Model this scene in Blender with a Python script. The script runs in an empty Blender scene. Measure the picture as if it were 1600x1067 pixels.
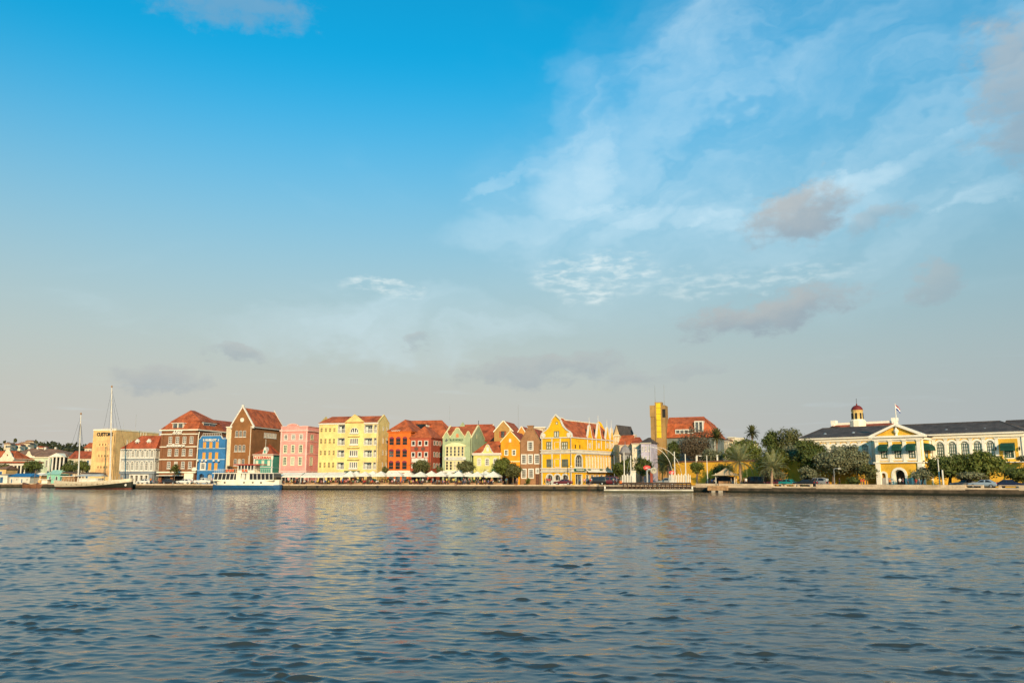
import bpy, bmesh, math, random
import numpy as np
from mathutils import Vector, Matrix, noise as mnoise
from mathutils.geometry import tessellate_polygon
R = math.radians
random.seed(7); np.random.seed(7)
scene = bpy.context.scene
col = scene.collection

# ------------------------------------------------------------------ camera
IW, IH, LENS = 1600.0, 1067.0, 29.0
F = LENS / 36.0 * IW
CZ, HOR = 3.0, 746.0
PIT = math.atan((HOR - IH / 2) / F)
SP, CP = math.sin(PIT), math.cos(PIT)
cd = bpy.data.cameras.new('camera'); cam = bpy.data.objects.new('camera', cd); col.objects.link(cam)
cd.lens = LENS; cd.sensor_width = 36; cd.sensor_fit = 'HORIZONTAL'; cd.clip_start = .2; cd.clip_end = 6000
cam.location = (0, 0, CZ); cam.rotation_euler = (R(90) + PIT, 0, 0)
scene.camera = cam

# ------------------------------------------------------------------ light
SUN_AZ = (0.17, -0.985)            # horizontal direction towards the sun (behind the viewer)
SUN_EL = R(19)
sd = Vector((SUN_AZ[0] * math.cos(SUN_EL), SUN_AZ[1] * math.cos(SUN_EL), math.sin(SUN_EL))).normalized()
sl = bpy.data.lights.new('sun', 'SUN'); sl.energy = 4.8; sl.angle = R(.55); sl.color = (1, .74, .45)
so = bpy.data.objects.new('sun', sl); col.objects.link(so); so.rotation_euler = sd.to_track_quat('Z', 'Y').to_euler()
so.location = (30, -60, 60)
vs = scene.view_settings
vs.view_transform = 'Standard'; vs.look = 'None'; vs.gamma = 1; vs.use_curve_mapping = False; vs.exposure = 0.25
scene.cycles.use_denoising = True
scene.cycles.use_adaptive_sampling = True; scene.cycles.adaptive_threshold = .02
scene.cycles.max_bounces = 6; scene.cycles.diffuse_bounces = 3; scene.cycles.glossy_bounces = 4; scene.cycles.transparent_max_bounces = 8

world = bpy.data.worlds.new('World'); scene.world = world; world.use_nodes = True
class NT:
    def __init__(s, nt): s.nt = nt
    def n(s, t, **k):
        o = s.nt.nodes.new(t)
        for a, b in k.items(): setattr(o, a, b)
        return o
    def l(s, a, b): s.nt.links.new(a, b)
    def put(s, sock, v):
        if hasattr(v, 'is_linked') or isinstance(v, bpy.types.NodeSocket): s.l(v, sock)
        else: sock.default_value = v
    def m(s, op, a, b=None, c=None, clamp=False):
        o = s.n('ShaderNodeMath', operation=op, use_clamp=clamp)
        for i, v in enumerate((a, b, c)):
            if v is not None: s.put(o.inputs[i], v)
        return o.outputs[0]
    def ss(s, x, a, b):
        o = s.n('ShaderNodeMapRange', interpolation_type='SMOOTHSTEP')
        s.put(o.inputs[0], x); s.put(o.inputs[1], a); s.put(o.inputs[2], b)
        return o.outputs[0]
    def mix(s, f, a, b, bt='MIX'):
        o = s.n('ShaderNodeMix', data_type='RGBA', blend_type=bt)
        s.put(o.inputs[0], f); s.put(o.inputs[6], a); s.put(o.inputs[7], b)
        return o.outputs[2]
    def noise(s, vec, sc, det=4, rough=.55, dist=0, lac=2.0):
        o = s.n('ShaderNodeTexNoise'); s.l(vec, o.inputs['Vector'])
        o.inputs['Scale'].default_value = sc; o.inputs['Detail'].default_value = det
        o.inputs['Roughness'].default_value = rough; o.inputs['Distortion'].default_value = dist
        return o.outputs[0]
    def comb(s, x, y, z):
        o = s.n('ShaderNodeCombineXYZ')
        for i, v in enumerate((x, y, z)): s.put(o.inputs[i], v)
        return o.outputs[0]

def build_sky():
    nt = world.node_tree; nt.nodes.clear(); t = NT(nt)
    out = t.n('ShaderNodeOutputWorld'); bg = t.n('ShaderNodeBackground')
    bg.inputs[1].default_value = 0.10
    t.l(bg.outputs[0], out.inputs[0])
    sky = t.n('ShaderNodeTexSky', sky_type='NISHITA')
    sky.sun_disc = False; sky.sun_elevation = SUN_EL
    sky.sun_rotation = math.atan2(SUN_AZ[0], SUN_AZ[1])
    sky.altitude = 0; sky.air_density = 1.0; sky.dust_density = 1.2; sky.ozone_density = 2.0
    tc = t.n('ShaderNodeTexCoord'); d = tc.outputs['Generated']
    sp = t.n('ShaderNodeSeparateXYZ'); t.l(d, sp.inputs[0])
    x, y, z = sp.outputs
    az = t.m('ARCTAN2', x, y); el = t.m('ARCSINE', z)
    # clear teal blue overhead fading into warm dusty air low down, the same all round
    tn = t.mix(t.ss(el, R(5), R(32)), (.12, 1.20, 1.20, 1), (.05, 1.55, 1.75, 1))
    base = t.mix(1.0, sky.outputs[0], tn, 'MULTIPLY')
    low = t.m('SUBTRACT', 1.0, t.ss(el, R(2), R(29)))
    lowc = t.mix(t.ss(t.m('SINE', az), -.15, .75), (4.80, 4.60, 4.15, 1), (3.50, 3.88, 3.98, 1))
    base = t.mix(low, base, lowc)
    def warp(sc, amp, det):
        o = t.n('ShaderNodeTexNoise'); t.l(t.comb(az, t.m('MULTIPLY', el, 1.6), 2.7), o.inputs['Vector'])
        o.inputs['Scale'].default_value = sc; o.inputs['Detail'].default_value = det; o.inputs['Roughness'].default_value = .6
        g = t.n('ShaderNodeSeparateColor'); t.l(o.outputs[1], g.inputs[0])
        f = lambda c, b, k: t.m('ADD', b, t.m('MULTIPLY', t.m('SUBTRACT', c, .5), amp * k))
        return f(g.outputs[0], az, 1), f(g.outputs[1], el, .7), g.outputs[2]
    azA, elA, nA = warp(3.6, .34, 5)
    azB, elB, nB = warp(17., .085, 6)
    def ang(u, v):
        vv = -(v - IH / 2) / F; dx = (u - 800) / F; dy = CP - SP * vv; dz = SP + CP * vv
        return math.atan2(dx, dy), math.atan2(dz, math.hypot(dx, dy))
    def patch(a, e, u, v, ru, rv, rot=0):
        a0, e0 = ang(u, v); ra, re = ru / F, rv / F
        da = t.m('SUBTRACT', a, a0); de = t.m('SUBTRACT', e, e0)
        c, s_ = math.cos(rot), math.sin(rot)
        p = t.m('ADD', t.m('MULTIPLY', da, c / ra), t.m('MULTIPLY', de, s_ / ra))
        q = t.m('ADD', t.m('MULTIPLY', de, c / re), t.m('MULTIPLY', da, -s_ / re))
        return t.m('SUBTRACT', 1.0, t.m('MULTIPLY_ADD', p, p, t.m('MULTIPLY', q, q))), q
    cur = base
    veil = None                                    # thin high veils
    for (u, v, ru, rv, rot, k) in [(1330, 150, 480, 230, .3, .33), (930, 255, 90, 130, .1, .40), (1060, 330, 300, 46, .06, .42), (1400, 262, 280, 44, .24, .40),
                                   (640, 505, 260, 40, .04, .30), (1120, 100, 150, 120, .6, .36)]:
        p, q = patch(azA, elA, u, v, ru, rv, rot)
        f = t.m('MULTIPLY', t.ss(p, -.9, 1.1), k)
        veil = f if veil is None else t.m('MAXIMUM', veil, f)
    for (u, v, ru, rv, rot, k) in [(1040, 335, 190, 26, .04, .62), (1340, 283, 270, 22, .21, .60), (1485, 302, 110, 22, -.05, .45), (925, 262, 48, 105, -.12, .48), (1150, 70, 90, 110, .5, .34), (790, 280, 70, 14, .5, .30)]:
        p, q = patch(azB, elB, u, v, ru, rv, rot)
        veil = t.m('MAXIMUM', veil, t.m('MULTIPLY', t.ss(p, -.7, 1.0), k))
    zc = t.m('MAXIMUM', z, .03)
    n1 = t.noise(t.comb(t.m('DIVIDE', x, zc), t.m('DIVIDE', y, zc), 0.0), .7, 5, .55, .6)
    veil = t.m('MAXIMUM', veil, t.m('MULTIPLY', t.ss(n1, .55, .85), .22))
    ca, sa = math.cos(.38), math.sin(.38)
    st = t.noise(t.comb(t.m('ADD', t.m('MULTIPLY', azA, 2.2 * ca), t.m('MULTIPLY', elA, 2.2 * sa)), t.m('SUBTRACT', t.m('MULTIPLY', elA, 7.5 * ca), t.m('MULTIPLY', azA, 7.5 * sa)), 1.3), 1.9, 5, .52, .4)
    veil = t.m('MULTIPLY', veil, t.m('MULTIPLY_ADD', t.ss(st, .28, .70), 1.05, .32), clamp=True)
    veil = t.m('MULTIPLY', veil, t.m('MULTIPLY_ADD', nB, .8, .6), clamp=True)
    cur = t.mix(t.m('MULTIPLY', veil, .88), cur, (5.9, 7.5, 8.3, 1))
    nC = t.noise(t.comb(az, t.m('MULTIPLY', el, 3.0), 9.0), 42.0, 4, .55, .2)
    fl = None                                      # fleecy rows
    for (u, v, ru, rv, k) in [(935, 430, 115, 44, .60), (1170, 436, 210, 24, .32), (592, 450, 80, 24, .60)]:
        p, q = patch(azB, elB, u, v, ru, rv)
        f = t.m('MULTIPLY', t.m('MULTIPLY', t.ss(nC, .38, .74), t.ss(p, 0, .8)), k)
        fl = f if fl is None else t.m('MAXIMUM', fl, f)
    cur = t.mix(fl, cur, (7.6, 8.2, 8.0, 1))
    nD = t.m('SUBTRACT', t.noise(t.comb(az, t.m('MULTIPLY', el, 1.5), 5.0), 34.0, 6, .62, .3), .5)
    grey = None; shade = None                      # small grey cumulus
    for (u, v, ru, rv, rot, k) in [(1245, 335, 85, 40, .3, .80), (1365, 345, 55, 20, .3, .4), (1200, 490, 140, 30, .15, .75), (1600, 150, 70, 110, .3, .60),
                                   (1462, 440, 45, 24, .3, .45), (250, 596, 65, 26, .1, .5), (368, 555, 44, 13, -.1, .5), (850, 580, 140, 26, .08, .5),
                                   (1080, 578, 50, 16, .2, .3), (985, 590, 50, 20, 0, .4), (355, 0, 130, 40, 0, .34), (650, 538, 34, 12, .1, .4)]:
        p, q = patch(azB, elB, u, v, ru, rv, rot)
        f = t.m('MULTIPLY', t.ss(t.m('MULTIPLY_ADD', nD, 2.4, p), -.35, .95), k)
        sh = t.m('MULTIPLY', f, q)
        grey = f if grey is None else t.m('MAXIMUM', grey, f)
        shade = sh if shade is None else t.m('ADD', shade, sh)
    c = t.mix(t.ss(shade, -.5, .5), (2.7, 3.25, 3.75, 1), (4.0, 4.1, 4.1, 1))
    cur = t.mix(grey, cur, c)
    t.l(cur, bg.inputs[0])
build_sky()

# ------------------------------------------------------------------ photo geometry: a pixel gives a direction, the ground line gives the distance
GZ = 1.25                                             # street level over the water
def ray(u, v):
    vv = -(v - IH / 2) / F
    return Vector(((u - 800) / F, CP - SP * vv, SP + CP * vv))
def gx(u, Y, z=GZ): return (u - 800) / F * (Y * CP + (z - CZ) * SP)
def hz(v, Y):
    d = ray(800, v); return CZ + Y * d.z / d.y
TA, TB = R(13.5), R(44)
QA = Vector((-106, 227.5)); DA = Vector((math.cos(TA), -math.sin(TA))); NA = Vector((math.sin(TA), math.cos(TA)))
QB = QA + DA * 129.5; DB = Vector((math.cos(TB), -math.sin(TB))); NB = Vector((math.sin(TB), math.cos(TB)))
def line_t(u, P, d, z=GZ):
    k = (u - 800) / F
    return (k * (P.y * CP + (z - CZ) * SP) - P.x) / (d.x - k * d.y * CP)
def on(u, s, side='A', z=GZ):                         # point at column u, s metres behind quay line A or B
    P, d, n = (QA, DA, NA) if side == 'A' else (QB, DB, NB)
    P = P + n * s
    return P + d * line_t(u, P, d, z)

# ------------------------------------------------------------------ materials
MATS = {}
def mat(name, c, rough=.8, var=.12, vs_=.7, bump=0., bs=20., metal=0., spec=.3, c2=None, kind=None, **k):
    if name in MATS: return MATS[name]
    m = bpy.data.materials.new(name); m.use_nodes = True; t = NT(m.node_tree)
    b = m.node_tree.nodes['Principled BSDF']
    b.inputs['Roughness'].default_value = rough; b.inputs['Metallic'].default_value = metal; b.inputs['Specular IOR Level'].default_value = spec
    tc = t.n('ShaderNodeTexCoord'); ob = tc.outputs['Object']
    c4 = (*c, 1)
    if var > 0 or c2:
        n1 = t.noise(ob, vs_, 5, .6)
        n2 = t.noise(ob, vs_ * 9, 3, .6)
        f = t.m('ADD', t.m('MULTIPLY', n1, .7), t.m('MULTIPLY', n2, .3))
        lo = (*c2, 1) if c2 else tuple(x * (1 - var * 1.6) for x in c) + (1,)
        hi = c4 if c2 else tuple(min(1, x * (1 + var)) for x in c) + (1,)
        cc = t.mix(t.ss(f, .32, .66), lo, hi)
        if kind == 'wall':          # rain streaks and grime with their own shape
            mp = t.n('ShaderNodeMapping'); t.l(ob, mp.inputs[0]); mp.inputs['Scale'].default_value = (2.2, 2.2, .12)
            st = t.noise(mp.outputs[0], 1.3, 5, .65)
            cc = t.mix(t.m('MULTIPLY', t.ss(st, .50, .78), .5), cc, tuple(x * .55 + .03 for x in c) + (1,))
        if kind == 'tile':          # rows of pantiles
            w = t.n('ShaderNodeTexNoise'); t.l(ob, w.inputs[0]); w.inputs['Scale'].default_value = 3.2; w.inputs['Detail'].default_value = 2
            cc = t.mix(t.m('MULTIPLY', t.ss(w.outputs[0], .5, .7), .45), cc, tuple(x * .5 for x in c) + (1,))
            g = t.n('ShaderNodeSeparateXYZ'); t.l(ob, g.inputs[0])
            s1 = t.m('SINE', t.m('MULTIPLY', g.outputs[2], 24.)); s2 = t.m('SINE', t.m('MULTIPLY', t.m('ADD', g.outputs[0], g.outputs[1]), 20.))
            bm_ = t.n('ShaderNodeBump'); bm_.inputs['Strength'].default_value = .5; bm_.inputs['Distance'].default_value = .06
            t.l(t.m('ADD', s1, s2), bm_.inputs['Height']); t.l(bm_.outputs[0], b.inputs['Normal'])
        if kind == 'brick':
            br = t.n('ShaderNodeTexBrick'); br.inputs['Scale'].default_value = 1.6
            g = t.n('ShaderNodeSeparateXYZ'); t.l(ob, g.inputs[0])
            t.l(t.comb(t.m('ADD', g.outputs[0], g.outputs[1]), g.outputs[2], 0.), br.inputs['Vector'])
            br.inputs['Color1'].default_value = (1, 1, 1, 1); br.inputs['Color2'].default_value = (.72, .7, .68, 1); br.inputs['Mortar'].default_value = (1.25, 1.2, 1.1, 1)
            cc = t.mix(.8, cc, br.outputs[0], 'MULTIPLY')
        if kind == 'stone':          # tide line
            g = t.n('ShaderNodeNewGeometry'); gs = t.n('ShaderNodeSeparateXYZ'); t.l(g.outputs['Position'], gs.inputs[0])
            td = t.ss(t.m('ADD', gs.outputs[2], t.m('MULTIPLY', n1, .35)), .35, .75)
            cc = t.mix(td, (.014, .016, .009, 1), cc)
        t.l(cc, b.inputs['Base Color'])
    else: b.inputs['Base Color'].default_value = c4
    if bump:
        bm_ = t.n('ShaderNodeBump'); bm_.inputs['Strength'].default_value = bump; bm_.inputs['Distance'].default_value = .05
        t.l(t.noise(ob, bs, 4, .6), bm_.inputs['Height']); t.l(bm_.outputs[0], b.inputs['Normal'])
    MATS[name] = m
    return m
def wallm(name, c, **k): return mat('paint_' + name, c, .85, k.pop('var', .15), .45, bump=.25, bs=9, kind=k.pop('kind', 'wall'), **k)
M = dict(
    white=mat('white_trim', (.64, .59, .51), .7, .08), pwhite=mat('palace_white', (.86, .79, .66), .75, .06), cream=mat('cream_trim', (.78, .70, .55), .75, .08),
    tile=mat('clay_tile', (.44, .105, .036), .8, .34, .5, kind='tile'), tile2=mat('clay_tile_dark', (.36, .08, .034), .8, .36, .5, kind='tile'),
    slate=mat('slate_roof', (.085, .066, .058), .75, .3, .6, kind='tile'), oldroof=mat('weathered_roof', (.25, .14, .09), .85, .3, .4, kind='tile'),
    glass=mat('window_glass', (.018, .02, .023), .08, 0, spec=.5), glass2=mat('window_glass_pale', (.10, .11, .11), .15, .5, .5, spec=.5),
    curtain=mat('pale_curtain', (.42, .38, .31), .6, .2, 2., spec=.4), dark=mat('dark_opening', (.02, .017, .015), .8, .2), darkwood=mat('dark_wood', (.06, .033, .02), .7, .25, 1.5),
    wood=mat('weathered_wood', (.30, .17, .085), .8, .3, 1.2, bump=.3), green=mat('bottle_green_paint', (.012, .07, .045), .5, .15),
    greencloth=mat('green_canvas', (.008, .055, .038), .8, .2, 1.5), canvas=mat('white_canvas', (.72, .66, .57), .85, .08, .8),
    tan=mat('tan_canvas', (.55, .40, .24), .85, .1), steel=mat('galvanised_steel', (.42, .42, .41), .45, .12, metal=.6), black=mat('black_metal', (.02, .02, .022), .45, .1),
    stone=mat('quay_stone', (.11, .078, .05), .9, .35, .8, bump=.6, bs=4, c2=(.035, .028, .02), kind='stone'), capstone=mat('quay_capstone', (.60, .45, .30), .85, .2, .5, bump=.3, bs=6),
    paving=mat('paving', (.19, .155, .12), .9, .15, .15), rubber=mat('rubber', (.02, .02, .02), .85, .1), trunk=mat('bark', (.13, .09, .06), .9, .3, 2., bump=.6),
    ptrunk=mat('palm_bark', (.30, .20, .14), .9, .3, 3., bump=.6), concrete=mat('concrete', (.40, .36, .31), .9, .15, .4, bump=.2),
    chrome=mat('chrome', (.6, .6, .6), .2, 0, metal=1), red=mat('red_paint', (.55, .03, .03), .5, .1), asphalt=mat('asphalt', (.055, .052, .05), .9, .15, .3),
)
def tint(name, c, rough=.6, **k): return mat(name, c, rough, k.pop('var', .08), **k)

# ------------------------------------------------------------------ mesh building
class MB:
    def __init__(s): s.v = []; s.f = []; s.mi = []; s.cur = 0
    def add(s, vs, fs):
        o = len(s.v); s.v += [tuple(p) for p in vs]; s.f += [tuple(i + o for i in f) for f in fs]; s.mi += [s.cur] * len(fs); return s
    def box(s, x0, x1, y0, y1, z0, z1):
        return s.add([(x, y, z) for z in (z0, z1) for y in (y0, y1) for x in (x0, x1)],
                     [(0, 2, 3, 1), (4, 5, 7, 6), (0, 1, 5, 4), (2, 6, 7, 3), (0, 4, 6, 2), (1, 3, 7, 5)])
    def prism(s, pts, fn, a, b):           # outline pts (p,q), fn(p,q,depth)->xyz, depth a..b
        n = len(pts); vs = [fn(p, q, a) for p, q in pts] + [fn(p, q, b) for p, q in pts]
        tri = tessellate_polygon([[Vector((p, q, 0)) for p, q in pts]])
        fs = [tuple(t) for t in tri] + [tuple(i + n for i in reversed(t)) for t in tri]
        fs += [(i, (i + 1) % n, (i + 1) % n + n, i + n) for i in range(n)]
        return s.add(vs, fs)
    def tube(s, pts, r, seg=6, cap=True):
        pts = [Vector(p) for p in pts]; n = len(pts); rs = r if isinstance(r, (list, tuple)) else [r] * n
        vs = []
        for i, p in enumerate(pts):
            d = (pts[min(i + 1, n - 1)] - pts[max(i - 1, 0)]).normalized()
            a = d.orthogonal().normalized() if i == 0 else (a - d * a.dot(d)).normalized()
            b = d.cross(a)
            for k in range(seg):
                w = 2 * math.pi * k / seg; vs.append(p + (a * math.cos(w) + b * math.sin(w)) * rs[i])
        fs = [(i * seg + k, i * seg + (k + 1) % seg, (i + 1) * seg + (k + 1) % seg, (i + 1) * seg + k) for i in range(n - 1) for k in range(seg)]
        if cap: fs += [tuple(reversed(range(seg))), tuple((n - 1) * seg + k for k in range(seg))]
        return s.add(vs, fs)
    def lathe(s, prof, seg=12, c=(0, 0)):  # (r,z) profile
        n = len(prof); vs = [(c[0] + r * math.cos(2 * math.pi * k / seg), c[1] + r * math.sin(2 * math.pi * k / seg), z) for r, z in prof for k in range(seg)]
        fs = [(i * seg + k, i * seg + (k + 1) % seg, (i + 1) * seg + (k + 1) % seg, (i + 1) * seg + k) for i in range(n - 1) for k in range(seg)]
        fs += [tuple(reversed(range(seg))), tuple((n - 1) * seg + k for k in range(seg))]
        return s.add(vs, fs)
    def build(s, name, m, parent=None, smooth=False, loc=None):
        me = bpy.data.meshes.new(name); me.from_pydata(s.v, [], s.f)
        for x in (m if isinstance(m, (list, tuple)) else [m]): me.materials.append(M[x] if isinstance(x, str) else x)
        if max(s.mi, default=0): me.polygons.foreach_set('material_index', s.mi)
        bm = bmesh.new(); bm.from_mesh(me); bmesh.ops.recalc_face_normals(bm, faces=bm.faces); bm.to_mesh(me); bm.free()
        if smooth:
            me.polygons.foreach_set('use_smooth', [True] * len(me.polygons)); me.set_sharp_from_angle(angle=R(40))
        return link(name, me, parent, loc)
def link(name, me, parent=None, loc=None):
    o = bpy.data.objects.new(name, me); col.objects.link(o)
    if parent is not None: o.parent = parent
    if loc is not None: o.location = loc
    return o
def tag(o, label=None, cat=None, group=None, kind=None):
    for k, v in (('label', label), ('category', cat), ('group', group), ('kind', kind)):
        if v: o[k] = v
    return o
def thing(name, label, cat, loc, rz=0, group=None):
    o = link(name, None, None, loc); o.rotation_euler.z = rz; return tag(o, label, cat, group)
def copy_tree(o, parent=None):
    c = o.copy(); col.objects.link(c); c.parent = parent
    for ch in [x for x in KIDS.get(o.name, [])]: copy_tree(ch, c)
    return c
KIDS = {}
def index_kids(o):
    KIDS[o.name] = list(o.children)
    for c in o.children: index_kids(c)
ORDW = 'first second third fourth fifth sixth seventh eighth ninth tenth eleventh twelfth thirteenth fourteenth fifteenth sixteenth seventeenth eighteenth nineteenth'.split()
TENS = {2: 'twent', 3: 'thirt', 4: 'fort', 5: 'fift', 6: 'sixt', 7: 'sevent', 8: 'eight', 9: 'ninet'}
def ordw(i):                               # 1-based
    if i < 20: return ORDW[i - 1]
    a, b = divmod(i, 10)
    if i >= 100: return 'hundredth' if i == 100 else ('one hundred ' if i < 200 else 'two hundred ') + ordw(i % 100 or 1)
    return TENS[a] + ('ieth' if b == 0 else 'y-' + ORDW[b - 1])
def text_mesh(txt, w, h, depth=.05, italic=False, bold=.0):
    cu = bpy.data.curves.new('t', 'FONT'); cu.body = txt; cu.extrude = depth; cu.offset = bold; cu.resolution_u = 2
    if italic: cu.shear = .3
    o = bpy.data.objects.new('t', cu); col.objects.link(o)
    bpy.context.view_layer.update()
    me = bpy.data.meshes.new_from_object(o.evaluated_get(bpy.context.evaluated_depsgraph_get()))
    bpy.data.objects.remove(o)
    n = len(me.vertices); a = np.empty(n * 3, np.float32); me.vertices.foreach_get('co', a); a = a.reshape(-1, 3)
    lo, hi = a.min(0), a.max(0)
    a[:, 0] = (a[:, 0] - lo[0]) / (hi[0] - lo[0]) * w; a[:, 1] = (a[:, 1] - lo[1]) / (hi[1] - lo[1]) * h
    b = np.stack([a[:, 0], -a[:, 2], a[:, 1]], 1); me.vertices.foreach_set('co', b.astype(np.float32).ravel()); me.update()
    me.materials.clear()
    return me
# ------------------------------------------------------------------ water, quay, ground, hill
def build_water():
    ny, nx = 1360, 560
    ys = 7.0 * np.exp(np.linspace(0, math.log(300 / 7.0), ny)); s = np.linspace(-1, 1, nx)
    hw = ys * .66 + 5
    X = s[None, :] * hw[:, None]; Y = np.repeat(ys[:, None], nx, 1)
    dxs = (hw * 2 / nx)[:, None]; dys = np.gradient(ys)[:, None]
    rs = np.random.RandomState(3)
    Z = np.zeros_like(X); DX = np.zeros_like(X); DY = np.zeros_like(X)
    gust = np.zeros_like(X)
    for i in range(16):
        a = rs.uniform(0, 6.28); L = .9 * (7 / .9) ** rs.uniform(0, 1); gust += np.sin((X * math.cos(a) + Y * math.sin(a)) * 6.283 / L + rs.uniform(0, 6.28))
    gust = np.minimum(np.exp(.38 * gust / 2.8), 2.2)
    for i in range(130):
        L = .14 * (1.5 / .14) ** (rs.uniform(0, 1) ** 1.15)
        a = R(86) + rs.normal(0, R(44)) if L < .8 else R(96) + rs.normal(0, R(34))
        k = 6.283 / L; kx, ky = k * math.cos(a), k * math.sin(a)
        steep = .0160 if L < .55 else (.0130 if L < .95 else .0072)
        A = steep * L / 6.283 * rs.uniform(.5, 1.5)
        smp = np.minimum(1, np.maximum(0, (L / np.maximum(dxs * abs(math.cos(a)) + dys * abs(math.sin(a)), 1e-6) - 2.0) / 1.4))
        ph = kx * X + ky * Y + rs.uniform(0, 6.283)
        g = A * smp * gust
        Z += g * np.sin(ph); c = g * np.cos(ph) * 1.2
        DX += c * kx / k; DY += c * ky / k
    sg = .5 * (Z[:200].std() + Z[200:420].std()); Z = sg * (np.exp(.14 * np.clip(Z / sg, -4, 4)) - 1.01) / .14
    P = np.stack([X + DX, Y + DY, Z], -1).reshape(-1, 3)
    i = np.arange(ny - 1)[:, None] * nx + np.arange(nx - 1)[None, :]
    q = np.stack([i, i + 1, i + nx + 1, i + nx], -1).reshape(-1, 4)
    # flat skirt beyond the rippled sheet
    edge = [(-1500, -600), (1500, -600), (1500, 900), (-1500, 900)]
    n0 = len(P)
    cor = [0, nx - 1, (ny - 1) * nx + nx - 1, (ny - 1) * nx]
    P = np.concatenate([P, np.array([[a, b, -.02] for a, b in edge])])
    sk = np.array([[n0, n0 + 1, cor[1], cor[0]], [n0 + 1, n0 + 2, cor[2], cor[1]], [n0 + 2, n0 + 3, cor[3], cor[2]], [n0 + 3, n0, cor[0], cor[3]]])
    q = np.concatenate([q, sk])
    me = bpy.data.meshes.new('water'); me.vertices.add(len(P)); me.vertices.foreach_set('co', P.astype(np.float32).ravel())
    me.loops.add(q.size); me.loops.foreach_set('vertex_index', q.astype(np.int32).ravel())
    me.polygons.add(len(q)); me.polygons.foreach_set('loop_start', (np.arange(len(q)) * 4).astype(np.int32)); me.polygons.foreach_set('loop_total', np.full(len(q), 4, np.int32))
    me.polygons.foreach_set('use_smooth', [True] * len(q)); me.update(calc_edges=True)
    m = bpy.data.materials.new('harbour_water'); m.use_nodes = True; t = NT(m.node_tree); b = m.node_tree.nodes['Principled BSDF']
    b.inputs['Base Color'].default_value = (.034, .041, .040, 1); b.inputs['Roughness'].default_value = .03; b.inputs['IOR'].default_value = 1.333
    tc = t.n('ShaderNodeTexCoord'); ob = tc.outputs['Object']
    mp = t.n('ShaderNodeMapping'); t.l(ob, mp.inputs[0]); mp.inputs['Scale'].default_value = (1, 1.5, 1); mp.inputs['Rotation'].default_value = (0, 0, R(8))
    sy = t.n('ShaderNodeSeparateXYZ'); t.l(ob, sy.inputs[0]); lod = t.m('MULTIPLY_ADD', t.ss(sy.outputs[1], 25., 110.), .12, .006)
    h = t.m('ADD', t.m('MULTIPLY', t.noise(mp.outputs[0], 1.7, 5, .62, .2), lod), t.m('MULTIPLY', t.noise(mp.outputs[0], 6.5, 3, .65, .3), .008))
    bp = t.n('ShaderNodeBump'); bp.inputs['Strength'].default_value = 1.0; bp.inputs['Distance'].default_value = .55; t.l(h, bp.inputs['Height']); t.l(bp.outputs[0], b.inputs['Normal'])
    me.materials.append(m)
    tag(link('water', me), kind='structure')
build_water()

def strip(name, m, pts_in, pts_out, z0, z1, parent=None):
    b = MB(); n = len(pts_in)
    for i in range(n - 1):
        a, c, d, e = pts_in[i], pts_in[i + 1], pts_out[i + 1], pts_out[i]
        b.add([(a.x, a.y, z0), (c.x, c.y, z0), (d.x, d.y, z0), (e.x, e.y, z0), (a.x, a.y, z1), (c.x, c.y, z1), (d.x, d.y, z1), (e.x, e.y, z1)],
              [(0, 3, 2, 1), (4, 5, 6, 7), (0, 1, 5, 4), (3, 7, 6, 2)] + ([(0, 4, 7, 3)] if i == 0 else []) + ([(1, 2, 6, 5)] if i == n - 2 else []))
    return b.build(name, m, parent)
# far left basin edge, then the long straight quay, then the quay in front of the fort
QL = [Vector((-420, 330)), Vector((-190, 262)), Vector((-150, 256)), Vector((-118, 238)), QA, QB, QB + DB * 260]
def offs(pts, d):
    out = []
    for i, p in enumerate(pts):
        a = (pts[i] - pts[i - 1]).normalized() if i > 0 else (pts[1] - pts[0]).normalized()
        b = (pts[i + 1] - pts[i]).normalized() if i < len(pts) - 1 else a
        n = Vector((-(a + b).y, (a + b).x)).normalized(); k = 1 / max(.5, n.dot(Vector((-a.y, a.x))))
        out.append(p + n * d * k)
    return out
far = [Vector((-900, 1500)), Vector((1500, 1500)), Vector((1500, -60))]
gp = offs(QL, .55)
gm = MB(); pl = [(p.x, p.y) for p in gp] + [(1500, gp[-1].y), (1500, 1500), (-1500, 1500), (-1500, gp[0].y)]
tri = tessellate_polygon([[Vector((x, y, 0)) for x, y in pl]])
gm.add([(x, y, GZ) for x, y in pl], [tuple(t) for t in tri]); tag(gm.build('ground', 'paving'), kind='structure')
qw = strip('quay', 'stone', QL, offs(QL, .6), -2, GZ - .22); tag(qw, kind='structure')
strip('kerb', 'capstone', offs(QL, -.06), offs(QL, .62), GZ - .22, GZ + .06, qw)
# coursed stone blocks in the face of the long quay
rnd = random.Random(5)
blk = MB().box(-.5, .5, -.5, .5, -.5, .5)
bme = bpy.data.meshes.new('stone_block'); bme.from_pydata(blk.v, [], blk.f)
bb = bmesh.new(); bb.from_mesh(bme); bmesh.ops.recalc_face_normals(bb, faces=bb.faces); bb.to_mesh(bme); bb.free(); bme.materials.append(M['stone'])
cnt = 0
for (P, d, n, T, th) in ((QA, DA, NA, 129, TA), (QB, DB, NB, 110, TB)):
    x = 0
    while x < T:
        w = rnd.uniform(1.6, 2.6)
        if x > 0 and cnt < 110:
            for (z0, z1) in ((.12, .56), (.58, 1.0)):
                xo = w * .5 if z0 > .5 else 0
                c = P + d * (x + w / 2 + xo) - n * (.03 + rnd.uniform(0, .07))
                o = link('stone_block', bme, qw, (c.x, c.y, (z0 + z1) / 2)); o.scale = (w - .05, .3, z1 - z0 - .03); o.rotation_euler.z = -th; cnt += 1
        x += w
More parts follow.
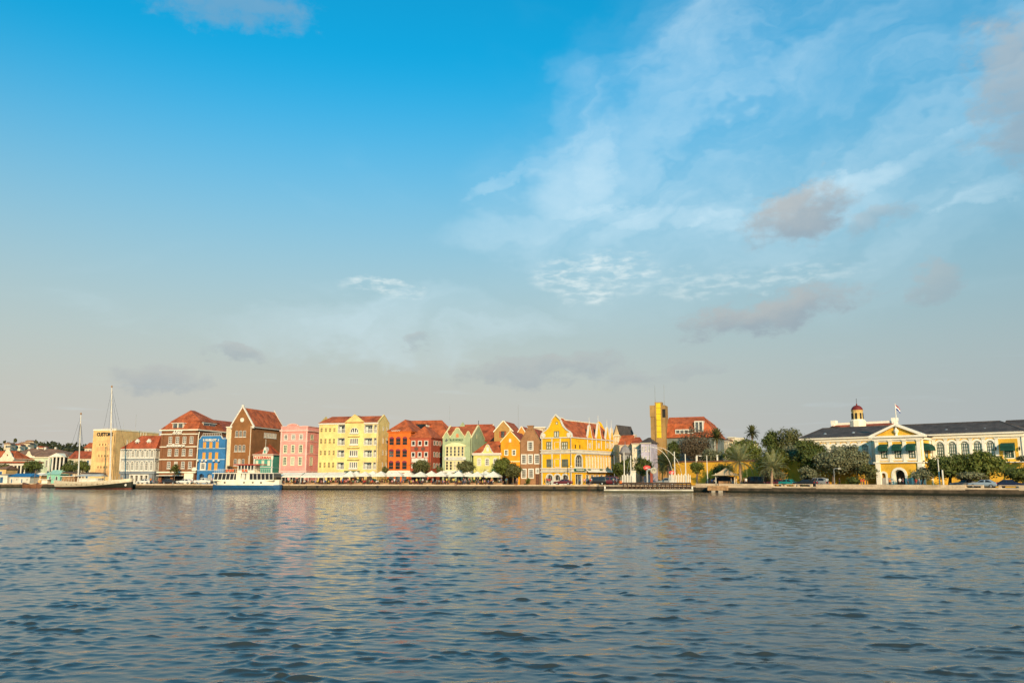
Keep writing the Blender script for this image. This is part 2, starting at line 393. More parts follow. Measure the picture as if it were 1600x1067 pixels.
# street behind the terrace and the road in front of the fort
def quad_strip(name, m, P, d, n, t0, t1, s0, s1, z, parent=None):
    b = MB(); c = [P + d * t0 + n * s0, P + d * t1 + n * s0, P + d * t1 + n * s1, P + d * t0 + n * s1]
    b.add([(p.x, p.y, z) for p in c], [(0, 1, 2, 3)]); return tag(b.build(name, m, parent), kind='structure')
quad_strip('road', 'asphalt', QB, DB, NB, 8, 250, 5.2, 12.5, GZ + .004)
# hill on the far left
def build_hill():
    b = MB(); nx, ny = 90, 14
    v = []
    prof = [(-900, 16), (-60, 18), (0, 25), (35, 27), (60, 30), (100, 27), (145, 24), (200, 20), (300, 14), (500, 6), (800, 0)]
    us = np.linspace(-320, 900, nx)
    for j in range(ny):
        Y = 560 + j * 26; k = math.sin(min(1, j / 7) * math.pi / 2)
        for u in us:
            h = np.interp(u, [p[0] for p in prof], [p[1] for p in prof]) * k
            h += (mnoise.noise(Vector((u * .03, j * .4, 0))) * 4 + mnoise.noise(Vector((u * .11, j * .9, 4))) * 1.5) * k * (1 if u < 300 else .1)
            v.append((gx(u, Y), Y, GZ - .3 + max(0, h)))
    f = [(j * nx + i, j * nx + i + 1, (j + 1) * nx + i + 1, (j + 1) * nx + i) for j in range(ny - 1) for i in range(nx - 1)]
    b.add(v, f); o = b.build('hill', mat('scrub_hill', (.085, .075, .032), .95, .3, .03, c2=(.035, .042, .018)), smooth=True); tag(o, kind='structure')
    return o
HILL = build_hill()
# ------------------------------------------------------------------ buildings
def arch_pts(x0, x1, z0, z1, arch, n=7):
    """window outline; arch = rise of the head (0 square)"""
    if arch <= 0: return [(x0, z0), (x1, z0), (x1, z1), (x0, z1)]
    c, r = (x0 + x1) / 2, (x1 - x0) / 2; zs = z1 - arch
    return [(x0, z0), (x1, z0)] + [(c + r * math.cos(math.pi * k / n), zs + arch * math.sin(math.pi * k / n)) for k in range(n + 1)]
class Bld:
    def __init__(s, name, label, cat, u0, u1, setback=11, side='A', th=None, L=10., u2=None, base=None, group=None, H=None, vH=None):
        s.th = th if th is not None else (TA if side == 'A' else TB)
        s.P = base if base is not None else on(u0, setback, side)
        s.xa = Vector((math.cos(s.th), -math.sin(s.th))); s.ya = Vector((math.sin(s.th), math.cos(s.th)))
        s.W = line_t(u1, s.P, s.xa)
        P1 = s.P + s.xa * s.W
        s.L = line_t(u2, P1, s.ya) if u2 else L
        s.root = thing(name, label, cat, (s.P.x, s.P.y, GZ), -s.th, group)
        s.holes = {'f': [], 'r': [], 'l': []}
        s.H = H or 10.
    def loc(s, o, d):
        o2 = Vector((o.x - s.P.x, o.y - s.P.y)); d2 = Vector((d.x, d.y))
        return Vector((o2.dot(s.xa), o2.dot(s.ya), o.z - GZ)), Vector((d2.dot(s.xa), d2.dot(s.ya), d.z))
    def f(s, u, v, y=0.):                     # pixel on the front plane (or a plane y metres back) -> (x, z)
        o, d = s.loc(Vector((0, 0, CZ)), ray(u, v)); t = (y - o.y) / d.y; return (o.x + t * d.x, o.z + t * d.z)
    def r(s, u, v, x=None):                   # pixel on the right flank -> (depth, z)
        o, d = s.loc(Vector((0, 0, CZ)), ray(u, v)); t = ((s.W if x is None else x) - o.x) / d.x; return (o.y + t * d.y, o.z + t * d.z)
    def fn(s, side):
        if side == 'f': return lambda p, q, n: (p, -n, q)
        if side == 'r': return lambda p, q, n: (s.W + n, p, q)
        return lambda p, q, n: (-n, p, q)
    def wall(s, m, front=None, flank=None, left=None, base=0.0, rev=.22, name='wall', rm=None):
        """walls with real openings; outlines in (along, up)"""
        b = MB(); H, W, L = s.H, s.W, s.L
        outs = {'f': front or [(0, base), (W, base), (W, H), (0, H)], 'r': flank or [(0, base), (L, base), (L, H), (0, H)], 'l': left or flank or [(0, base), (L, base), (L, H), (0, H)]}
        for k, o in outs.items():
            fn = s.fn(k); polys = [o] + s.holes[k]
            flat = [p for pl in polys for p in pl]
            tri = tessellate_polygon([[Vector((p[0], p[1], 0)) for p in pl] for pl in polys])
            b.add([fn(p[0], p[1], 0) for p in flat], [tuple(t) for t in tri])
            for h in s.holes[k]:
                n = len(h)
                b.add([fn(p[0], p[1], 0) for p in h] + [fn(p[0], p[1], -rev) for p in h], [(i, (i + 1) % n, (i + 1) % n + n, i + n) for i in range(n)])
        bo = outs['f']; b.add([(p[0], L, p[1]) for p in bo], [tuple(t) for t in tessellate_polygon([[Vector((p[0], p[1], 0)) for p in bo]])])
        b.add([(0, 0, H - .02), (W, 0, H - .02), (W, L, H - .02), (0, L, H - .02)], [(0, 1, 2, 3)])
        me_o = MB.build.__get__(b)(name, m, s.root)
        if base == 0 and 7 < H < 17.5 and s.WR.random() < .6: MB().tube([(W - .25, -.1, H - .3), (W - .25, -.1, .2)], .07, 6).build('downpipe', s.WR.choice(('cream', 'steel', 'darkwood')), s.root)
        return me_o
    WR = random.Random(99)
    def win(s, side, x0, z0, x1, z1, arch=0., fm='white', pm='glass', bars=(1, 1), fw=.11, sill=.0, proud=.05, surround=0, sm=None, shut=None, name='window', rev=.1, bw=.05, open_=True):
        pts = arch_pts(x0, x1, z0, z1, arch); fn = s.fn(side)
        if pm in ('glass', 'glass2'): pm = s.WR.choice((pm,) * 7 + ('glass', 'glass2', 'curtain'))
        if open_: s.holes[side].append(pts)
        b = MB(); n = len(pts)
        cx, cz = (x0 + x1) / 2, (z0 + z1) / 2
        # frame ring
        def inset(p, k):
            dx = -1 if p[0] > cx else 1; dz = -1 if p[1] > cz else 1
            if arch > 0 and p[1] > z1 - arch + 1e-4:
                v = Vector((cx - p[0], (z1 - arch) - p[1])); v = v.normalized() * k if v.length > 1e-5 else v; return (p[0] + v.x, p[1] + v.y)
            return (p[0] + dx * k, p[1] + dz * k if p[1] < z1 - arch - 1e-4 or arch <= 0 else p[1])
        inn = [inset(p, fw) for p in pts]; out = [inset(p, -surround) for p in pts] if surround else pts
        a, c = (-rev + .03, proud)
        vs = [fn(*p, c) for p in out] + [fn(*p, c) for p in inn] + [fn(*p, a) for p in inn] + [fn(*p, 0 if surround else a) for p in out]
        fs = []
        for i in range(n):
            j = (i + 1) % n
            fs += [(i, j, n + j, n + i), (n + i, n + j, 2 * n + j, 2 * n + i), (3 * n + i, 3 * n + j, j, i)]
        b.add(vs, fs)
        nx, nz = bars; top = z1 - arch * .5
        def bar(p0, p1, q0, q1):
            b.prism([(p0, q0), (p1, q0), (p1, q1), (p0, q1)], fn, a + .01, a + .09)
        for i in range(1, nx):
            xx = x0 + (x1 - x0) * i / nx; bar(xx - bw / 2, xx + bw / 2, z0 + fw * .5, (z1 if i * 2 == nx else top) - fw * .5)
        for i in range(1, nz):
            zz = z0 + (z1 - arch - z0) * i / nz; bar(x0 + fw * .5, x1 - fw * .5, zz - bw / 2, zz + bw / 2)
        if arch > 0 and nz > 1: bar(x0 + fw * .5, x1 - fw * .5, z1 - arch - bw / 2, z1 - arch + bw / 2)
        if sill: b.prism([(x0 - .12, z0 - .14), (x1 + .12, z0 - .14), (x1 + .12, z0 - .002), (x0 - .12, z0 - .002)], fn, -.05, sill)
        w = b.build(name, fm, s.root)
        p = MB(); pp = [inset(q, fw * .4) for q in pts]
        p.prism(pp, fn, -rev + .02, -rev + .045); p.build('pane', pm, w)
        if shut:
            sb = MB(); sw = (x1 - x0) * .48
            for q in (x0 - sw - .02, x1 + .02): sb.prism([(q, z0), (q + sw, z0), (q + sw, z1 - arch), (q, z1 - arch)], fn, .01, .06)
            sb.build('shutter', shut, w)
        return w
    def grid(s, side, cols, rows, uref, vref, **k):
        P = s.f if side == 'f' else s.r
        xs = [(P(a, vref)[0], P(b, vref)[0]) for a, b in cols]; zs = [(P(uref, b)[1], P(uref, a)[1]) for a, b in rows]
        if k.pop('even', True) and len(xs) > 2:     # builders space their windows evenly
            w = sum(b - a for a, b in xs) / len(xs); c0 = (xs[0][0] + xs[0][1]) / 2; c1 = (xs[-1][0] + xs[-1][1]) / 2
            xs = [(c0 + (c1 - c0) * i / (len(xs) - 1) - w / 2, c0 + (c1 - c0) * i / (len(xs) - 1) + w / 2) for i in range(len(xs))]
        for (z0, z1) in zs:
            for (x0, x1) in xs: s.win(side, x0, z0, x1, z1, **k)
        return xs, zs
    def band(s, name, m, side, p0, p1, z0, z1, n=.12, n0=-.05, parent=None):
        return MB().prism([(p0, z0), (p1, z0), (p1, z1), (p0, z1)], s.fn(side), n0, n).build(name, m, parent or s.root)
    def bandf(s, name, m, v0, v1, uref, n=.12, x0=None, x1=None, flank=False):  # horizontal moulding by pixel rows
        z0, z1 = s.f(uref, v1)[1], s.f(uref, v0)[1]
        o = MB(); a, c = (0 if x0 is None else x0) - (n if x0 is None else 0), (s.W if x1 is None else x1) + (n if x1 is None else 0)
        o.box(a, c, -n, .05, z0, z1)
        if flank: o.box(s.W - .05, s.W + n, .05, s.L, z0, z1)
        return o.build(name, m, s.root)
    def hip(s, m, z, r0, r1, ov=.35, x0=0, x1=None, y0=0, y1=None, name='roof', bottom=True):
        """roof over a rectangle: ridge from r0 to r1 (x,y,z)"""
        x1 = s.W if x1 is None else x1; y1 = s.L if y1 is None else y1
        A = [(x0 - ov, y0 - ov, z), (x1 + ov, y0 - ov, z), (x1 + ov, y1 + ov, z), (x0 - ov, y1 + ov, z)]
        b = MB()
        if abs(r1[0] - r0[0]) >= abs(r1[1] - r0[1]): fs = [(0, 1, 5, 4), (1, 2, 5), (2, 3, 4, 5), (3, 0, 4)]     # ridge left-right
        else: fs = [(0, 1, 4), (1, 2, 5, 4), (2, 3, 5), (3, 0, 4, 5)]                                            # ridge front-back
        b.add(A + [r0, r1], fs + [(3, 2, 1, 0)])
        o = b.build(name, m, s.root)
        rt = MB(); rt.tube([r0, r1], .11, 6)
        for i, e in enumerate(A):
            q = (r0 if e[0] < (x0 + x1) / 2 else r1) if abs(r1[0] - r0[0]) >= abs(r1[1] - r0[1]) else (r0 if e[1] < (y0 + y1) / 2 else r1)
            rt.tube([e, q], .09, 5)
        rt.build('ridge_tiles', m, o)
        return o
    def gable_roof(s, m, prof, y0, y1, x_off=0, th=.16, name='roof', trim=None):
        """roof slabs following an open outline prof [(x,z)..] swept front to back"""
        b = MB()
        for (xa, za), (xb, zb) in zip(prof[:-1], prof[1:]):
            d = Vector((xb - xa, zb - za)); nn = Vector((-d.y, d.x)).normalized() * th
            b.add([(xa, y0, za), (xb, y0, zb), (xb + nn.x, y0, zb + nn.y), (xa + nn.x, y0, za + nn.y), (xa, y1, za), (xb, y1, zb), (xb + nn.x, y1, zb + nn.y), (xa + nn.x, y1, za + nn.y)],
                  [(0, 1, 2, 3), (7, 6, 5, 4), (0, 4, 5, 1), (1, 5, 6, 2), (2, 6, 7, 3), (3, 7, 4, 0)])
        return b.build(name, m, s.root)
    def coping(s, m, prof, side='f', w=.22, n0=-.35, n1=.12, name='gable_coping', parent=None):
        b = MB(); fn = s.fn(side)
        for (xa, za), (xb, zb) in zip(prof[:-1], prof[1:]):
            d = Vector((xb - xa, zb - za)).normalized(); nn = Vector((-d.y, d.x)) * w; e = d * .03
            b.prism([(xa - e.x, za - e.y), (xb + e.x, zb + e.y), (xb + e.x + nn.x, zb + e.y + nn.y), (xa - e.x + nn.x, za - e.y + nn.y)], fn, n0, n1)
        return b.build(name, m, parent or s.root)
    def text(s, txt, m, u0, v0, u1, v1, n=.12, side='f', italic=False, parent=None, bold=.02, name='sign_lettering', y=0., label=None):
        vm = (v0 + v1) / 2; um = (u0 + u1) / 2
        P = (lambda u, v: s.f(u, v, y)) if side == 'f' else s.r
        x0, x1 = P(u0, vm)[0], P(u1, vm)[0]; z0, z1 = P(um, v1)[1], P(um, v0)[1]
        me = text_mesh(txt, abs(x1 - x0), z1 - z0, .04, italic, bold); me.materials.append(M[m] if isinstance(m, str) else m)
        o = link(name, me, parent or s.root)
        if side == 'f': o.location = (x0, y - n, z0)
        else: o.location = (s.W + n, x0, z0); o.rotation_euler.z = R(90)
        if label: o['label'] = label
        return o
def bell(x0, x1, z0, z1):
    w = (x1 - x0) / 2; h = z1 - z0; c = (x0 + x1) / 2
    L = [(1, 0), (1, .08), (.95, .17), (.84, .25), (.70, .31), (.58, .39), (.47, .48), (.39, .58), (.33, .68), (.28, .76), (.2, .88), (.1, .96), (0, 1)]
    return [(c - a * w, z0 + b * h) for a, b in L] + [(c + a * w, z0 + b * h) for a, b in reversed(L[:-1])]
def scroll(x0, x1, z0, z1, n=6):
    """half outline of a curved Dutch gable, from the left shoulder to the apex"""
    w = (x1 - x0) / 2; h = z1 - z0; c = (x0 + x1) / 2
    L = [(1, 0), (.98, .12), (.86, .20), (.74, .26), (.64, .36), (.55, .50), (.47, .60), (.36, .66), (.28, .76), (.22, .88), (.12, .97), (0, 1)]
    left = [(c - a * w, z0 + b * h) for a, b in L]; right = [(c + a * w, z0 + b * h) for a, b in reversed(L[:-1])]
    return left + right

# ---- customs house, tall ochre block
w_och = wallm('ochre', (.70, .45, .19)); w_orange = wallm('orange_panel', (.66, .38, .17))
b = Bld('customs_house', 'tall plain ochre block with dark roof lettering behind the schooner masts', 'building', 139.5, 175, th=TA, u2=243, base=on(139.5, 19), H=15.5)
b.H = b.f(144, 671.5)[1]
xs = [(154.3 + i * 4.6, 156.2 + i * 4.6) for i in range(4)]
for rows in ((692.6, 696.2), (710.2, 714), (727.6, 731.6)):
    b.grid('f', xs, [rows], 160, 705, fm=w_orange, pm='glass', bars=(1, 1), fw=.06, proud=.07, sill=0)
b.grid('r', [(197.5, 199.6), (203.2, 205.4)], [(687, 696)], 200, 690, fm='cream', pm='glass2', bars=(1, 2), fw=.08)
b.grid('r', [(219.2, 220.6), (224, 225.4), (227.6, 229)], [(674.5, 680)], 222, 677, fm='cream', pm='glass2', fw=.08)
b.wall(w_och)
x0, x1 = b.f(151.6, 705)[0], b.f(173.4, 705)[0]
for i, (va, vb) in enumerate(((697.5, 704), (715, 721.5), (732.5, 742), (687.5, 691.5))):
    z0, z1 = b.f(160, vb)[1], b.f(160, va)[1]
    b.band('panel', w_orange, 'f', x0, x1, z0, z1, .05, 0)
b.bandf('parapet', 'cream', 670.6, 672.6, 150, .1, flank=True)
b.bandf('string_course', w_och, 688.2, 689, 144, .06, x0=.0, x1=.8)
b.text('CUSTOMS', 'black', 151.8, 675.3, 177, 681.2, .16, bold=.04)
MB().tube([(b.W + 2, 6, b.H), (b.W + 2, 6, b.H + 5)], .04).build('roof_mast', 'steel', b.root); MB().tube([(b.W * .7, 6, b.H), (b.W * .7, 6, b.H + 2.6)], .03).build('roof_mast', 'steel', b.root)

# ---- white arcaded house with red hipped roof
w_gry = wallm('slate_blue_grey', (.20, .22, .24))
b = Bld('arcaded_house', 'white and grey house with two storeys of arched galleries and red hipped roof', 'building', 187, 239.5, 11, u2=250)
b.H = b.f(192, 701)[1]
cols = [(190.6 + i * 7.4, 195.8 + i * 7.4) for i in range(7)]
for rows in ((703.4, 714.6), (720.8, 734.4)):
    b.grid('f', cols, [rows], 213, 712, fm='white', pm='glass2', arch=.45, bars=(3, 3), fw=.12, surround=.14, proud=.09, bw=.10)
    x_, z_ = b.r(245, (rows[0] + rows[1]) / 2)
    b.grid('r', [(243.6, 249.2)], [rows], 246, 710, fm='white', pm='glass2', arch=.45, bars=(3, 3), fw=.12, surround=.1, proud=.09, bw=.08)
# ground-floor openings between white columns
zt = b.f(210, 741.5)[1]
for i in range(4):
    x0, x1 = b.f(202.5 + i * 7.6, 748)[0], b.f(208.5 + i * 7.6, 748)[0]
    b.win('f', x0, .1, x1, zt, fm='white', pm='dark', bars=(1, 1), fw=.2, proud=.1, surround=.15, rev=.6, name='shop_opening')
b.wall(w_gry, rev=.2)
b.bandf('cornice', 'white', 700.2, 702.4, 215, .3, flank=True)
for v0, v1 in ((715.2, 716.4), (719, 720), (735, 736.2)): b.bandf('string_course', 'white', v0, v1, 215, .14, flank=True)
b.bandf('shop_fascia', w_gry, 736.4, 740.4, 215, .3, flank=True)
for u in (188.6, 241): 
    x = b.f(u, 715)[0] if u < 200 else b.W - .15
    b.band('corner_pilaster', 'white', 'f', x - .18, x + .18, b.f(213, 735)[1], b.H - .2, .1, 0)
xr, zr = b.f(221, 681.5, b.L / 2)
rf = b.hip('tile2', b.H, (xr, b.L / 2, zr), (b.W + .3, b.L / 2, zr), .4)
for u in (215.6, 233.6):
    x, z = b.f(u, 698, .9); d = MB()
    d.prism([(x - .55, z), (x + .55, z), (x + .55, z + 1.5), (x - .55, z + 1.5)], b.fn('f'), -3.2, -.45)
    d.cur = 1; d.prism([(x - .85, z + 1.45), (x + .85, z + 1.45), (x, z + 2.3)], b.fn('f'), -3.6, -.3)
    d.cur = 2; d.prism([(x - .3, z + .25), (x + .3, z + .25), (x + .3, z + 1.3), (x - .3, z + 1.3)], b.fn('f'), -.45, -.42)
    dm = d.build('dormer', ['white', 'white', 'glass2'], b.root)

# ---- brown brick office with steep red roof
w_brk = wallm('brown_brick', (.215, .09, .042), kind='brick', var=.15)
b = Bld('brick_office', 'brown brick office with white raised lettering and huge stepped red roof', 'building', 247, 303.5, 11, L=26)
b.H = b.f(255.5, 672.5)[1]
rows = [(682, 692.6), (701.4, 711.8), (721, 731.8)]
b.grid('f', [(262.2, 267.8), (273.8, 279.6), (284.8, 290.4), (296, 300.2)], rows, 270, 707, fm='white', pm='glass', bars=(2, 3), fw=.12, bw=.12, proud=.06, sill=.1)
zt = b.f(265, 753)[1]
b.win('f', b.f(270, 748)[0], .1, b.f(287, 748)[0], b.f(275, 742.5)[1], fm='darkwood', pm='dark', rev=.8, fw=.1, name='shop_opening')
b.win('f', b.f(252, 748)[0], .1, b.f(266, 748)[0], b.f(262, 742.5)[1], fm='darkwood', pm='glass', bars=(3, 1), rev=.5, fw=.1, name='shop_opening')
b.wall(w_brk)
for v0, v1, n in ((677.6, 679, .25), (697.2, 698.6, .2), (716.8, 718.2, .2), (736.6, 738.6, .45)): b.bandf('ledge', 'cream', v0, v1, 270, n)
for u in (249, 303): 
    x = max(.35, min(b.W - .35, b.f(u, 715)[0])); b.band('brick_pier', w_brk, 'f', x - .35, x + .35, b.f(270, 736)[1], b.f(270, 679.2)[1], .16, 0)
b.band('shop_pier', 'cream', 'f', b.f(288, 748)[0], b.f(302, 748)[0], 0, b.f(290, 739)[1], .2, 0)
b.band('awning', 'white', 'f', b.f(249, 743)[0], b.f(287, 743)[0], b.f(265, 743.2)[1], b.f(265, 742)[1], 1.4, 0)
b.bandf('eaves', 'cream', 671, 672.8, 270, .45, flank=True)
# roof: lower skirt, upper pyramid, then a long rear wing
zE = b.H + .1; zk = b.f(281, 657, 2.2)[1]
k = 1.9; A = [(-.45, -.45, zE), (b.W + .45, -.45, zE), (b.W + .45, 13, zE), (-.45, 13, zE)]; B_ = [(k, k + .2, zk), (b.W - .6, k + .2, zk), (b.W - .6, 11, zk), (k, 11, zk)]
r = MB(); r.add(A + B_, [(0, 1, 5, 4), (1, 2, 6, 5), (2, 3, 7, 6), (3, 0, 4, 7), (3, 2, 1, 0)])
xp, zp = b.f(298, 640.8, 5.5); xq, _ = b.f(306, 640.8, 6.5)
lo = [(k - .5, k - .3, zk - .35), (b.W - .1, k - .3, zk - .35), (b.W - .1, 11.5, zk - .35), (k - .5, 11.5, zk - .35)]
r.add(lo + [(xp, 5.5, zp), (xp, 7.5, zp)], [(0, 1, 4), (1, 2, 5, 4), (2, 3, 5), (3, 0, 4, 5), (3, 2, 1, 0)])
rf = r.build('roof', 'tile', b.root)
zw = b.r(340, 656, b.W * .55)[1]; zw = min(zw, zp - 2)
r = MB(); r.add([(-.3, 11, zE), (b.W + .45, 11, zE), (b.W + .45, 26, zE), (-.3, 26, zE), (b.W * .5, 7, zw), (b.W * .5, 26, zw)], [(0, 1, 4), (1, 2, 5, 4), (2, 3, 5), (3, 0, 4, 5), (3, 2, 1, 0)])
r.build('rear_roof', 'tile2', b.root)
def shed_dormer(b, side, p0, p1, z0, z1, depth, npan, m='cream'):
    fn = b.fn(side); d = MB()
    d.prism([(p0, z0), (p1, z0), (p1, z1), (p0, z1)], fn, -depth, -.1); d.cur = 1
    d.prism([(p0 - .3, z1), (p1 + .3, z1), (p1 + .3, z1 + .18), (p0 - .3, z1 + .18)], fn, -depth - .5, .25); d.cur = 2
    w = (p1 - p0) / npan
    for i in range(npan): d.prism([(p0 + w * i + .18, z0 + .2), (p0 + w * (i + 1) - .18, z0 + .2), (p0 + w * (i + 1) - .18, z1 - .15), (p0 + w * i + .18, z1 - .15)], fn, -.1, -.06)
    return d.build('dormer', [m, 'white', 'glass2'], b.root)
x0, x1 = b.f(271.5, 665, .6)[0], b.f(288, 665, .6)[0]; shed_dormer(b, 'f', x0, x1, b.f(280, 671, .6)[1], b.f(280, 661.5, .6)[1], 3, 2)
y0, y1 = b.r(318, 665)[0], b.r(337, 665)[0]; shed_dormer(b, 'r', y0, y1, b.r(325, 670)[1], b.r(325, 661.5)[1], 3, 2)
b.text('AFAS', 'white', 270.5, 672.9, 286.5, 678.4, .5, italic=True, bold=.05)
b.text('software', 'white', 261.5, 693, 290.5, 698, .5, italic=True, bold=.05)
MB().tube([(b.W + .2, .6, b.H - .5), (b.W + .2, .3, b.H - 2), (b.W + .15, .3, 4.2)], .13).build('downpipe', 'cream', b.root)
hl = MB(); hl.prism([(b.W - .6, 3.6), (b.W + .6, 3.6), (b.W + .85, 4.05), (b.W + .5, 4.6), (b.W - .4, 4.6), (b.W - .8, 4.05)], b.fn('f'), .3, .5); hl.build('hanging_sign', 'cream', b.root)

# ---- blue shop house
w_blu = wallm('cobalt_blue', (.035, .16, .36)); och = tint('ochre_shutter', (.62, .30, .06))
b = Bld('blue_shop_house', 'narrow cobalt blue house with ochre shuttered windows and stepped parapet', 'building', 306.8, 348.6, 10.6, L=9, H=10)
b.H = b.f(310, 686)[1]
cols = [(317, 321.4), (326.8, 331.4), (336.4, 341.4)]
b.grid('f', cols, [(690.4, 700), (706.6, 716.4)], 327, 704, fm=och, pm=och, bars=(2, 1), fw=.16, sill=.1, rev=.12)
z0, z1 = b.f(327, 733.4)[1], b.f(327, 723.2)[1]
for i, (a, c) in enumerate(((313.6, 320.6), (325.4, 330.2), (335, 339.8))):
    x0, x1 = b.f(a, 728)[0], b.f(c, 728)[0]
    if i == 0: b.win('f', x0, z0, x1, z1, fm='white', pm='glass2', bars=(2, 3), fw=.22, sill=.1, surround=.2)
    else: b.win('f', x0, z0, x1, z1, fm=och, pm=och, bars=(2, 1), fw=.16, sill=.1, rev=.12)
for c in (314.5, 327, 339.5):
    x0, x1 = b.f(c - 4.6, 748)[0], b.f(c + 4.6, 748)[0]
    b.win('f', x0, .05, x1, b.f(327, 739)[1], arch=.8, fm=w_blu, pm='glass2', bars=(2, 1), fw=.15, rev=.5, name='shop_arch')
xa, xb = b.f(316, 682)[0], b.f(345, 682)[0]; zz = b.f(327, 680.8)[1]
b.wall(w_blu, front=[(0, 0), (b.W, 0), (b.W, b.H), (xb + .6, b.H), (xb, zz), (xa, zz), (xa - .6, b.H), (0, b.H)])
for v0, v1 in ((699.8, 701), (717, 718.2), (734.4, 735.2)): b.bandf('string_course', tint('pale_blue_trim', (.35, .48, .58)), v0, v1, 327, .1)
b.coping('white', [(0, b.H), (xa - .6, b.H), (xa, zz), (xb, zz), (xb + .6, b.H), (b.W, b.H)], w=.12)
b.text('HUBLOT', 'white', 320.6, 685.4, 339, 689.2, .12, bold=.05)
for u in (317.8, 341): b.band('sign_bar', 'white', 'f', b.f(u, 687)[0], b.f(u + 1.2, 687)[0], b.f(u, 689)[1], b.f(u, 685.6)[1], .12, 0)
rl = MB()
for i in range(9): rl.box(xa + (xb - xa) * i / 8 - .03, xa + (xb - xa) * i / 8 + .03, .3, .36, zz, zz + .7)
rl.box(xa, xb, .28, .38, zz + .66, zz + .76); rl.build('roof_railing', 'white', b.root)
lb = MB()
for u in (311, 318, 324, 336, 343.6):
    x, z = b.f(u, 719.6); lb.lathe([(.05, z - .35), (.3, z - .2), (.36, z), (.2, z + .3), (.05, z + .36)], 8, (x, -.7))
lb.build('globe_lamps', 'white', b.root)

# ---- narrow cream stair wall
b = Bld('cream_stair_house', 'very narrow cream house squeezed between blue shop and brown gabled house', 'building', 349.2, 357.2, 11.4, L=9, H=14)
b.H = b.f(354, 667)[1]
b.grid('f', [(355, 356.2)], [(676, 684), (698, 706)], 355.5, 690, fm='cream', pm='glass2', fw=.06)
b.wall(wallm('warm_cream', (.66, .54, .37)))
b.bandf('cornice', 'cream', 666.4, 668, 355, .15)

# ---- tall brown gabled warehouse
w_brn = wallm('earth_brown', (.25, .105, .035)); 
b = Bld('brown_warehouse', 'tall brown house with white edged gable, round attic window and red roof', 'building', 357.2, 389.3, 10.8, u2=438)
b.H = b.f(359, 664)[1]; W = b.W
ap = b.f(378, 637.5); ap = (W * .5, ap[1])
rows = [(672.6, 682.6), (695, 705.2), (716.8, 727.2)]
b.grid('f', [(366.6, 371), (372.6, 377), (378.8, 383.2)], rows, 373, 700, fm='white', pm='glass', bars=(2, 4), fw=.07, bw=.045, arch=.2, sill=.12, even=True)
b.grid('r', [(412.6 + i * 4, 415.6 + i * 4) for i in range(5)], [(676.4, 684)], 420, 680, fm='white', pm='glass', bars=(2, 2), fw=.12, sill=.1)
x, z = b.f(376.2, 656); x = W * .5
b.holes['f'].append([(x + .5 * math.cos(a * .785), z + .5 * math.sin(a * .785)) for a in range(8)])
b.wall(w_brn, front=[(0, 0), (W, 0), (W, b.H), ap, (0, b.H)])
rw = MB(); 
for r_, q in ((.62, 1),):
    pts = [(x + r_ * math.cos(a * .524), z + r_ * math.sin(a * .524)) for a in range(12)]; inn = [(x + .42 * math.cos(a * .524), z + .42 * math.sin(a * .524)) for a in range(12)]
    fn = b.fn('f'); rw.add([fn(*p, .08) for p in pts] + [fn(*p, .08) for p in inn] + [fn(*p, -.2) for p in inn] + [fn(*p, 0) for p in pts],
           [f for i in range(12) for f in ((i, (i + 1) % 12, 12 + (i + 1) % 12, 12 + i), (12 + i, 12 + (i + 1) % 12, 24 + (i + 1) % 12, 24 + i), (36 + i, 36 + (i + 1) % 12, (i + 1) % 12, i))])
ow = rw.build('round_window', 'white', b.root); MB().prism(inn, fn, -.2, -.15).build('pane', 'cream', ow)
b.gable_roof('tile', [(-.25, b.H - .3), ap, (W + .45, b.H - .55)], -.05, b.L, th=.22)
b.coping('white', [(-.15, b.H - .35), (ap[0], ap[1] + .18)], w=.34); b.coping('white', [(ap[0], ap[1] + .18), (W + .5, b.H - .75)], w=.34)
kn = MB()
for x_, z_ in ((-.15, b.H - .5), (W + .3, b.H - .6)): kn.box(x_ - .3, x_ + .3, -.15, .3, z_ - .35, z_ + .3)
kn.box(ap[0] - .3, ap[0] + .3, -.15, .3, ap[1] + .3, ap[1] + .9); kn.build('gable_knob', 'white', b.root)
b.band('eaves_moulding', 'white', 'r', 0, b.L, b.H - .75, b.H - .35, .5, -.05)
bp = MB(); bp.add([(W + .62, b.L, b.H - .9), (W + .62, b.L + .35, b.H - .9), (ap[0], b.L + .35, ap[1] + .45), (ap[0], b.L, ap[1] + .45), (W + .62, b.L, b.H - .4), (W + .62, b.L + .35, b.H - .4), (ap[0], b.L + .35, ap[1] + .75), (ap[0], b.L, ap[1] + .75)],
       [(0, 1, 2, 3), (7, 6, 5, 4), (0, 4, 5, 1), (1, 5, 6, 2), (2, 6, 7, 3), (3, 7, 4, 0)]); bp.build('rear_coping', 'white', b.root)

# ---- low teal shop house
w_teal = wallm('teal_green', (.07, .27, .20)); w_cry = tint('cream_panel', (.60, .62, .42))
b = Bld('teal_shop_house', 'low teal green shop house with red lettering and little white roof dormer', 'building', 394.5, 424.6, 10.4, u2=434.6)
b.H = b.f(396, 711)[1]
b.grid('f', [(399.6, 403.4), (408.8, 413), (418, 422)], [(719, 727.4)], 411, 723, fm='white', pm=w_cry, bars=(2, 2), fw=.1, rev=.12)
b.win('f', b.f(398, 748)[0], .05, b.f(421, 748)[0], b.f(410, 742)[1], fm='white', pm='dark', bars=(4, 1), rev=.6, name='shop_opening')
b.wall(w_teal)
b.bandf('cornice', 'white', 709.6, 711.4, 411, .3, flank=True); b.bandf('string_course', 'white', 729.2, 730.2, 411, .12)
b.bandf('sign_board', 'cream', 712, 717.4, 411, .08)
for u in (395.2, 424): x = .2 if u < 400 else b.W - .2; b.band('corner_pilaster', 'white', 'f', x - .17, x + .17, 0, b.H - .3, .12, 0)
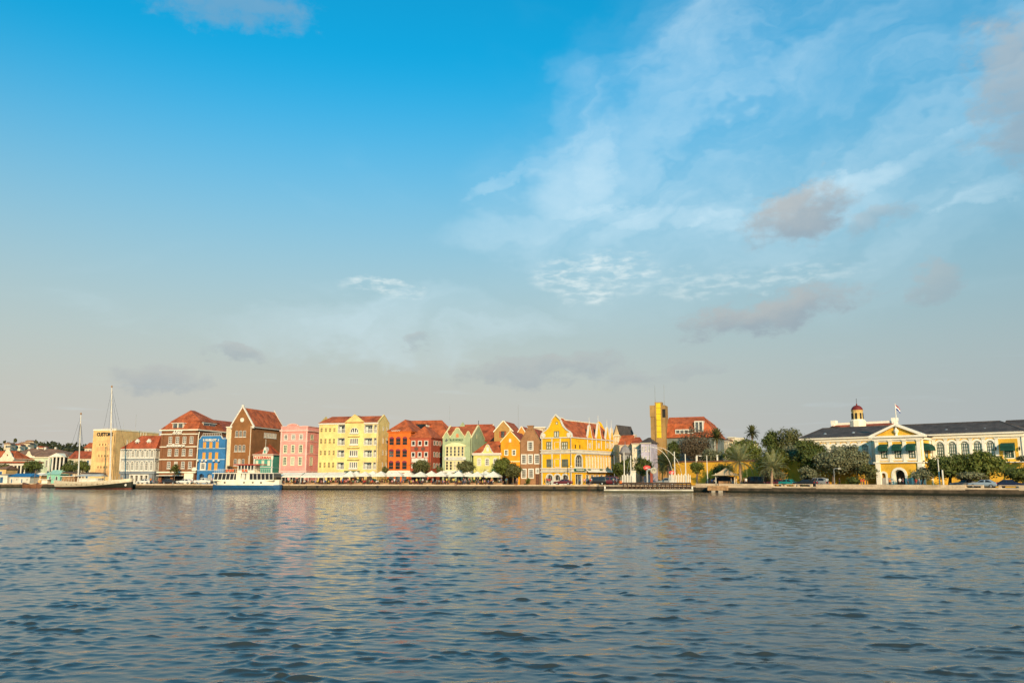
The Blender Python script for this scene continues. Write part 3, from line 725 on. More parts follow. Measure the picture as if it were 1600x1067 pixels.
t1 = b.text('ACKERMAN', tint('sign_red', (.45, .05, .035)), 396.5, 712.6, 423.6, 717, .16, bold=.03)
xr, zr = b.f(409, 697.5, 3)
b.hip('tile2', b.H, (b.W * .5, 3, zr), (b.W * .5, b.L - .5, zr + .6), .4)
x = b.f(413.5, 705)[0]; z = b.f(413.5, 710)[1]; d = MB(); d.prism([(x - .75, z), (x + .75, z), (x + .5, z + .9), (x + .35, z + 1.7), (x, z + 2.1), (x - .35, z + 1.7), (x - .5, z + .9)], b.fn('f'), -1.6, -.1)
d.cur = 1; d.prism([(x - .25, z + .4), (x + .25, z + .4), (x + .25, z + 1.2), (x - .25, z + 1.2)], b.fn('f'), -.1, -.07); d.cur = 2; d.tube([(x, .4, z + 2), (x, .4, z + 4.2)], .05)
d.build('dormer', ['white', w_teal, 'white'], b.root)

# ---- pink house
w_pnk = wallm('rose_pink', (.72, .29, .25)); pk = tint('pale_pink_trim', (.72, .42, .36))
b = Bld('pink_house', 'rose pink flat-roofed house with pale pink bands and rounded parapet centre', 'building', 435.4, 477.6, 10.8, u2=495.4)
b.H = b.f(437, 671)[1]
rows = [(678.8, 686.6), (695, 707), (713.8, 726.6)]
for i, rw_ in enumerate(rows):
    b.grid('f', [(443.2, 448.4), (455.2, 460.4), (467.2, 472.4)], [rw_], 457, 702, fm=w_cry if i else 'white', pm='glass2', bars=(2, 3), fw=.12, bw=.09, sill=.1, surround=.08)
    b.grid('r', [(484.6, 488.8)], [rw_], 486, 702, fm=w_cry, pm='glass2', bars=(2, 3), fw=.12, sill=.1)
for a in (439, 452, 465): b.win('f', b.f(a, 750)[0], .05, b.f(a + 10, 750)[0], b.f(457, 745)[1], fm='white', pm='dark', bars=(2, 1), rev=.6, name='shop_opening')
zp = b.f(437, 667.2)[1]; x0, x1 = b.f(448.8, 665)[0], b.f(466.4, 665)[0]; zt = b.f(457, 662.6)[1]; cx = (x0 + x1) / 2; hw_ = (x1 - x0) / 2
arc = [(cx + hw_ * math.cos(a * math.pi / 10), zp + (zt - zp) * math.sin(a * math.pi / 10)) for a in range(11)]
fl = b.H; b.H = zp
b.wall(w_pnk, front=[(0, 0), (b.W, 0), (b.W, zp)] + arc + [(0, zp)])
b.coping(pk, list(reversed([(b.W, zp)] + arc + [(0, zp)])), w=.2)
b.band('parapet_coping', pk, 'r', .05, b.L, zp, zp + .2, .14, -.3)
b.bandf('cornice', pk, 671.8, 674, 457, .3, flank=True)
for v0, v1 in ((688.6, 689.8), (708.6, 709.8), (735.4, 737.4)): b.bandf('string_course', pk, v0, v1, 457, .1, flank=True)
for x in (.22, b.W - .22): b.band('corner_pilaster', pk, 'f', x - .2, x + .2, 0, zp - .4, .16, 0)

# ---- large pale yellow apartment house
w_yel = wallm('pale_yellow', (.74, .55, .21)); w_lb = tint('pale_blue_wall', (.50, .58, .56))
b = Bld('yellow_apartment_house', 'long pale yellow apartment house with pointed gables, white loggias and red roof', 'apartments', 495.6, 588.8, 10.8, u2=606)
b.H = b.f(498, 661)[1]; W, L = b.W, b.L
rows4 = [(668.4, 674.6), (685, 693), (703.4, 711), (721.8, 730.4)]
b.grid('f', [(500, 503.2), (506.6, 509.8), (513.4, 516.6), (520.2, 523.4)], rows4, 510, 695, fm=w_yel, pm='glass', bars=(2, 2), fw=.05, bw=.09, rev=.07)
def loggia(u0, u1, rows, npan, vref):
    x0, x1 = b.f(u0, vref)[0], b.f(u1, vref)[0]
    for (va, vb) in rows:
        z0, z1 = b.f((u0 + u1) / 2, vb)[1], b.f((u0 + u1) / 2, va)[1]
        pts = [(x0, z0), (x1, z0), (x1, z1), (x0, z1)]; b.holes['f'].append(pts)
        g = MB(); fn = b.fn('f'); g.prism(pts, fn, -1.3, -1.2); rec = g.build('loggia', w_lb, b.root)
        fl_ = MB(); fl_.box(x0, x1, -.02, 1.2, z0 - .15, z0 + .02); fl_.box(x0 - .002, x0 + .08, .02, 1.2, z0, z1); fl_.box(x1 - .08, x1 + .002, .02, 1.2, z0, z1); fl_.box(x0, x1, .02, 1.2, z1 - .05, z1 + .02); fl_.build('loggia_lining', 'white', rec)
        for i in range(npan):
            w = (x1 - x0) * .72 / npan; xx = x0 + (x1 - x0) * .25 + i * w
            d = MB(); d.prism([(xx + .08, z0 + .03), (xx + w - .08, z0 + .03), (xx + w - .08, z1 - .4), (xx + .08, z1 - .4)], fn, -1.2, -1.12); d.build('glass_door', 'glass', rec)
        rl = MB(); rl.box(x0, x1, -.06, .02, z0 + .85, z0 + .95)
        n = max(4, int((x1 - x0) / .22))
        for i in range(n + 1): rl.box(x0 + (x1 - x0) * i / n - .035, x0 + (x1 - x0) * i / n + .035, -.05, .01, z0 + .05, z0 + .86)
        rl.build('railing', 'white', rec)
lr = [(663.4, 675.6), (684, 694.8), (702.8, 713.4), (721.8, 732.4)]
loggia(527, 538.4, lr, 2, 700); loggia(568.2, 581.6, lr, 3, 700); loggia(583.2, 588, lr, 1, 700)
bx0, bx1 = b.f(546.6, 700)[0], b.f(559.4, 700)[0]
for i, (va, vb) in enumerate([(668, 676), (684.6, 694), (703.2, 712.4), (721.4, 731.2)]):
    z0, z1 = b.f(553, vb)[1], b.f(553, va)[1]
    b.win('f', bx0, z0, bx1, z1, fm='white', pm='glass', bars=(4, 1), fw=.14, bw=.28, proud=.1, arch=.9 if i == 0 else 0)
    b.band('balcony_front', 'white', 'f', bx0 - .1, bx1 + .1, z0 - .35, z0 + .05, .35, 0)
    b.band('window_canopy', w_yel, 'f', bx0 - .5, bx1 + .5, z0 - 1.0, z0 - .75, .55, 0)
b.grid('r', [(597.4, 599), (603, 604.6)], [(666.4, 673), (684, 693), (703, 711.4), (722, 730)], 600, 695, fm='white', pm='glass', bars=(1, 1), fw=.08)
gx0, gx1 = b.f(539.4, 660)[0], b.f(569, 660)[0]; gz = b.f(556.4, 648)[1]; gc = (gx0 + gx1) / 2
fa = b.r(600, 648.6)[1]
b.wall(w_yel, front=[(0, 0), (W, 0), (W, b.H), (gx1, b.H), (gc, gz), (gx0, b.H), (0, b.H)], flank=[(0, 0), (L, 0), (L, b.H), (L / 2, fa), (0, b.H)])
zr = fa - .15
r = MB(); xl = b.f(519, 652, L / 2)[0]
r.add([(-.3, -.3, b.H), (W - .05, -.3, b.H), (W - .05, L + .3, b.H), (-.3, L + .3, b.H), (xl, L / 2, zr), (W - .05, L / 2, zr)], [(0, 1, 5, 4), (1, 2, 5), (2, 3, 4, 5), (3, 0, 4), (3, 2, 1, 0)]); r.build('roof', 'tile', b.root)
r = MB(); q = L / 2; r.add([(gx0 - .1, .02, b.H), (gx1 + .1, .02, b.H), (gc, .02, gz - .05), (gc, q, gz - .05), (gx0 - .1, q, b.H), (gx1 + .1, q, b.H)], [(0, 2, 3, 4), (2, 1, 5, 3), (0, 1, 2)]); r.build('gable_roof', 'tile', b.root)
b.coping(w_yel, [(gx0, b.H), (gc, gz)], w=.16); b.coping(w_yel, [(gc, gz), (gx1, b.H)], w=.16)
b.coping(w_yel, [(0, b.H), (L / 2, fa)], 'r', w=.16, n0=-.3); b.coping(w_yel, [(L / 2, fa), (L, b.H)], 'r', w=.16, n0=-.3)
b.bandf('cornice', 'white', 661, 663, 520, .18, x1=gx0); b.band('cornice', 'white', 'f', gx1, W, b.H - .45, b.H, .18, 0)
b.bandf('shop_awning', 'greencloth', 735.4, 738.4, 545, 1.0, x0=b.f(540, 737)[0], x1=b.f(562, 737)[0])
for i in range(7):
    x0 = .6 + i * (W - 1.2) / 7; 
    dr = MB().box(x0, x0 + 1.5, -.06, .0, .05, 2.7); dr.build('shop_door', 'darkwood', b.root)

# ---- orange house with arched windows
w_orr = wallm('vermilion_orange', (.62, .135, .018)); plum = tint('plum_fanlight', (.20, .028, .045))
b = Bld('orange_arched_house', 'vermilion orange house with three rows of arched windows and plum fanlights', 'building', 605, 640.2, 10.8, L=13)
b.H = b.f(607, 674.4)[1]
cols = [(607.8, 615.2), (618.2, 625.8), (628.6, 636)]
for v0, v1 in ((682.4, 695), (701.4, 714), (719.8, 733)):
    xs, zs = b.grid('f', cols, [(v0, v1)], 622, 708, fm=w_orr, pm='glass', arch=.5, bars=(1, 2), fw=.05, bw=.06, proud=.03, surround=.05, rev=.14)
    for x0, x1 in xs:
        pts = [(x0, zs[0][1] - .5)] + [((x0 + x1) / 2 - (x1 - x0) / 2 * math.cos(a * math.pi / 6), zs[0][1] - .5 + .55 * math.sin(a * math.pi / 6)) for a in range(1, 6)] + [(x1, zs[0][1] - .5)]
        MB().prism(pts, b.fn('f'), -.12, .10).build('fanlight', plum, b.root)
b.wall(w_orr)
b.bandf('cornice', w_orr, 673.6, 675.4, 622, .25, flank=True); b.bandf('shop_fascia', 'cream', 735, 738.5, 622, .2)
for i in range(3): b.band('shop_door', 'glass2', 'f', .5 + i * 1.8, 1.8 + i * 1.8, .05, 2.6, .05, 0)
xr, zr = b.f(632.5, 656, 3.4)
b.hip('tile', b.H + .1, (b.W * .55, 3.2, zr), (b.W * .55, 7.5, zr), .35, y1=10)
for i, (u, v) in enumerate(((612, 674), (616, 672.6), (620, 673.2), (624, 672))):
    pass
sg = MB(); pts = []
for i in range(26): x_, z_ = b.f(612 + i * .56, 673.2 - .9 * math.sin(i * 1.35) - i * .03); pts.append((x_, -.32, z_))
sg.tube(pts, .06, 5); sg.build('script_sign', 'white', b.root)

# ---- red house beside it with a long roof behind
w_red = wallm('brick_red', (.40, .085, .045)); w_red2 = wallm('brick_red_flank', (.42, .09, .045))
b = Bld('red_corner_house', 'brick red corner house with square white framed windows and blank white sign', 'building', 640.4, 672.4, 10.6, u2=691)
b.H = b.f(642, 684)[1]
cols = [(643.4, 648.4), (653.2, 658.8), (663.2, 668.6)]
b.grid('f', cols, [(688.6, 695.8), (706.4, 713.4)], 656, 700, fm='white', pm='glass', bars=(1, 1), fw=.11, surround=.06, sill=.08)
b.win('f', b.f(663, 727)[0], b.f(665, 731)[1], b.f(668.4, 727)[0], b.f(665, 724)[1], fm='white', pm='glass2', fw=.14, surround=.05)
b.win('f', b.f(643.4, 727)[0], b.f(665, 731)[1], b.f(648.8, 727)[0], b.f(665, 724)[1], fm='white', pm='glass2', fw=.14, surround=.05)
b.grid('r', [(677.6, 680), (682.2, 684.8), (686.4, 688.8)], [(689, 695.6), (706.6, 713.8), (724, 731)], 683, 700, fm='white', pm='glass', bars=(1, 1), fw=.1, surround=.08, rev=.07)
b.wall(w_red)
b.bandf('sign_board', 'white', 715.6, 722.4, 656, .15, x0=b.f(643.4, 719)[0], x1=b.f(668, 719)[0])
for u in (650.6, 661): 
    x, z = b.f(u, 701); e = MB(); e.prism([(x + .7 * math.cos(a) * (1 if a_ % 2 else .7), z + .6 * math.sin(a) * (1 if a_ % 2 else .75)) for a_, a in enumerate(np.linspace(0, 6.28, 13)[:-1])], b.fn('f'), 0, .08); e.build('wall_emblem', tint('bronze_relief', (.13, .06, .04)), b.root)
b.bandf('eaves', w_red, 683.4, 685, 656, .2, flank=True)
xr, zr = b.f(668, 667, b.L * .45)
b.hip('tile', b.H, (b.W * .5, 2.8, zr), (b.W * .5, b.L - 1.5, zr), .3)
for i in range(3): b.band('shop_door', 'dark', 'f', .4 + i * 1.6, 1.5 + i * 1.6, .05, 2.6, .04, 0)
# long red roof of the building behind
b2 = Bld('rear_red_roofed_house', 'long red roofed house with shed dormer rising behind orange and red houses', 'building', 634, 698, 24, L=10)
b2.H = b2.f(640, 682)[1]
b2.wall(wallm('faded_terracotta', (.45, .17, .08)))
z1 = b2.f(650, 657.6, 5)[1]
b2.hip('tile', b2.H, (b2.f(633.5, 656, 5)[0], 5, z1), (b2.f(690.5, 662, 5)[0], 5, z1), .3)
x0, x1 = b2.f(647.5, 667, .2)[0], b2.f(666, 667, .2)[0]; shed = MB(); fn = b2.fn('f')
zl, zh = b2.f(655, 671, .2)[1], b2.f(655, 662.4, .2)[1]
shed.prism([(x0 - 1.2, zl), (x1, zl), (x1, zh), (x0 - 1.2, zh)], fn, -4, -.2); shed.cur = 1; shed.prism([(x0 - 1.6, zh), (x1 + .3, zh), (x1 + .3, zh + .2), (x0 - 1.6, zh + .2)], fn, -4.5, .1)
shed.cur = 2; shed.prism([(x0, zl + .2), (x1 - .1, zl + .2), (x1 - .1, zh - .1), (x0, zh - .1)], fn, -.2, -.16); shed.build('dormer', ['cream', 'tile', 'glass'], b2.root)
am = MB(); am.tube([(b2.W - 1, 5, z1), (b2.W - 1, 5, z1 + 4.2)], .035); am.build('aerial', 'steel', b2.root)
# ---- green house with scrolled gables
w_grn = wallm('sage_green', (.34, .39, .225)); crm = tint('butter_trim', (.74, .62, .34))
b = Bld('green_gabled_house', 'sage green house with three scrolled cream edged gables and tall glazed front', 'building', 690.8, 736.6, 10.8, u2=757)
b.H = b.f(693, 684)[1]; W, L = b.W, b.L
xs = [(b.f(a, 705)[0], b.f(c, 705)[0]) for a, c in ((696.8, 700.8), (702.8, 706.8), (708.8, 712.8), (714.8, 718.8), (720.8, 724.8))]
for v0, v1 in ((697.4, 712.8), (720.4, 734.2)):
    z0, z1 = b.f(710, v1)[1], b.f(710, v0)[1]
    for x0, x1 in xs: b.win('f', x0, z0, x1, z1, fm=crm, pm='glass2' if v0 < 700 else 'glass', bars=(1, 3), fw=.08, bw=.1, proud=.12, surround=.12)
def g3(ua, ub, ut, vt, vb=684):
    xa, xb = b.f(ua, vb)[0], b.f(ub, vb)[0]; return scroll(xa, xb, b.H, b.f(ut, vt)[1])
ga = g3(703, 726.2, 714.8, 668.6); gb = g3(726.4, 736.4, 730, 674.2); gl = g3(692.2, 703, 698.5, 675.2)
fa = b.r(747, 665)[1]
b.wall(w_grn, front=[(0, 0), (W, 0), (W, b.H)] + list(reversed(gb)) + list(reversed(ga)) + list(reversed(gl)) + [(0, b.H)], flank=[(0, 0), (L, 0), (L, b.H), (L / 2, fa), (0, b.H)])
for g in (ga, gb, gl): b.coping(crm, g, w=.16, n0=-.3)
b.coping(crm, [(0, b.H), (L / 2, fa)], 'r', w=.2, n0=-.3); b.coping(crm, [(L / 2, fa), (L, b.H)], 'r', w=.2, n0=-.3)
b.coping(crm, [(0, b.H), (L / 2, fa)], 'l', w=.2, n0=-.3)
r = MB(); r.add([(.02, 0.2, b.H), (W - .05, .2, b.H), (W - .05, L + .2, b.H), (.02, L + .2, b.H), (.02, L / 2, fa - .1), (W - .05, L / 2, fa - .1)], [(0, 1, 5, 4), (1, 2, 5), (2, 3, 4, 5), (3, 0, 4), (3, 2, 1, 0)]); r.build('roof', 'tile', b.root)
for g, q in ((ga, .75), (gb, .45), (gl, .45)):
    zt = max(p[1] for p in g) - .5; c = (g[0][0] + g[-1][0]) / 2; dy = L / 2 * (zt - b.H) / max(.1, fa - b.H)
    r = MB(); r.add([(g[0][0], .1, b.H), (g[-1][0], .1, b.H), (c, .1, zt), (c, dy, zt)], [(0, 2, 3), (2, 1, 3), (0, 1, 2)]); r.build('gable_roof', 'tile', b.root)
xa, xb = b.f(695, 705)[0], b.f(728, 705)[0]
zs = b.f(710, 696.4)[1]; ped = [(xa, zs - .1)] + [(xa + (xb - xa) * i / 8, zs + .75 * math.sin(i * math.pi / 8) + .1) for i in range(9)] + [(xb, zs - .1)]
MB().prism(ped, b.fn('f'), 0, .2).build('segment_pediment', crm, b.root)
b.bandf('sign_board', 'white', 713.8, 718.8, 710, .22, x0=xa, x1=xb)
tx = MB(); x0, x1 = b.f(702, 716)[0], b.f(723, 716)[0]; z = b.f(710, 716.2)[1]; rr = random.Random(3); x = x0
while x < x1:
    w_ = rr.uniform(.12, .4); tx.box(x, x + w_, -.24, -.22, z - .05, z + .06); x += w_ + .1
sbm = tint('sign_grey', (.10, .10, .10)); tx.build('small_print', sbm, b.root)
x, z = b.f(699.2, 716.4); MB().prism([(x + .3 * math.cos(a), z + .3 * math.sin(a)) for a in np.linspace(0, 6.28, 13)[:-1]], b.fn('f'), .22, .25).build('round_emblem', sbm, b.root)
b.text('BLUE WORLD', tint('sign_dark_green', (.03, .09, .06)), 703, 685.4, 723.6, 688.8, .06, bold=.02)
bd = MB(); x, z = b.f(698.8, 687); bd.prism([(x - .7, z - .3), (x - .2, z - .5), (x + .9, z + .6), (x + .1, z - .05), (x - .3, z + .45), (x - .35, z + .05)], b.fn('f'), 0, .06); bd.build('bird_emblem', sbm, b.root)
x, z = b.f(714.6, 680.6); MB().prism([(x - .35, z - .4), (x + .35, z - .4), (x + .35, z + .35), (x, z + .6), (x - .35, z + .35)], b.fn('f'), 0, .07).build('shield_emblem', tint('shield_orange', (.62, .20, .08)), b.root)
b.bandf('shop_fascia', 'white', 735, 738, 710, .3)
for i in range(4): b.band('shop_door', 'dark', 'f', .5 + i * 1.7, 1.7 + i * 1.7, .05, 2.5, .04, 0)
vn = MB(); y, z = b.r(745, 682); vn.prism([(y - .15, z - .5), (y + .15, z - .5), (y + .15, z + .6), (y - .15, z + .6)], b.fn('r'), 0, .04); vn.build('attic_slit', crm, b.root)
MB().tube([(W, L / 2, fa), (W, L / 2, fa + 1.4)], .07).build('gable_finial', 'black', b.root)
b2 = Bld('rear_green_house', 'house with dark green gable tip and red roof behind the green gabled house', 'building', 722, 772, 27, L=9)
b2.H = b2.f(760, 690)[1]; b2.wall(wallm('moss_green', (.10, .20, .10)))
zr = b2.f(745, 663.5, 4.5)[1]; b2.hip('tile2', b2.H, (b2.f(727, 662, 4.5)[0], 4.5, zr), (b2.f(771, 665, 4.5)[0], 4.5, zr), .2)
b2.coping('white', [(b2.W - 1.5, b2.H + .3), (b2.f(771, 665, 4.5)[0] + .2, zr)], w=.3, n0=-4.6, n1=-4.2)
gt = MB(); x, z = b2.f(722.8, 661.5, 4.3); gt.prism([(x - 1, z - 1), (x + 1, z - 1), (x, z + .4)], b2.fn('f'), -4.8, -4.2); gt.build('gable_tip', w_grn, b2.root)

# ---- low yellow-green cottage
w_lim = wallm('lime_yellow', (.58, .52, .17))
b = Bld('lime_cottage', 'low lime yellow cottage with white scrolled roof dormer and red hipped roof', 'building', 739.4, 782, 10.2, L=8)
b.H = b.f(742, 710.5)[1]; W, L = b.W, b.L
b.grid('f', [(745.8, 751.4), (757.6, 763.6), (771, 776.6)], [(715.8, 727)], 760, 721, fm='white', pm='glass2', bars=(2, 3), fw=.12, bw=.14, surround=.1, arch=.25)
b.wall(w_lim)
b.bandf('cornice', 'white', 707.6, 711, 760, .3)
xr, zr = b.f(762, 690, L / 2)
b.hip('tile', b.H + .2, (b.f(763, 690, L / 2)[0], L / 2, zr), (W + .2, L / 2, zr), .35)
x0, x1 = b.f(753, 707)[0], b.f(770.4, 707)[0]; zt = b.f(762, 694.8)[1]; g = scroll(x0, x1, b.H + .2, zt)
d = MB(); d.prism(g, b.fn('f'), -.35, .05); dm = d.build('scrolled_dormer', w_lim, b.root); b.coping('white', g, w=.13, n0=-.4, n1=.12, parent=dm)
r = MB(); c = (x0 + x1) / 2; r.add([(x0 + .4, .3, b.H), (x1 - .4, .3, b.H), (c, .3, zt - .6), (c, 3.2, zt - .6)], [(0, 2, 3), (2, 1, 3)]); r.build('dormer_roof', 'tile', b.root)
x, z = b.f(762, 702); MB().prism([(x - .35, z - .5), (x + .35, z - .5), (x + .35, z + .4), (x, z + .7), (x - .35, z + .4)], b.fn('f'), .05, .09).build('dormer_window', 'white', b.root)
for i in range(4): b.band('shop_door', 'dark', 'f', .5 + i * 1.6, 1.6 + i * 1.6, .05, 2.5, .04, 0)

# ---- mustard gable behind
w_mus = wallm('mustard', (.42, .23, .07))
b = Bld('mustard_rear_house', 'mustard gabled house with red roof behind the orange and lime houses', 'building', 771.8, 801, 21, L=12)
b.H = b.f(773, 674.5)[1]; W = b.W; ap = (W * .5, b.f(787, 658)[1])
b.grid('f', [(783, 788.4)], [(673.4, 683.4)], 785, 678, fm='darkwood', pm='glass2', bars=(2, 2), fw=.12, shut='tile')
b.wall(w_mus, front=[(0, 0), (W, 0), (W, b.H), ap, (0, b.H)])
b.gable_roof('tile', [(-.2, b.H - .2), ap, (W + .2, b.H - .2)], .02, b.L)
b.coping('cream', [(-.1, b.H - .1), ap], w=.25); b.coping('cream', [ap, (W + .1, b.H - .1)], w=.25)
b = Bld('amber_rear_house', 'small amber gable and red roof peeping out behind the orange gabled house', 'building', 806, 824, 26, L=12)
b.H = b.f(808, 682)[1]; W = b.W; ap = (W * .5, b.f(813, 666.5)[1]); b.wall(wallm('amber', (.55, .25, .05)), front=[(0, 0), (W, 0), (W, b.H), ap, (0, b.H)])
b.gable_roof('tile2', [(-.2, b.H - .2), ap, (W + .2, b.H - .2)], .02, 12); b.coping('cream', [(-.1, b.H), ap], w=.2); b.coping('cream', [ap, (W + .1, b.H)], w=.2)
MB().tube([(0, 3, b.H), (0, 3, b.H + 9)], .04).build('aerial', 'steel', b.root)

# ---- orange gabled house
w_org = wallm('marigold_orange', (.72, .28, .015))
b = Bld('orange_gabled_house', 'marigold orange house with plain pointed gable edged in cream behind big tree', 'building', 782.2, 813, 10.2, L=13)
b.H = b.f(783, 691)[1]; W = b.W; ap = (W * .49, b.f(797, 673.8)[1])
b.grid('f', [(788.4, 793.8), (800.2, 805.8)], [(702.6, 711.2)], 797, 707, fm='cream', pm='glass2', bars=(2, 2), fw=.12, surround=.06)
x, z = b.f(797, 687.6); b.win('f', x - .3, z - .5, x + .3, z + .4, fm='white', pm='white', arch=.2, fw=.08, rev=.1)
b.wall(w_org, front=[(0, 0), (W, 0), (W, b.H), ap, (0, b.H)])
b.gable_roof('tile2', [(-.1, b.H - .1), ap, (W + .1, b.H - .1)], .05, b.L)
b.coping(crm, [(0, b.H), ap], w=.2); b.coping(crm, [ap, (W, b.H)], w=.2)
MB().lathe([(.1, ap[1]), (.35, ap[1] + .25), (.25, ap[1] + .55), (.05, ap[1] + .7)], 8, (ap[0], 0)).build('gable_finial', crm, b.root)
b.bandf('string_course', crm, 720, 721.6, 797, .1)
for i in range(3): b.band('shop_door', 'darkwood', 'f', .5 + i * 1.5, 1.5 + i * 1.5, .05, 2.5, .05, 0)

# ---- narrow brown brick house
w_br2 = wallm('tawny_brick', (.31, .155, .075), kind='brick', var=.15)
b = Bld('narrow_brick_house', 'narrow tawny brick house with chimney topped gable and white framed windows', 'building', 813.2, 844.6, 9.6, L=12)
b.H = b.f(814, 691)[1]; W = b.W; zt = b.f(828, 669.4)[1]
def w3(rects, **k):
    for a, c, v0, v1 in rects:
        um, vm = (a + c) / 2, (v0 + v1) / 2; b.win('f', b.f(a, vm)[0], b.f(um, v1)[1], b.f(c, vm)[0], b.f(um, v0)[1], **k)
w3([(825, 832.6, 690, 703), (815.2, 822, 710.4, 724), (825.4, 831.8, 710.4, 723.6), (835.6, 842.6, 710.2, 724), (815.2, 822, 733, 746.6), (826.4, 833.2, 732.8, 746.4), (837.6, 842.4, 732.2, 739)], fm='white', pm='glass', bars=(3, 4), fw=.13, bw=.07, surround=.16, proud=.06)
b.win('f', b.f(837.2, 748)[0], .02, b.f(842, 748)[0], b.f(840, 740.8)[1], fm='darkwood', pm=tint('brown_door', (.14, .05, .025)), bars=(1, 3), fw=.1, name='door')
xl, xr = b.f(824.4, 669)[0], b.f(833, 669)[0]
b.wall(w_br2, front=[(0, 0), (W, 0), (W, b.H), (xr, zt), (xl, zt), (0, b.H)])
b.gable_roof('tile2', [(-.05, b.H - .15), ((xl + xr) / 2 - .4, zt), ((xl + xr) / 2 + .4, zt), (W + .05, b.H - .15)], .06, b.L)
b.coping('wood', [(0, b.H), (xl, zt)], w=.14); b.coping('wood', [(xr, zt), (W, b.H)], w=.14)
zc = b.f(828, 664.6)[1]; c = MB(); c.box(xl + .05, xr - .05, -.12, .9, zt - .3, zc - .25); c.box(xl - .1, xr + .1, -.25, 1.0, zc - .25, zc); c.build('chimney', w_br2, b.root)
b = Bld('rear_stucco_house', 'pale stucco attic and dark red roof between brick house and yellow corner house', 'building', 834, 852, 24, L=8)
b.H = b.f(840, 668)[1]; b.wall(wallm('pale_stucco', (.55, .45, .33))); b.bandf('cornice', 'cream', 667, 668.4, 840, .2)
r = MB(); r.box(-.5, b.W, -3, -.05, b.f(840, 690)[1], b.f(840, 676)[1]); r.build('lean_to_roof', 'tile2', b.root)

# ---- yellow corner house with curved gable
w_pen = wallm('golden_yellow', (.80, .42, .012)); TP = R(33)
b = Bld('golden_corner_house', 'ornate golden yellow corner house with white curved gable and balustrades', 'building', 846.2, 893.6, 9.6, th=TP, u2=960)
b.H = b.f(847, 684)[1]; W, L = b.W, b.L
def w4(rects, **k):
    for a, c, v0, v1 in rects:
        um, vm = (a + c) / 2, (v0 + v1) / 2; b.win('f', b.f(a, vm)[0], b.f(um, v1)[1], b.f(c, vm)[0], b.f(um, v0)[1], **k)
gm_ = tint('olive_grey_frame', (.16, .16, .09))
w4([(854, 863, 690.2, 701.6), (877.4, 887, 690.2, 701.6)], fm=gm_, pm='white', bars=(3, 2), fw=.14, bw=.22, surround=.05)
w4([(865.6, 873.6, 673.6, 682.6)], fm=gm_, pm='white', bars=(2, 1), fw=.14, bw=.3, surround=.05)
w4([(868.4, 871.6, 658.8, 663.2)], fm=gm_, pm='cream', bars=(1, 1), fw=.1)
w4([(854.2, 864, 717.4, 729.6), (878, 887.6, 717.4, 729.6)], fm=gm_, pm='glass2', bars=(4, 5), fw=.12, bw=.06, surround=.05)
zc_ = b.f(868, 756.8)[1]
for uc in (859, 871, 883): 
    x0, x1 = b.f(uc - 4.6, 750)[0], b.f(uc + 4.6, 750)[0]
    b.win('f', x0, .05, x1, b.f(uc, 741)[1], arch=(x1 - x0) / 2, fm='white', pm='glass', bars=(2, 1), fw=.1, surround=.28, rev=.5, name='shop_arch')
    MB().prism([(x0 + .15, .1), (x1 - .15, .1), (x1 - .15, 1.1), (x0 + .15, 1.1)], b.fn('f'), -.42, -.38).build('shop_display', 'white', b.root)
# flank: one big arch, then an arcade of narrow arches, windows above
z0, z1 = b.r(904, 730)[1], b.r(904, 709.4)[1]
y0, y1 = b.r(898.6, 720)[0], b.r(909.6, 720)[0]
b.win('r', y0, z0, y1, z1, arch=(z1 - z0) * .42, fm='white', pm='glass2', bars=(3, 2), fw=.16, surround=.25, proud=.1)
za, zb = b.r(935, 736)[1], b.r(935, 712)[1]
ya, yb = b.r(914, 720)[0], b.r(957.5, 720)[0]; n = 10; wv = (yb - ya) / n
for i in range(n):
    q0 = ya + i * wv + wv * .2; q1 = ya + (i + 1) * wv - wv * .2
    b.win('r', q0, za, q1, zb, arch=(q1 - q0) / 2, fm='white', pm=w_pen, bars=(1, 4), fw=.05, surround=.03, proud=.06, bw=.10, name='arcade_opening', rev=.3)
for y in (b.r(897.5, 695)[0], b.r(904.4, 695)[0]):
    b.win('r', y, b.r(900, 701)[1], y + 1.0, b.r(900, 694)[1], fm=w_pen, pm='glass', fw=.1)
ug = [(921.5, 665, 1.25), (935.5, 662, 1.45), (949.2, 668, 1.2), (956, 669, .9)]
for (u, v, hw_) in ug:
    y = b.r(u, 690)[0]
    for q in ((y - .55, y - .1), (y + .1, y + .55)): b.win('r', q[0], b.r(u, 700)[1], q[1], b.r(u, 692)[1], fm='white', pm='glass', bars=(1, 3), fw=.06, bw=.05)
for i in range(6):
    q0 = ya + i * (yb - ya) / 6 + .3; b.win('r', q0, .05, q0 + (yb - ya) / 6 - .7, 2.5, fm='white', pm='glass2', bars=(2, 1), fw=.1, rev=.4, name='shop_opening')
b.win('r', y0, .05, y1, 2.6, fm='white', pm='glass2', bars=(2, 1), fw=.1, rev=.4, name='shop_opening')
apz = b.f(870, 650)[1]
gp_ = bell(.02, W - .02, b.H, apz)
b.wall(w_pen, front=[(0, 0), (W, 0), (W, b.H)] + list(reversed(gp_)) + [(0, b.H)])
b.coping('white', gp_, w=.26, n0=-.4, n1=.16)
cp = MB(); 
for sx in (-1, 1): cp.prism([(W / 2, apz + .1), (W / 2 + sx * 1.35, apz - 1.15), (W / 2 + sx * 1.35, apz - .85), (W / 2, apz + .55)][::sx], b.fn('f'), -.3, .3)
cp.build('gable_cap', 'white', b.root)
for x in (.7, W - .7): MB().prism([(x + .55 * math.cos(a), b.H + .6 + .55 * math.sin(a)) for a in np.linspace(0, 6.28, 15)[:-1]], b.fn('f'), -.2, .2).build('gable_volute', 'white', b.root)
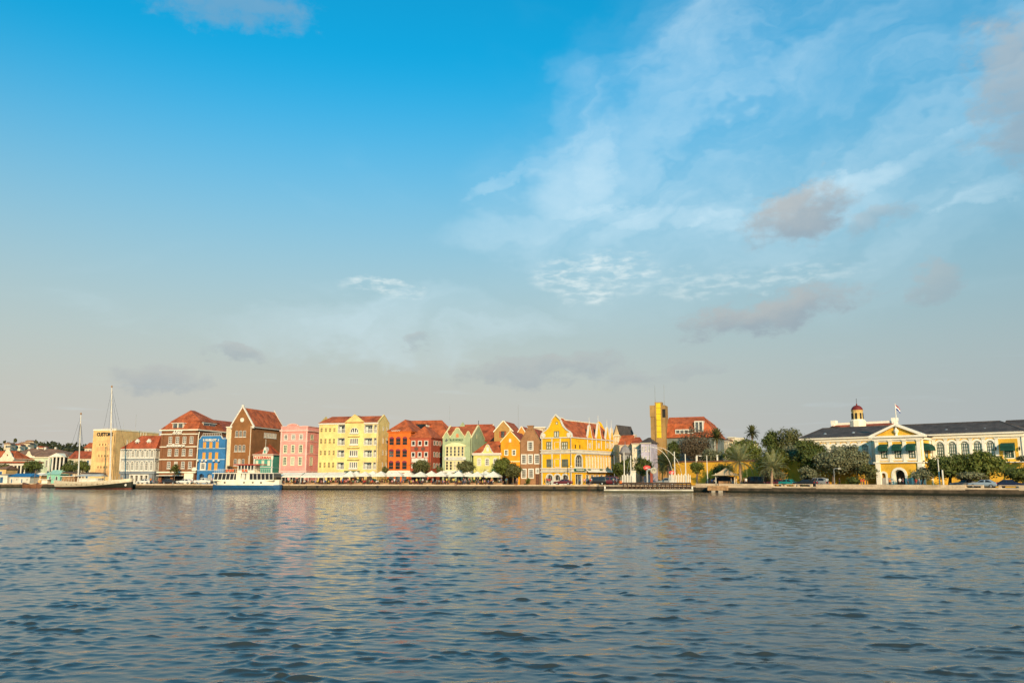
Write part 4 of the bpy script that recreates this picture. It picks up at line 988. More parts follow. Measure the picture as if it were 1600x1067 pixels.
# white mouldings, pilasters and panels
def moulding(v0, v1, n, nm='moulding'):
    z0, z1 = b.f(868, v1)[1], b.f(868, v0)[1]; o = MB(); o.box(-n, W + n, -n, .05, z0, z1); o.box(W - .05, W + n, .05, L, z0, z1); o.build(nm, 'white', b.root); return z0, z1
def balustrade(v0, v1):
    z0, z1 = b.f(868, v1)[1], b.f(868, v0)[1]; o = MB()
    for za_, zb_ in ((z0, z0 + .18), (z1 - .18, z1)): o.box(-.3, W + .3, -.3, .02, za_, zb_); o.box(W - .02, W + .3, .02, L, za_, zb_)
    x = 0
    while x < W: o.box(x, x + .16, -.22, -.02, z0 + .18, z1 - .18); x += .36
    y = 0
    while y < L: o.box(W + .02, W + .22, y, y + .16, z0 + .18, z1 - .18); y += .40
    o.build('balustrade', 'white', b.root)
moulding(683, 684.6, .22); balustrade(702.2, 707.8); balustrade(731, 737.6); moulding(708.2, 709, .14)
for x in (.18, W * .36, W * .64, W - .18):
    for v0, v1 in ((684.8, 702), (709, 731)): b.band('pilaster', 'white', 'f', x - .13, x + .13, b.f(868, v1)[1], b.f(868, v0)[1], .1, 0)
b.band('corner_pilaster', 'white', 'f', W - .5, W - .0, 0, b.f(868, 738)[1], .08, 0); b.band('corner_pilaster', 'white', 'f', 0, .3, 0, b.f(868, 738)[1], .08, 0)
for v0, v1 in ((690, 701), (716.6, 730)):
    z0, z1 = b.f(870, v1)[1], b.f(870, v0)[1]; o = MB(); x0, x1 = b.f(866.4, 696)[0], b.f(874.6, 696)[0]
    for q in ((x0, x1, z0, z0 + .1), (x0, x1, z1 - .1, z1), (x0, x0 + .1, z0, z1), (x1 - .1, x1, z0, z1)): o.box(q[0], q[1], -.07, 0, q[2], q[3])
    o.build('wall_panel', 'white', b.root)
# flank cornice gables with slim finials
for (u, v, hw_) in ug:
    y = b.r(u, 690)[0]; zt = b.r(u, v)[1]; g = scroll(y - hw_, y + hw_, b.H - .2, zt)
    m_ = MB(); m_.prism(g, b.fn('r'), -.35, .06); gg = m_.build('flank_gable', w_pen, b.root); b.coping('white', g, 'r', w=.2, n0=-.4, n1=.14, parent=gg)
    sp_ = MB(); sp_.tube([(W - .1, y, zt), (W - .1, y, zt + 2.2)], [.09, .03]); sp_.build('finial', 'white', gg)
    for sx in (-1, 1): b.band('pilaster', 'white', 'r', y + sx * hw_ - .12, y + sx * hw_ + .12, b.r(u, 702)[1], b.H, .1, 0)
zr = b.r(905, 659.4, W / 2)[1]
r = MB(); yr = 2.2
r.add([(0, .1, b.H), (W + .2, .1, b.H), (W + .2, L, b.H), (0, L, b.H), (W / 2, .1, apz - .4), (W / 2, 3.4, apz - .4), (W / 2, 4.6, zr), (W / 2, L, zr)], [(0, 1, 4), (1, 2, 7, 6, 5, 4), (2, 3, 7), (3, 0, 4, 5, 6, 7), (3, 2, 1, 0)])
rf = r.build('roof', 'tile', b.root); MB().tube([(W / 2, .1, apz - .3), (W / 2, 3.4, apz - .3), (W / 2, 4.6, zr + .1), (W / 2, L, zr + .1)], .14).build('ridge_tiles', 'cream', rf)
sg = b.band('shop_sign', tint('sign_green', (.015, .10, .05)), 'r', b.r(895.4, 734)[0], b.r(912.6, 734)[0], b.r(904, 736.2)[1], b.r(904, 732)[1], .5, .3)
b.text('PENHA', 'white', 898, 732.9, 910.4, 735.4, .53, side='r', bold=.04)
for u in (916.6, 935, 955): b.band('shop_sign', tint('sign_olive', (.10, .13, .07)), 'r', b.r(u, 734)[0], b.r(u + 4, 734)[0], b.r(u, 735.8)[1], b.r(u, 732.4)[1], .5, .3)
aw = MB()
for i in range(8):
    q0 = ya + i * (yb - ya) / 8; aw.add([(W + .1, q0, 3.9), (W + .1, q0 + 2, 3.9), (W + 1.0, q0 + 2, 3.1), (W + 1.0, q0, 3.1)], [(0, 1, 2, 3)])
aw.build('shop_awning', 'canvas', b.root)
# beige continuation at the back corner
b = Bld('beige_street_house', 'slim beige house with dark roof edge behind the golden corner house', 'building', 959.5, 969.5, th=TP, base=b.P + b.xa * (b.W + .1) + b.ya * (b.L + .05), L=9)
b.H = b.f(962, 680)[1]; W = b.W
xs = [(b.W * .2, b.W * .4), (b.W * .6, b.W * .8)]
for v0, v1 in ((684, 690), (697, 706), (714, 724)):
    for x0, x1 in xs: b.win('f', x0, b.f(964, v1)[1], x1, b.f(964, v0)[1], fm='cream', pm='glass2', bars=(1, 2), fw=.1)
ap = (W * .5, b.f(964.5, 664)[1])
w_bei = wallm('beige', (.62, .45, .25)); b.wall(w_bei, front=[(0, 0), (W, 0), (W, b.H), ap, (0, b.H)])
b.gable_roof('slate', [(-.2, b.H), ap, (W + .2, b.H)], .05, 9); b.bandf('cornice', 'cream', 679.6, 681, 964, .2)

# ---- street houses further back
def simple(name, label, u0, u1, s, v_top, m, roof=None, v_ridge=None, side='A', th=None, L=10, rows=(), cols=3, rl=None, pm='glass2', base=None, u2=None):
    b = Bld(name, label, 'building', u0, u1, s, side, th, L, u2=u2, base=base)
    b.H = b.f((u0 + u1) / 2, v_top)[1]
    for v0, v1 in rows:
        z0, z1 = b.f((u0 + u1) / 2, v1)[1], b.f((u0 + u1) / 2, v0)[1]
        for i in range(cols): b.win('f', b.W * (i + .28) / cols, z0, b.W * (i + .72) / cols, z1, fm='white', pm=pm, bars=(2, 2), fw=.1, sill=.08)
    b.wall(m)
    if roof:
        zr = b.f((u0 + u1) / 2, v_ridge, b.L / 2)[1]; k = rl if rl is not None else .25
        b.hip(roof, b.H, (b.W * k, b.L / 2, zr), (b.W * (1 - k), b.L / 2, zr), .3)
    b.bandf('cornice', 'cream', v_top - .6, v_top + .8, (u0 + u1) / 2, .2)
    return b
w_pale = wallm('pale_sand', (.56, .46, .32)); w_lav = wallm('lavender', (.48, .43, .52)); w_ivory = wallm('ivory', (.68, .58, .42))
b = simple('red_roofed_lane_house', 'sand coloured lane house with bright red roof right of the golden house', 969, 989, 20, 695, w_pale, 'tile', 680.5, rows=((699, 706), (714, 722)), cols=3, rl=0.0, th=R(20), L=6)
b.band('gable_edge', 'white', 'f', b.W - .3, b.W + .1, b.H - 1, b.f(988, 680)[1] + .4, -3, -6)
simple('lavender_house', 'pale lavender house beside the tall brown tower', 1003, 1018.5, 12, 692, w_lav, 'slate', 686, rows=((697, 705), (712, 720)), cols=3, th=R(25), L=6)
simple('ivory_lane_house', 'ivory gabled lane house between the red roofed house and lavender house', 989, 1003, 15, 693, w_ivory, 'tile2', 683.5, rows=((698, 706), (714, 722)), cols=2, th=R(15), L=6)
simple('white_attic_house', 'small white attic with dark roof left of the tower top', 1007, 1020, 60, 689, wallm('off_white', (.62, .58, .52)), 'slate', 684, rows=(), th=R(20))
# lantern cupola on a pale house
lc = thing('grey_cupola', 'grey slated octagonal cupola standing behind the white bridge poles', 'cupola', (*on(978, 12), GZ))
Yc = lc.location.y; z0, z1, z2 = hz(742, Yc) - GZ, hz(704.5, Yc) - GZ, hz(694, Yc) - GZ
c = MB(); c.lathe([(1.0, 0), (1.0, z1 - .9)], 8); c.build('drum', tint('cupola_grey', (.30, .29, .28)), lc)
c = MB(); c.lathe([(1.1, z1 - 1.0), (1.5, z1 - .5), (1.25, z1 + .1), (.9, z1 + .9), (.35, z2 - .4), (.08, z2), (.04, z2 + .8)], 8); c.build('roof', tint('cupola_slate', (.22, .20, .20)), lc)
c = MB()
for k_ in range(8):
    a = (k_ + .5) * math.pi / 4; c.box(math.cos(a) * .95 - .12, math.cos(a) * .95 + .12, math.sin(a) * .95 - .12, math.sin(a) * .95 + .12, z1 - 3.2, z1 - 1.2)
c.build('lattice', 'dark', lc)

# ---- brown tower with yellow strip
w_tow = wallm('brown_concrete', (.34, .20, .07)); 
b = Bld('brown_tower', 'tall brown concrete tower with bright yellow vertical strip and two aerials', 'tower', 1019.2, 1042.6, 24, 'B', th=R(20), L=4.5)
b.H = b.f(1020, 633.4)[1]; W = b.W
b.wall(w_tow)
xs0, xs1 = b.f(1026, 655)[0], b.f(1033, 655)[0]; zt = b.f(1029, 628.4)[1]
c = MB(); c.box(xs0 - .35, xs1 + .35, -.3, 1.6, 0, zt); c.build('central_shaft', w_tow, b.root)
c = MB(); c.box(xs0, xs1, -.36, -.3, b.f(1029, 684)[1], zt - .25); st = c.build('yellow_strip', tint('strip_yellow', (.70, .48, .015)), b.root)
zz = b.f(1029, 684)[1]
for i in range(1, 6):
    z = zz + (zt - zz) * i / 6; MB().box(xs0, xs1, -.372, -.36, z - .03, z + .03).build('panel_joint', 'darkwood', st)
c = MB(); c.box(W - .8, W + .02, -.02, .4, b.H - 3.2, b.H - 1.0); c.build('louvre', 'dark', b.root)
c = MB(); c.box(-.12, xs0 - .35, -.15, 1, b.H - 3.0, b.H + .02); c.box(xs1 + .35, W - .9, -.15, 1, b.H - 3.0, b.H + .02); c.build('top_block', w_tow, b.root)
for u in (1023, 1037.2): 
    x, z = b.f(u, 601.5, 2); MB().tube([(x, 2, b.H - .2), (x, 2, z)], [.08, .04]).build('aerial', 'steel', b.root)

# ---- red mansard roofed hall behind the trees
b = Bld('red_mansard_hall', 'broad hall with big red mansard roof and white framed roof window behind trees', 'building', 1043, 1121, 27, 'B', th=R(24), L=12)
b.H = b.f(1050, 684)[1]; W, L = b.W, b.L
b.wall(wallm('grey_green', (.17, .19, .17)))
z1 = b.f(1060, 662, 1.2)[1]; z2 = b.f(1060, 652.4, 5)[1]
P_ = lambda k, y, z: (k, y, z)
r = MB(); A = [(-.3, -.4, b.H), (W + .4, -.4, b.H), (W + .4, L + .4, b.H), (-.3, L + .4, b.H)]; Bq = [(-.3, 1.4, z1), (W - 1.9, 1.4, z1), (W - 1.9, L - 1.4, z1), (-.3, L - 1.4, z1)]
xe = b.f(1100, 652, 5)[0]
r.add(A + Bq + [(-.3, 5, z2), (xe, 5, z2)], [(0, 1, 5, 4), (1, 2, 6, 5), (2, 3, 7, 6), (4, 5, 9, 8), (5, 6, 9), (6, 7, 8, 9), (3, 2, 1, 0), (0, 4, 8, 7, 3)])
rf = r.build('roof', 'tile', b.root); MB().tube([(-.3, 5, z2), (xe, 5, z2), (W - 1.9, 1.4, z1), (W + .4, -.4, b.H)], .10).build('ridge_tiles', 'tile2', rf)
def roofwin(u0, u1, v0, v1, y, npx, fw):
    x0, x1 = b.f(u0, (v0 + v1) / 2, y)[0], b.f(u1, (v0 + v1) / 2, y)[0]; z0, z1 = b.f((u0 + u1) / 2, v1, y)[1], b.f((u0 + u1) / 2, v0, y)[1]
    d = MB(); fn = b.fn('f'); d.prism([(x0, z0), (x1, z0), (x1, z1), (x0, z1)], fn, -y - 3, -y); d.cur = 1
    w = (x1 - x0 - fw) / npx
    for i in range(npx): d.prism([(x0 + fw + w * i, z0 + fw), (x0 + w * (i + 1), z0 + fw), (x0 + w * (i + 1), z1 - fw), (x0 + fw + w * i, z1 - fw)], fn, -y, -y + .04)
    return d.build('dormer', ['white', 'glass2'], b.root)
roofwin(1085, 1099, 657.4, 676, .3, 2, .3); roofwin(1055, 1083, 670.6, 678, .1, 4, .25)

# ---- roofs peeping over the fort trees
simple('distant_cream_house', 'small cream attic above the fort trees near the fan palm', 1141, 1151, 62, 683, w_ivory, None, side='B', L=6)
b = simple('distant_gable_house', 'dark roofed cream gable above the fort trees left of tall fan palm', 1152, 1171, 58, 692, w_ivory, 'slate', 686, side='B', L=6, rl=.45)
simple('distant_grey_roof_house', 'low grey roofed house left of the cream attic above the trees', 1126, 1142, 60, 689, w_pale, 'oldroof', 685, side='B', L=6)
# ------------------------------------------------------------------ fort wall and palace
w_fort = wallm('fort_yellow', (.66, .34, .03), var=.1)
b = Bld('fort_wall', 'long sloping golden yellow fort wall half hidden by trees', 'fort wall', 1052, 1352, 15.2, 'B', L=1.6)
b.H = b.f(1110, 721.6)[1]; W = b.W
zr = b.H
c = MB(); n = 12
for i in range(n):
    x0, x1 = W * i / n, W * (i + 1) / n
    c.add([(x0, -.7, 0), (x1, -.7, 0), (x1, 1.6, 0), (x0, 1.6, 0), (x0, 0, zr), (x1, 0, zr), (x1, 1.6, zr), (x0, 1.6, zr)], [(0, 1, 5, 4), (4, 5, 6, 7), (2, 3, 7, 6)] + ([(3, 0, 4, 7)] if i == 0 else []) + ([(1, 2, 6, 5)] if i == n - 1 else []))
c.build('wall', w_fort, b.root)
MB().box(-.1, W + .1, -.12, 1.7, zr, zr + .3).build('coping', tint('coping_brown', (.20, .09, .05)), b.root)
for u, v in ((1120, 719.5), (1088, 719)):
    x, _ = b.f(u, 722); MB().box(x - .12, x + .12, .2, .44, zr, zr + 1.6).build('wall_post', 'pwhite', b.root)

w_pal = wallm('palace_cream', (.84, .74, .56), var=.06); w_pay = wallm('palace_ochre', (.78, .44, .05))
b = Bld('palace', 'long cream and ochre palace with pedimented portico, arched windows and dark roof', 'palace', 1257, 1606, 21, 'B', L=13)
PALB = b; b.H = b.f(1470, 679)[1]; W, L = b.W, b.L
cols = [(1283, 1291), (1298.6, 1306.6), (1314.8, 1322.8), (1331, 1339), (1347.6, 1356)]
colsR = [(1464, 1474.6), (1483.2, 1493.4), (1502.4, 1513), (1522.4, 1533), (1542.2, 1553.8)]
z0, z1 = b.f(1470, 714)[1], b.f(1470, 690.6)[1]
def evens(cs, v):
    x = [(b.f(a, v)[0], b.f(c, v)[0]) for a, c in cs]; c0, c1 = sum(x[0]) / 2, sum(x[-1]) / 2; w = sum(q - p for p, q in x) / len(x)
    return [c0 + (c1 - c0) * i / (len(x) - 1) for i in range(len(x))], w
for cs in (cols, colsR):
    cc, w = evens(cs, 702)
    for x in cc:
        b.win('f', x - w / 2, z0, x + w / 2, z1, arch=w * .42, fm='green', pm='white', bars=(3, 4), fw=.10, bw=.08, surround=0, proud=.02, rev=.1)
        o = MB(); pts = arch_pts(x - w / 2 - .32, x + w / 2 + .32, z1 - w * .42 - .1, z1 + .45, w * .62, 9)[2:]; inn = arch_pts(x - w / 2 - .03, x + w / 2 + .03, z1 - w * .42 - .1, z1 + .06, w * .45, 9)[2:]
        ring = list(pts) + list(reversed(inn)); o.prism(ring, b.fn('f'), 0, .13); o.build('arch_moulding', 'pwhite', b.root)
    for i in range(len(cc) + 1):
        x = cc[0] - (cc[1] - cc[0]) / 2 + (cc[1] - cc[0]) * i
        b.band('pilaster', 'pwhite', 'f', x - .28, x + .28, b.f(1470, 723)[1], b.f(1470, 686)[1], .16, 0)
        b.band('pilaster_capital', 'cream', 'f', x - .38, x + .38, b.f(1470, 687.6)[1], b.f(1470, 686)[1], .24, 0)
    for i in range(len(cc)):
        hp = (cc[1] - cc[0]) / 2 - .29; zt_ = b.f(1470, 686.4)[1]; ro = w / 2 + .30
        for sx in (-1, 1):
            arc_ = [(cc[i] + sx * ro * math.sin(q * math.pi / 12), z1 - w * .42 - .1 + (w * .42 + .52) * math.cos(q * math.pi / 12)) for q in range(7)]
            pg = [(cc[i] + sx * hp, arc_[-1][1]), (cc[i] + sx * hp, zt_), (cc[i], zt_)] + arc_
            o = MB(); o.prism(pg, b.fn('f'), 0, .035); o.build('spandrel', w_pay, b.root)
# ochre end bay with awning
xe0, xe1 = b.f(1559.6, 700)[0], b.f(1591, 700)[0]
xw0, xw1 = b.f(1570, 710)[0], b.f(1584.4, 710)[0]; zw0, zw1 = b.f(1577, 715)[1], b.f(1577, 700)[1]
b.win('f', xw0, zw0, xw1, zw1, fm='green', pm='white', bars=(4, 3), fw=.15, bw=.12, surround=.0, rev=.18)
b.wall(w_pal)
MB().prism([(xe0, b.f(1575, 722)[1]), (xe1, b.f(1575, 722)[1]), (xe1, b.f(1575, 685)[1]), (xe0, b.f(1575, 685)[1])], b.fn('f'), .005, .03)
o = MB(); fn = b.fn('f'); za, zb = b.f(1575, 722)[1], b.f(1575, 685.2)[1]
for q in ((xe0, xw0 - .25, za, zb), (xw1 + .25, xe1, za, zb), (xw0 - .25, xw1 + .25, za, zw0 - .2), (xw0 - .25, xw1 + .25, zw1 + .1, zb)): o.prism([(q[0], q[2]), (q[1], q[2]), (q[1], q[3]), (q[0], q[3])], fn, 0, .05)
o.build('ochre_bay', w_pay, b.root)
def awning(b, x0, x1, z0, z1, yb=0., side='f', out=1.25, npl=5, name='awning'):
    o = MB(); fn = b.fn(side)
    prof = [(0, z1), (out * .5, z1 - (z1 - z0) * .14), (out * .88, z1 - (z1 - z0) * .5), (out, z0)]
    vs = []; 
    for p, q in prof: vs += [fn(x0, q, p - yb), fn(x1, q, p - yb)]
    f = [(0, 1, 3, 2), (2, 3, 5, 4), (4, 5, 7, 6)]
    o.add(vs + [fn(x0, z0, -yb), fn(x1, z0, -yb)], f + [(0, 2, 4, 6, 8), (1, 9, 7, 5, 3)])
    a = o.build(name, 'greencloth', b.root)
    rb = MB()
    for i in range(npl):
        z = z0 + (z1 - z0) * i / npl * .8; p = out if i == 0 else out - .02
        rb.tube([fn(x0, z, p - yb + .02 - .12 * i / npl), fn(x1, z, p - yb + .02 - .12 * i / npl)], .035, 4)
    rb.build('awning_ribs', 'green', a)
    return a
awning(b, b.f(1565, 700)[0], b.f(1586.4, 700)[0], b.f(1575, 704)[1], b.f(1575, 691.5)[1])
b.bandf('entablature', w_pal, 680.4, 685.2, 1470, .2, flank=True); b.bandf('cornice', 'pwhite', 677.4, 680.4, 1470, .5, flank=True)
b.bandf('string_course', 'pwhite', 722.4, 724, 1470, .2)
o = MB(); za = b.f(1470, 724)[1]
o.box(.0, b.f(1372, 740)[0], -.04, .02, 0, za); o.build('ground_storey', w_pay, b.root); MB().box(b.f(1446, 740)[0], W, -.04, .02, 0, za).build('ground_storey', w_pay, b.root)
xs0, xs1 = b.f(1559, 735)[0], W + 3
o = MB(); o.box(xs0 - .5, xs1, -4, -.05, 0, b.f(1575, 723)[1]); o.build('terrace_block', w_pay, b.root); o = MB(); o.box(xs0 - .7, xs1, -4.2, -.05, b.f(1575, 723)[1], b.f(1575, 721.5)[1]); o.build('terrace_coping', 'cream', b.root)
# roofs: slate hips over both wings
zR = b.f(1470, 661.5, L / 2)[1]; zE = b.H + .15
xl = b.f(1285, 667, L / 2)[0]; xr = b.f(1562, 657.6, L / 2)[0]
b.hip('slate', zE, (xl, L / 2, zR), (xr, L / 2, zR), .6)
for u, v in ((1289.5, 678.5), (1333.5, 676.5), (1479, 672.5), (1510, 672), (1539.5, 670.8)):
    x, z = b.f(u, v, 2.2); MB().lathe([(.35, z - .3), (.42, z), (.25, z + .25), (.05, z + .3)], 8, (x, 2.2)).build('roof_vent', 'steel', b.root)
for u in (1556.5, 1593.5):
    x, z = b.f(u, 700.5); MB().lathe([(.04, z - .4), (.12, z - .2), (.15, z + .12), (.06, z + .35), (.02, z + .4)], 6, (x, -.35)).build('wall_lantern', 'black', b.root)
# second wing at the far right
b2 = Bld('palace_side_wing', 'dark roofed cream wing rising beyond the right end of the palace', 'building', 1580, 1660, 38, 'B', L=10); b2.H = b2.f(1600, 668)[1]; b2.wall(w_pal)
zz = b2.f(1590, 656.6, 5)[1]; b2.hip('slate', b2.H, (b2.f(1572, 657, 5)[0], 5, zz), (b2.W, 5, zz), .4)

# portico
PT = b.P - NB * 5.2
b = Bld('palace_portico', 'two storey ochre portico with white pediment, green awnings and arched gate', 'portico', 1371, 1444.5, base=on(1371, 15.8, 'B'), th=TB, L=5.2)
b.H = b.f(1400, 688)[1]; W, L = b.W, b.L
xa0, xa1 = b.f(1396.4, 748)[0], b.f(1415.4, 748)[0]
b.win('f', xa0, .02, xa1, b.f(1405, 732.8)[1], arch=(xa1 - xa0) / 2, fm='pwhite', pm='dark', fw=.08, surround=.38, proud=.14, rev=1.6, name='gate_arch')
xb0, xb1 = b.f(1377.4, 748)[0], b.f(1385, 748)[0]
b.win('f', xb0, .02, xb1, b.f(1381, 738.4)[1], arch=(xb1 - xb0) / 2, fm='pwhite', pm=tint('ochre_door', (.35, .17, .03)), fw=.06, surround=.3, proud=.1, rev=.4, name='side_door')
xb0, xb1 = b.f(1427, 748)[0], b.f(1435, 748)[0]
b.win('f', xb0, .02, xb1, b.f(1431, 738.4)[1], arch=(xb1 - xb0) / 2, fm='pwhite', pm=tint('ochre_door', (.35, .17, .03)), fw=.06, surround=.3, proud=.1, rev=.4, name='side_door')
pil = [b.f(u, 705)[0] for u in (1366.6, 1390.6, 1415.2, 1439.4)]
pil = [.45 + (W - .9) * i / 3 for i in range(4)]
zl, zm = b.f(1400, 722.6)[1], b.f(1400, 687)[1]
for i in range(3):
    c = (pil[i] + pil[i + 1]) / 2; zw0, zw1 = b.f(1400, 715.6)[1], b.f(1400, 697)[1]
    b.win('f', c - .62, zw0, c + .62, zw1, fm='green', pm='white', bars=(2, 3), fw=.14, bw=.12, surround=0, rev=.1)
zs = b.r(1449, 714)[1], b.r(1449, 697)[1]
b.win('r', L * .35, zs[0], L * .65, zs[1], fm='green', pm='white', bars=(2, 3), fw=.15, surround=.12)
b.wall(w_pay, rev=.3)
for i in range(3):
    c = (pil[i] + pil[i + 1]) / 2; hw_ = (pil[1] - pil[0]) / 2 - .42
    awning(b, c - hw_ * .86, c + hw_ * .86, b.f(1400, 704.2)[1], b.f(1400, 693.4)[1])
    o = MB()
    for q in ((c - hw_, c + hw_, zm - .35, zm - .1), (c - .95, c - .66, zw0 - .15, zw1), (c + .66, c + .95, zw0 - .15, zw1), (c - 1.0, c + 1.0, zw0 - .35, zw0 - .12), (c - hw_, c + hw_, zl + .35, zl + .5)): o.box(q[0], q[1], -.09, 0, q[2], q[3])
    o.build('window_surround', 'pwhite', b.root)
awning(b, L * .2, L * .85, b.r(1450, 704)[1], b.r(1450, 692.4)[1], side='r')
awl = MB()
for x in pil: b.band('pilaster', 'pwhite', 'f', x - .33, x + .33, zl, zm, .2, 0); b.band('pilaster_capital', 'cream', 'f', x - .42, x + .42, zm - .3, zm, .28, 0)
for x in (pil[0], pil[3]): b.band('corner_pier', 'pwhite', 'f', x - .45, x + .45, 0, zl, .25, 0)
b.band('corner_pier', 'pwhite', 'r', .0, .7, 0, zm, .2, 0); b.band('corner_pier', 'pwhite', 'r', L - .6, L, 0, zm, .2, 0)
b.bandf('ledge', 'pwhite', 721.4, 723.2, 1400, .35, flank=True)
b.bandf('plinth', 'concrete', 746.5, 757, 1384, .08, x0=.0, x1=xa0 - .5); b.bandf('plinth', 'concrete', 746.5, 757, 1384, .08, x0=xa1 + .5, x1=W)
b.bandf('entablature', 'pwhite', 682.6, 687.4, 1400, .3, flank=True)
ze = b.f(1400, 682.8)[1]; ap = (W / 2, b.f(1401, 665.4)[1])
ty = MB(); ty.prism([(-.3, ze), (W + .3, ze), ap], b.fn('f'), -.6, .02); ty.build('tympanum', w_pay, b.root)
b.coping('pwhite', [(-.9, ze - .12), (ap[0], ap[1])], w=.45, n0=-.7, n1=.55, name='pediment_cornice'); b.coping('pwhite', [(ap[0], ap[1]), (W + .9, ze - .12)], w=.45, n0=-.7, n1=.55, name='pediment_cornice')
b.band('pediment_base', 'pwhite', 'f', -.9, W + .9, ze - .1, ze + .3, .6, 0)
r = MB(); r.add([(-.8, .35, ze), (W + .8, .35, ze), (ap[0], .35, ap[1]), (-.8, 12, ze), (W + .8, 12, ze), (ap[0], 12, ap[1])], [(0, 2, 5, 3), (2, 1, 4, 5), (0, 1, 2), (3, 5, 4), (0, 3, 4, 1)]); r.build('roof', 'slate', b.root)
o = MB(); x, z = W / 2, (ze + ap[1]) / 2 - .2; o.lathe([(.1, z - 1.0), (.32, z - .7), (.2, z - .3), (.42, z + .1), (.5, z + .4), (.2, z + .75), (.25, z + 1.0), (.06, z + 1.2)], 8, (x, -.12)); o.build('coat_of_arms', 'pwhite', b.root)
# flag on the pediment
fp = b.root.matrix_basis @ Vector((W / 2, .4, ap[1] + .3))
Yf = fp.y; zt = hz(630.5, Yf)
fl = thing('flag_pole', 'white flag pole with striped flag above the palace pediment', 'flag', (fp.x, fp.y, fp.z))
MB().tube([(0, 0, 0), (0, 0, zt - fp.z)], [.11, .06]).build('pole', 'pwhite', fl)
flm = [tint('flag_red', (.38, .05, .05)), tint('flag_white', (.8, .78, .75)), tint('flag_blue', (.03, .05, .25))]
o = MB(); nx = 8
for st in range(3):
    o.cur = st
    for i in range(nx):
        def p(k, s_): return (.08 + k * .11, .12 * math.sin(k * 1.1), zt - fp.z - .1 - s_ * .32 - k * .12)
        o.add([p(i, st), p(i + 1, st), p(i + 1, st + 1), p(i, st + 1)], [(0, 1, 2, 3)])
o.build('flag_cloth', flm, fl)
# domed clock turret and red-tiled church roof behind
b = Bld('fort_church', 'red tiled church roof with white stepped parapets behind the palace ridge', 'church', 1299, 1396, 46, 'B', L=9); b.H = b.f(1340, 669)[1]
b.wall(w_pal); zz = b.f(1340, 662.4, 4)[1]; b.hip('tile2', b.H, (0, 4, zz), (b.W, 4, zz), .2)
b.bandf('ridge_parapet', 'pwhite', 661, 663, 1340, -3.6) if False else MB().box(.2, b.W - .2, 3.7, 4.4, zz - .2, zz + .45).build('ridge_parapet', 'pwhite', b.root)
o = MB()
for x in (0, b.W): o.box(x - .4, x + .4, 3, 5, b.H, zz + .3); o.box(x - .6, x + .6, 3.3, 4.7, zz + .3, zz + 1.1)
o.build('gable_block', 'pwhite', b.root)
P = on(1347, 41, 'B'); Y = P.y
dt = thing('domed_turret', 'round ochre turret with small dark red dome behind the palace roof', 'turret', (P.x, P.y, GZ))
sc = Y / F; H = lambda v: hz(v, Y) - GZ
MB().lathe([(11.8 * sc, 0), (11.8 * sc, H(658)), (10.8 * sc, H(656.6)), (9 * sc, H(655))], 10).build('base', w_pal, dt)
MB().lathe([(8.4 * sc, H(656)), (8.3 * sc, H(643)), (9 * sc, H(642.4)), (9 * sc, H(641))], 12).build('drum', wallm('turret_ochre', (.66, .44, .16)), dt)
MB().lathe([(8.8 * sc, H(641.2)), (8.3 * sc, H(638.4)), (6.6 * sc, H(635.8)), (4 * sc, H(634)), (1.2 * sc, H(633.2)), (.9 * sc, H(631)), (.2 * sc, H(630))], 12).build('dome', tint('dome_red', (.16, .02, .015)), dt, smooth=True)
MB().tube([(0, 0, H(631)), (0, 0, H(622.5))], .05).build('weather_vane', 'black', dt)
for k in range(8):
    a = k * math.pi / 4 + .2; o = MB(); o.box(-.2, .2, -.06, .06, -.75, .75); w = o.build('louvre', 'dark', dt); w.location = (math.cos(a) * 8.4 * sc, math.sin(a) * 8.4 * sc, H(650.5)); w.rotation_euler.z = a + math.pi / 2

# fort-side quay parapet: light stone band with gaps closed by railings
def parapet(u0, u1, side='B'):
    t0, t1 = line_t(u0, QB, DB), line_t(u1, QB, DB); P0 = QB + DB * t0
    r = thing('quay_parapet', '', 'parapet', (P0.x, P0.y, GZ), -TB, 'light stone parapets along the fort quay'); Ln = t1 - t0
    n = max(2, int(Ln / 2.4)); sl_ = Ln / n
    for i in range(n):
        o = MB(); o.box(i * sl_ + .015, (i + 1) * sl_ - .015, -.02 - .02 * (i % 2), .5, -.33, .52); o.build('parapet_stone', 'capstone', r)
    return r
for i, (a, c, lb) in enumerate(((1087, 1206, 'light stone parapet below the tan tent and large date palm'), (1275, 1508, 'long light stone parapet in front of the palace portico'), (1592, 1640, 'short light stone parapet at the right edge of the picture'))):
    parapet(a, c)['label'] = lb
def bench(u, s, lb):
    P = on(u, s, 'B'); r = thing('stone_bench', lb, 'bench', (P.x, P.y, GZ), -TB, 'white stone benches along the fort quay')
    o = MB(); o.box(-1.5, 1.5, -.25, .25, .40, .52); o.build('seat', 'capstone', r)
    for x in (-1.3, 1.3): o = MB(); o.box(x - .2, x + .2, -.2, .2, 0, .4); o.build('leg', 'capstone', r)
for u, s, lb in ((1218, 1.2, 'pale stone bench at the end of the parapet near the small date palm'), (1232.5, 1.2, 'pale stone bench in front of the teal car'), (1258, 1.2, 'pale stone bench in front of the black car beside teal one'), (1577, 1.0, 'pale stone bench in front of the dark blue car at far right'), (1522, 1.0, 'pale stone bench in front of the silver blue saloon')): bench(u, s, lb)
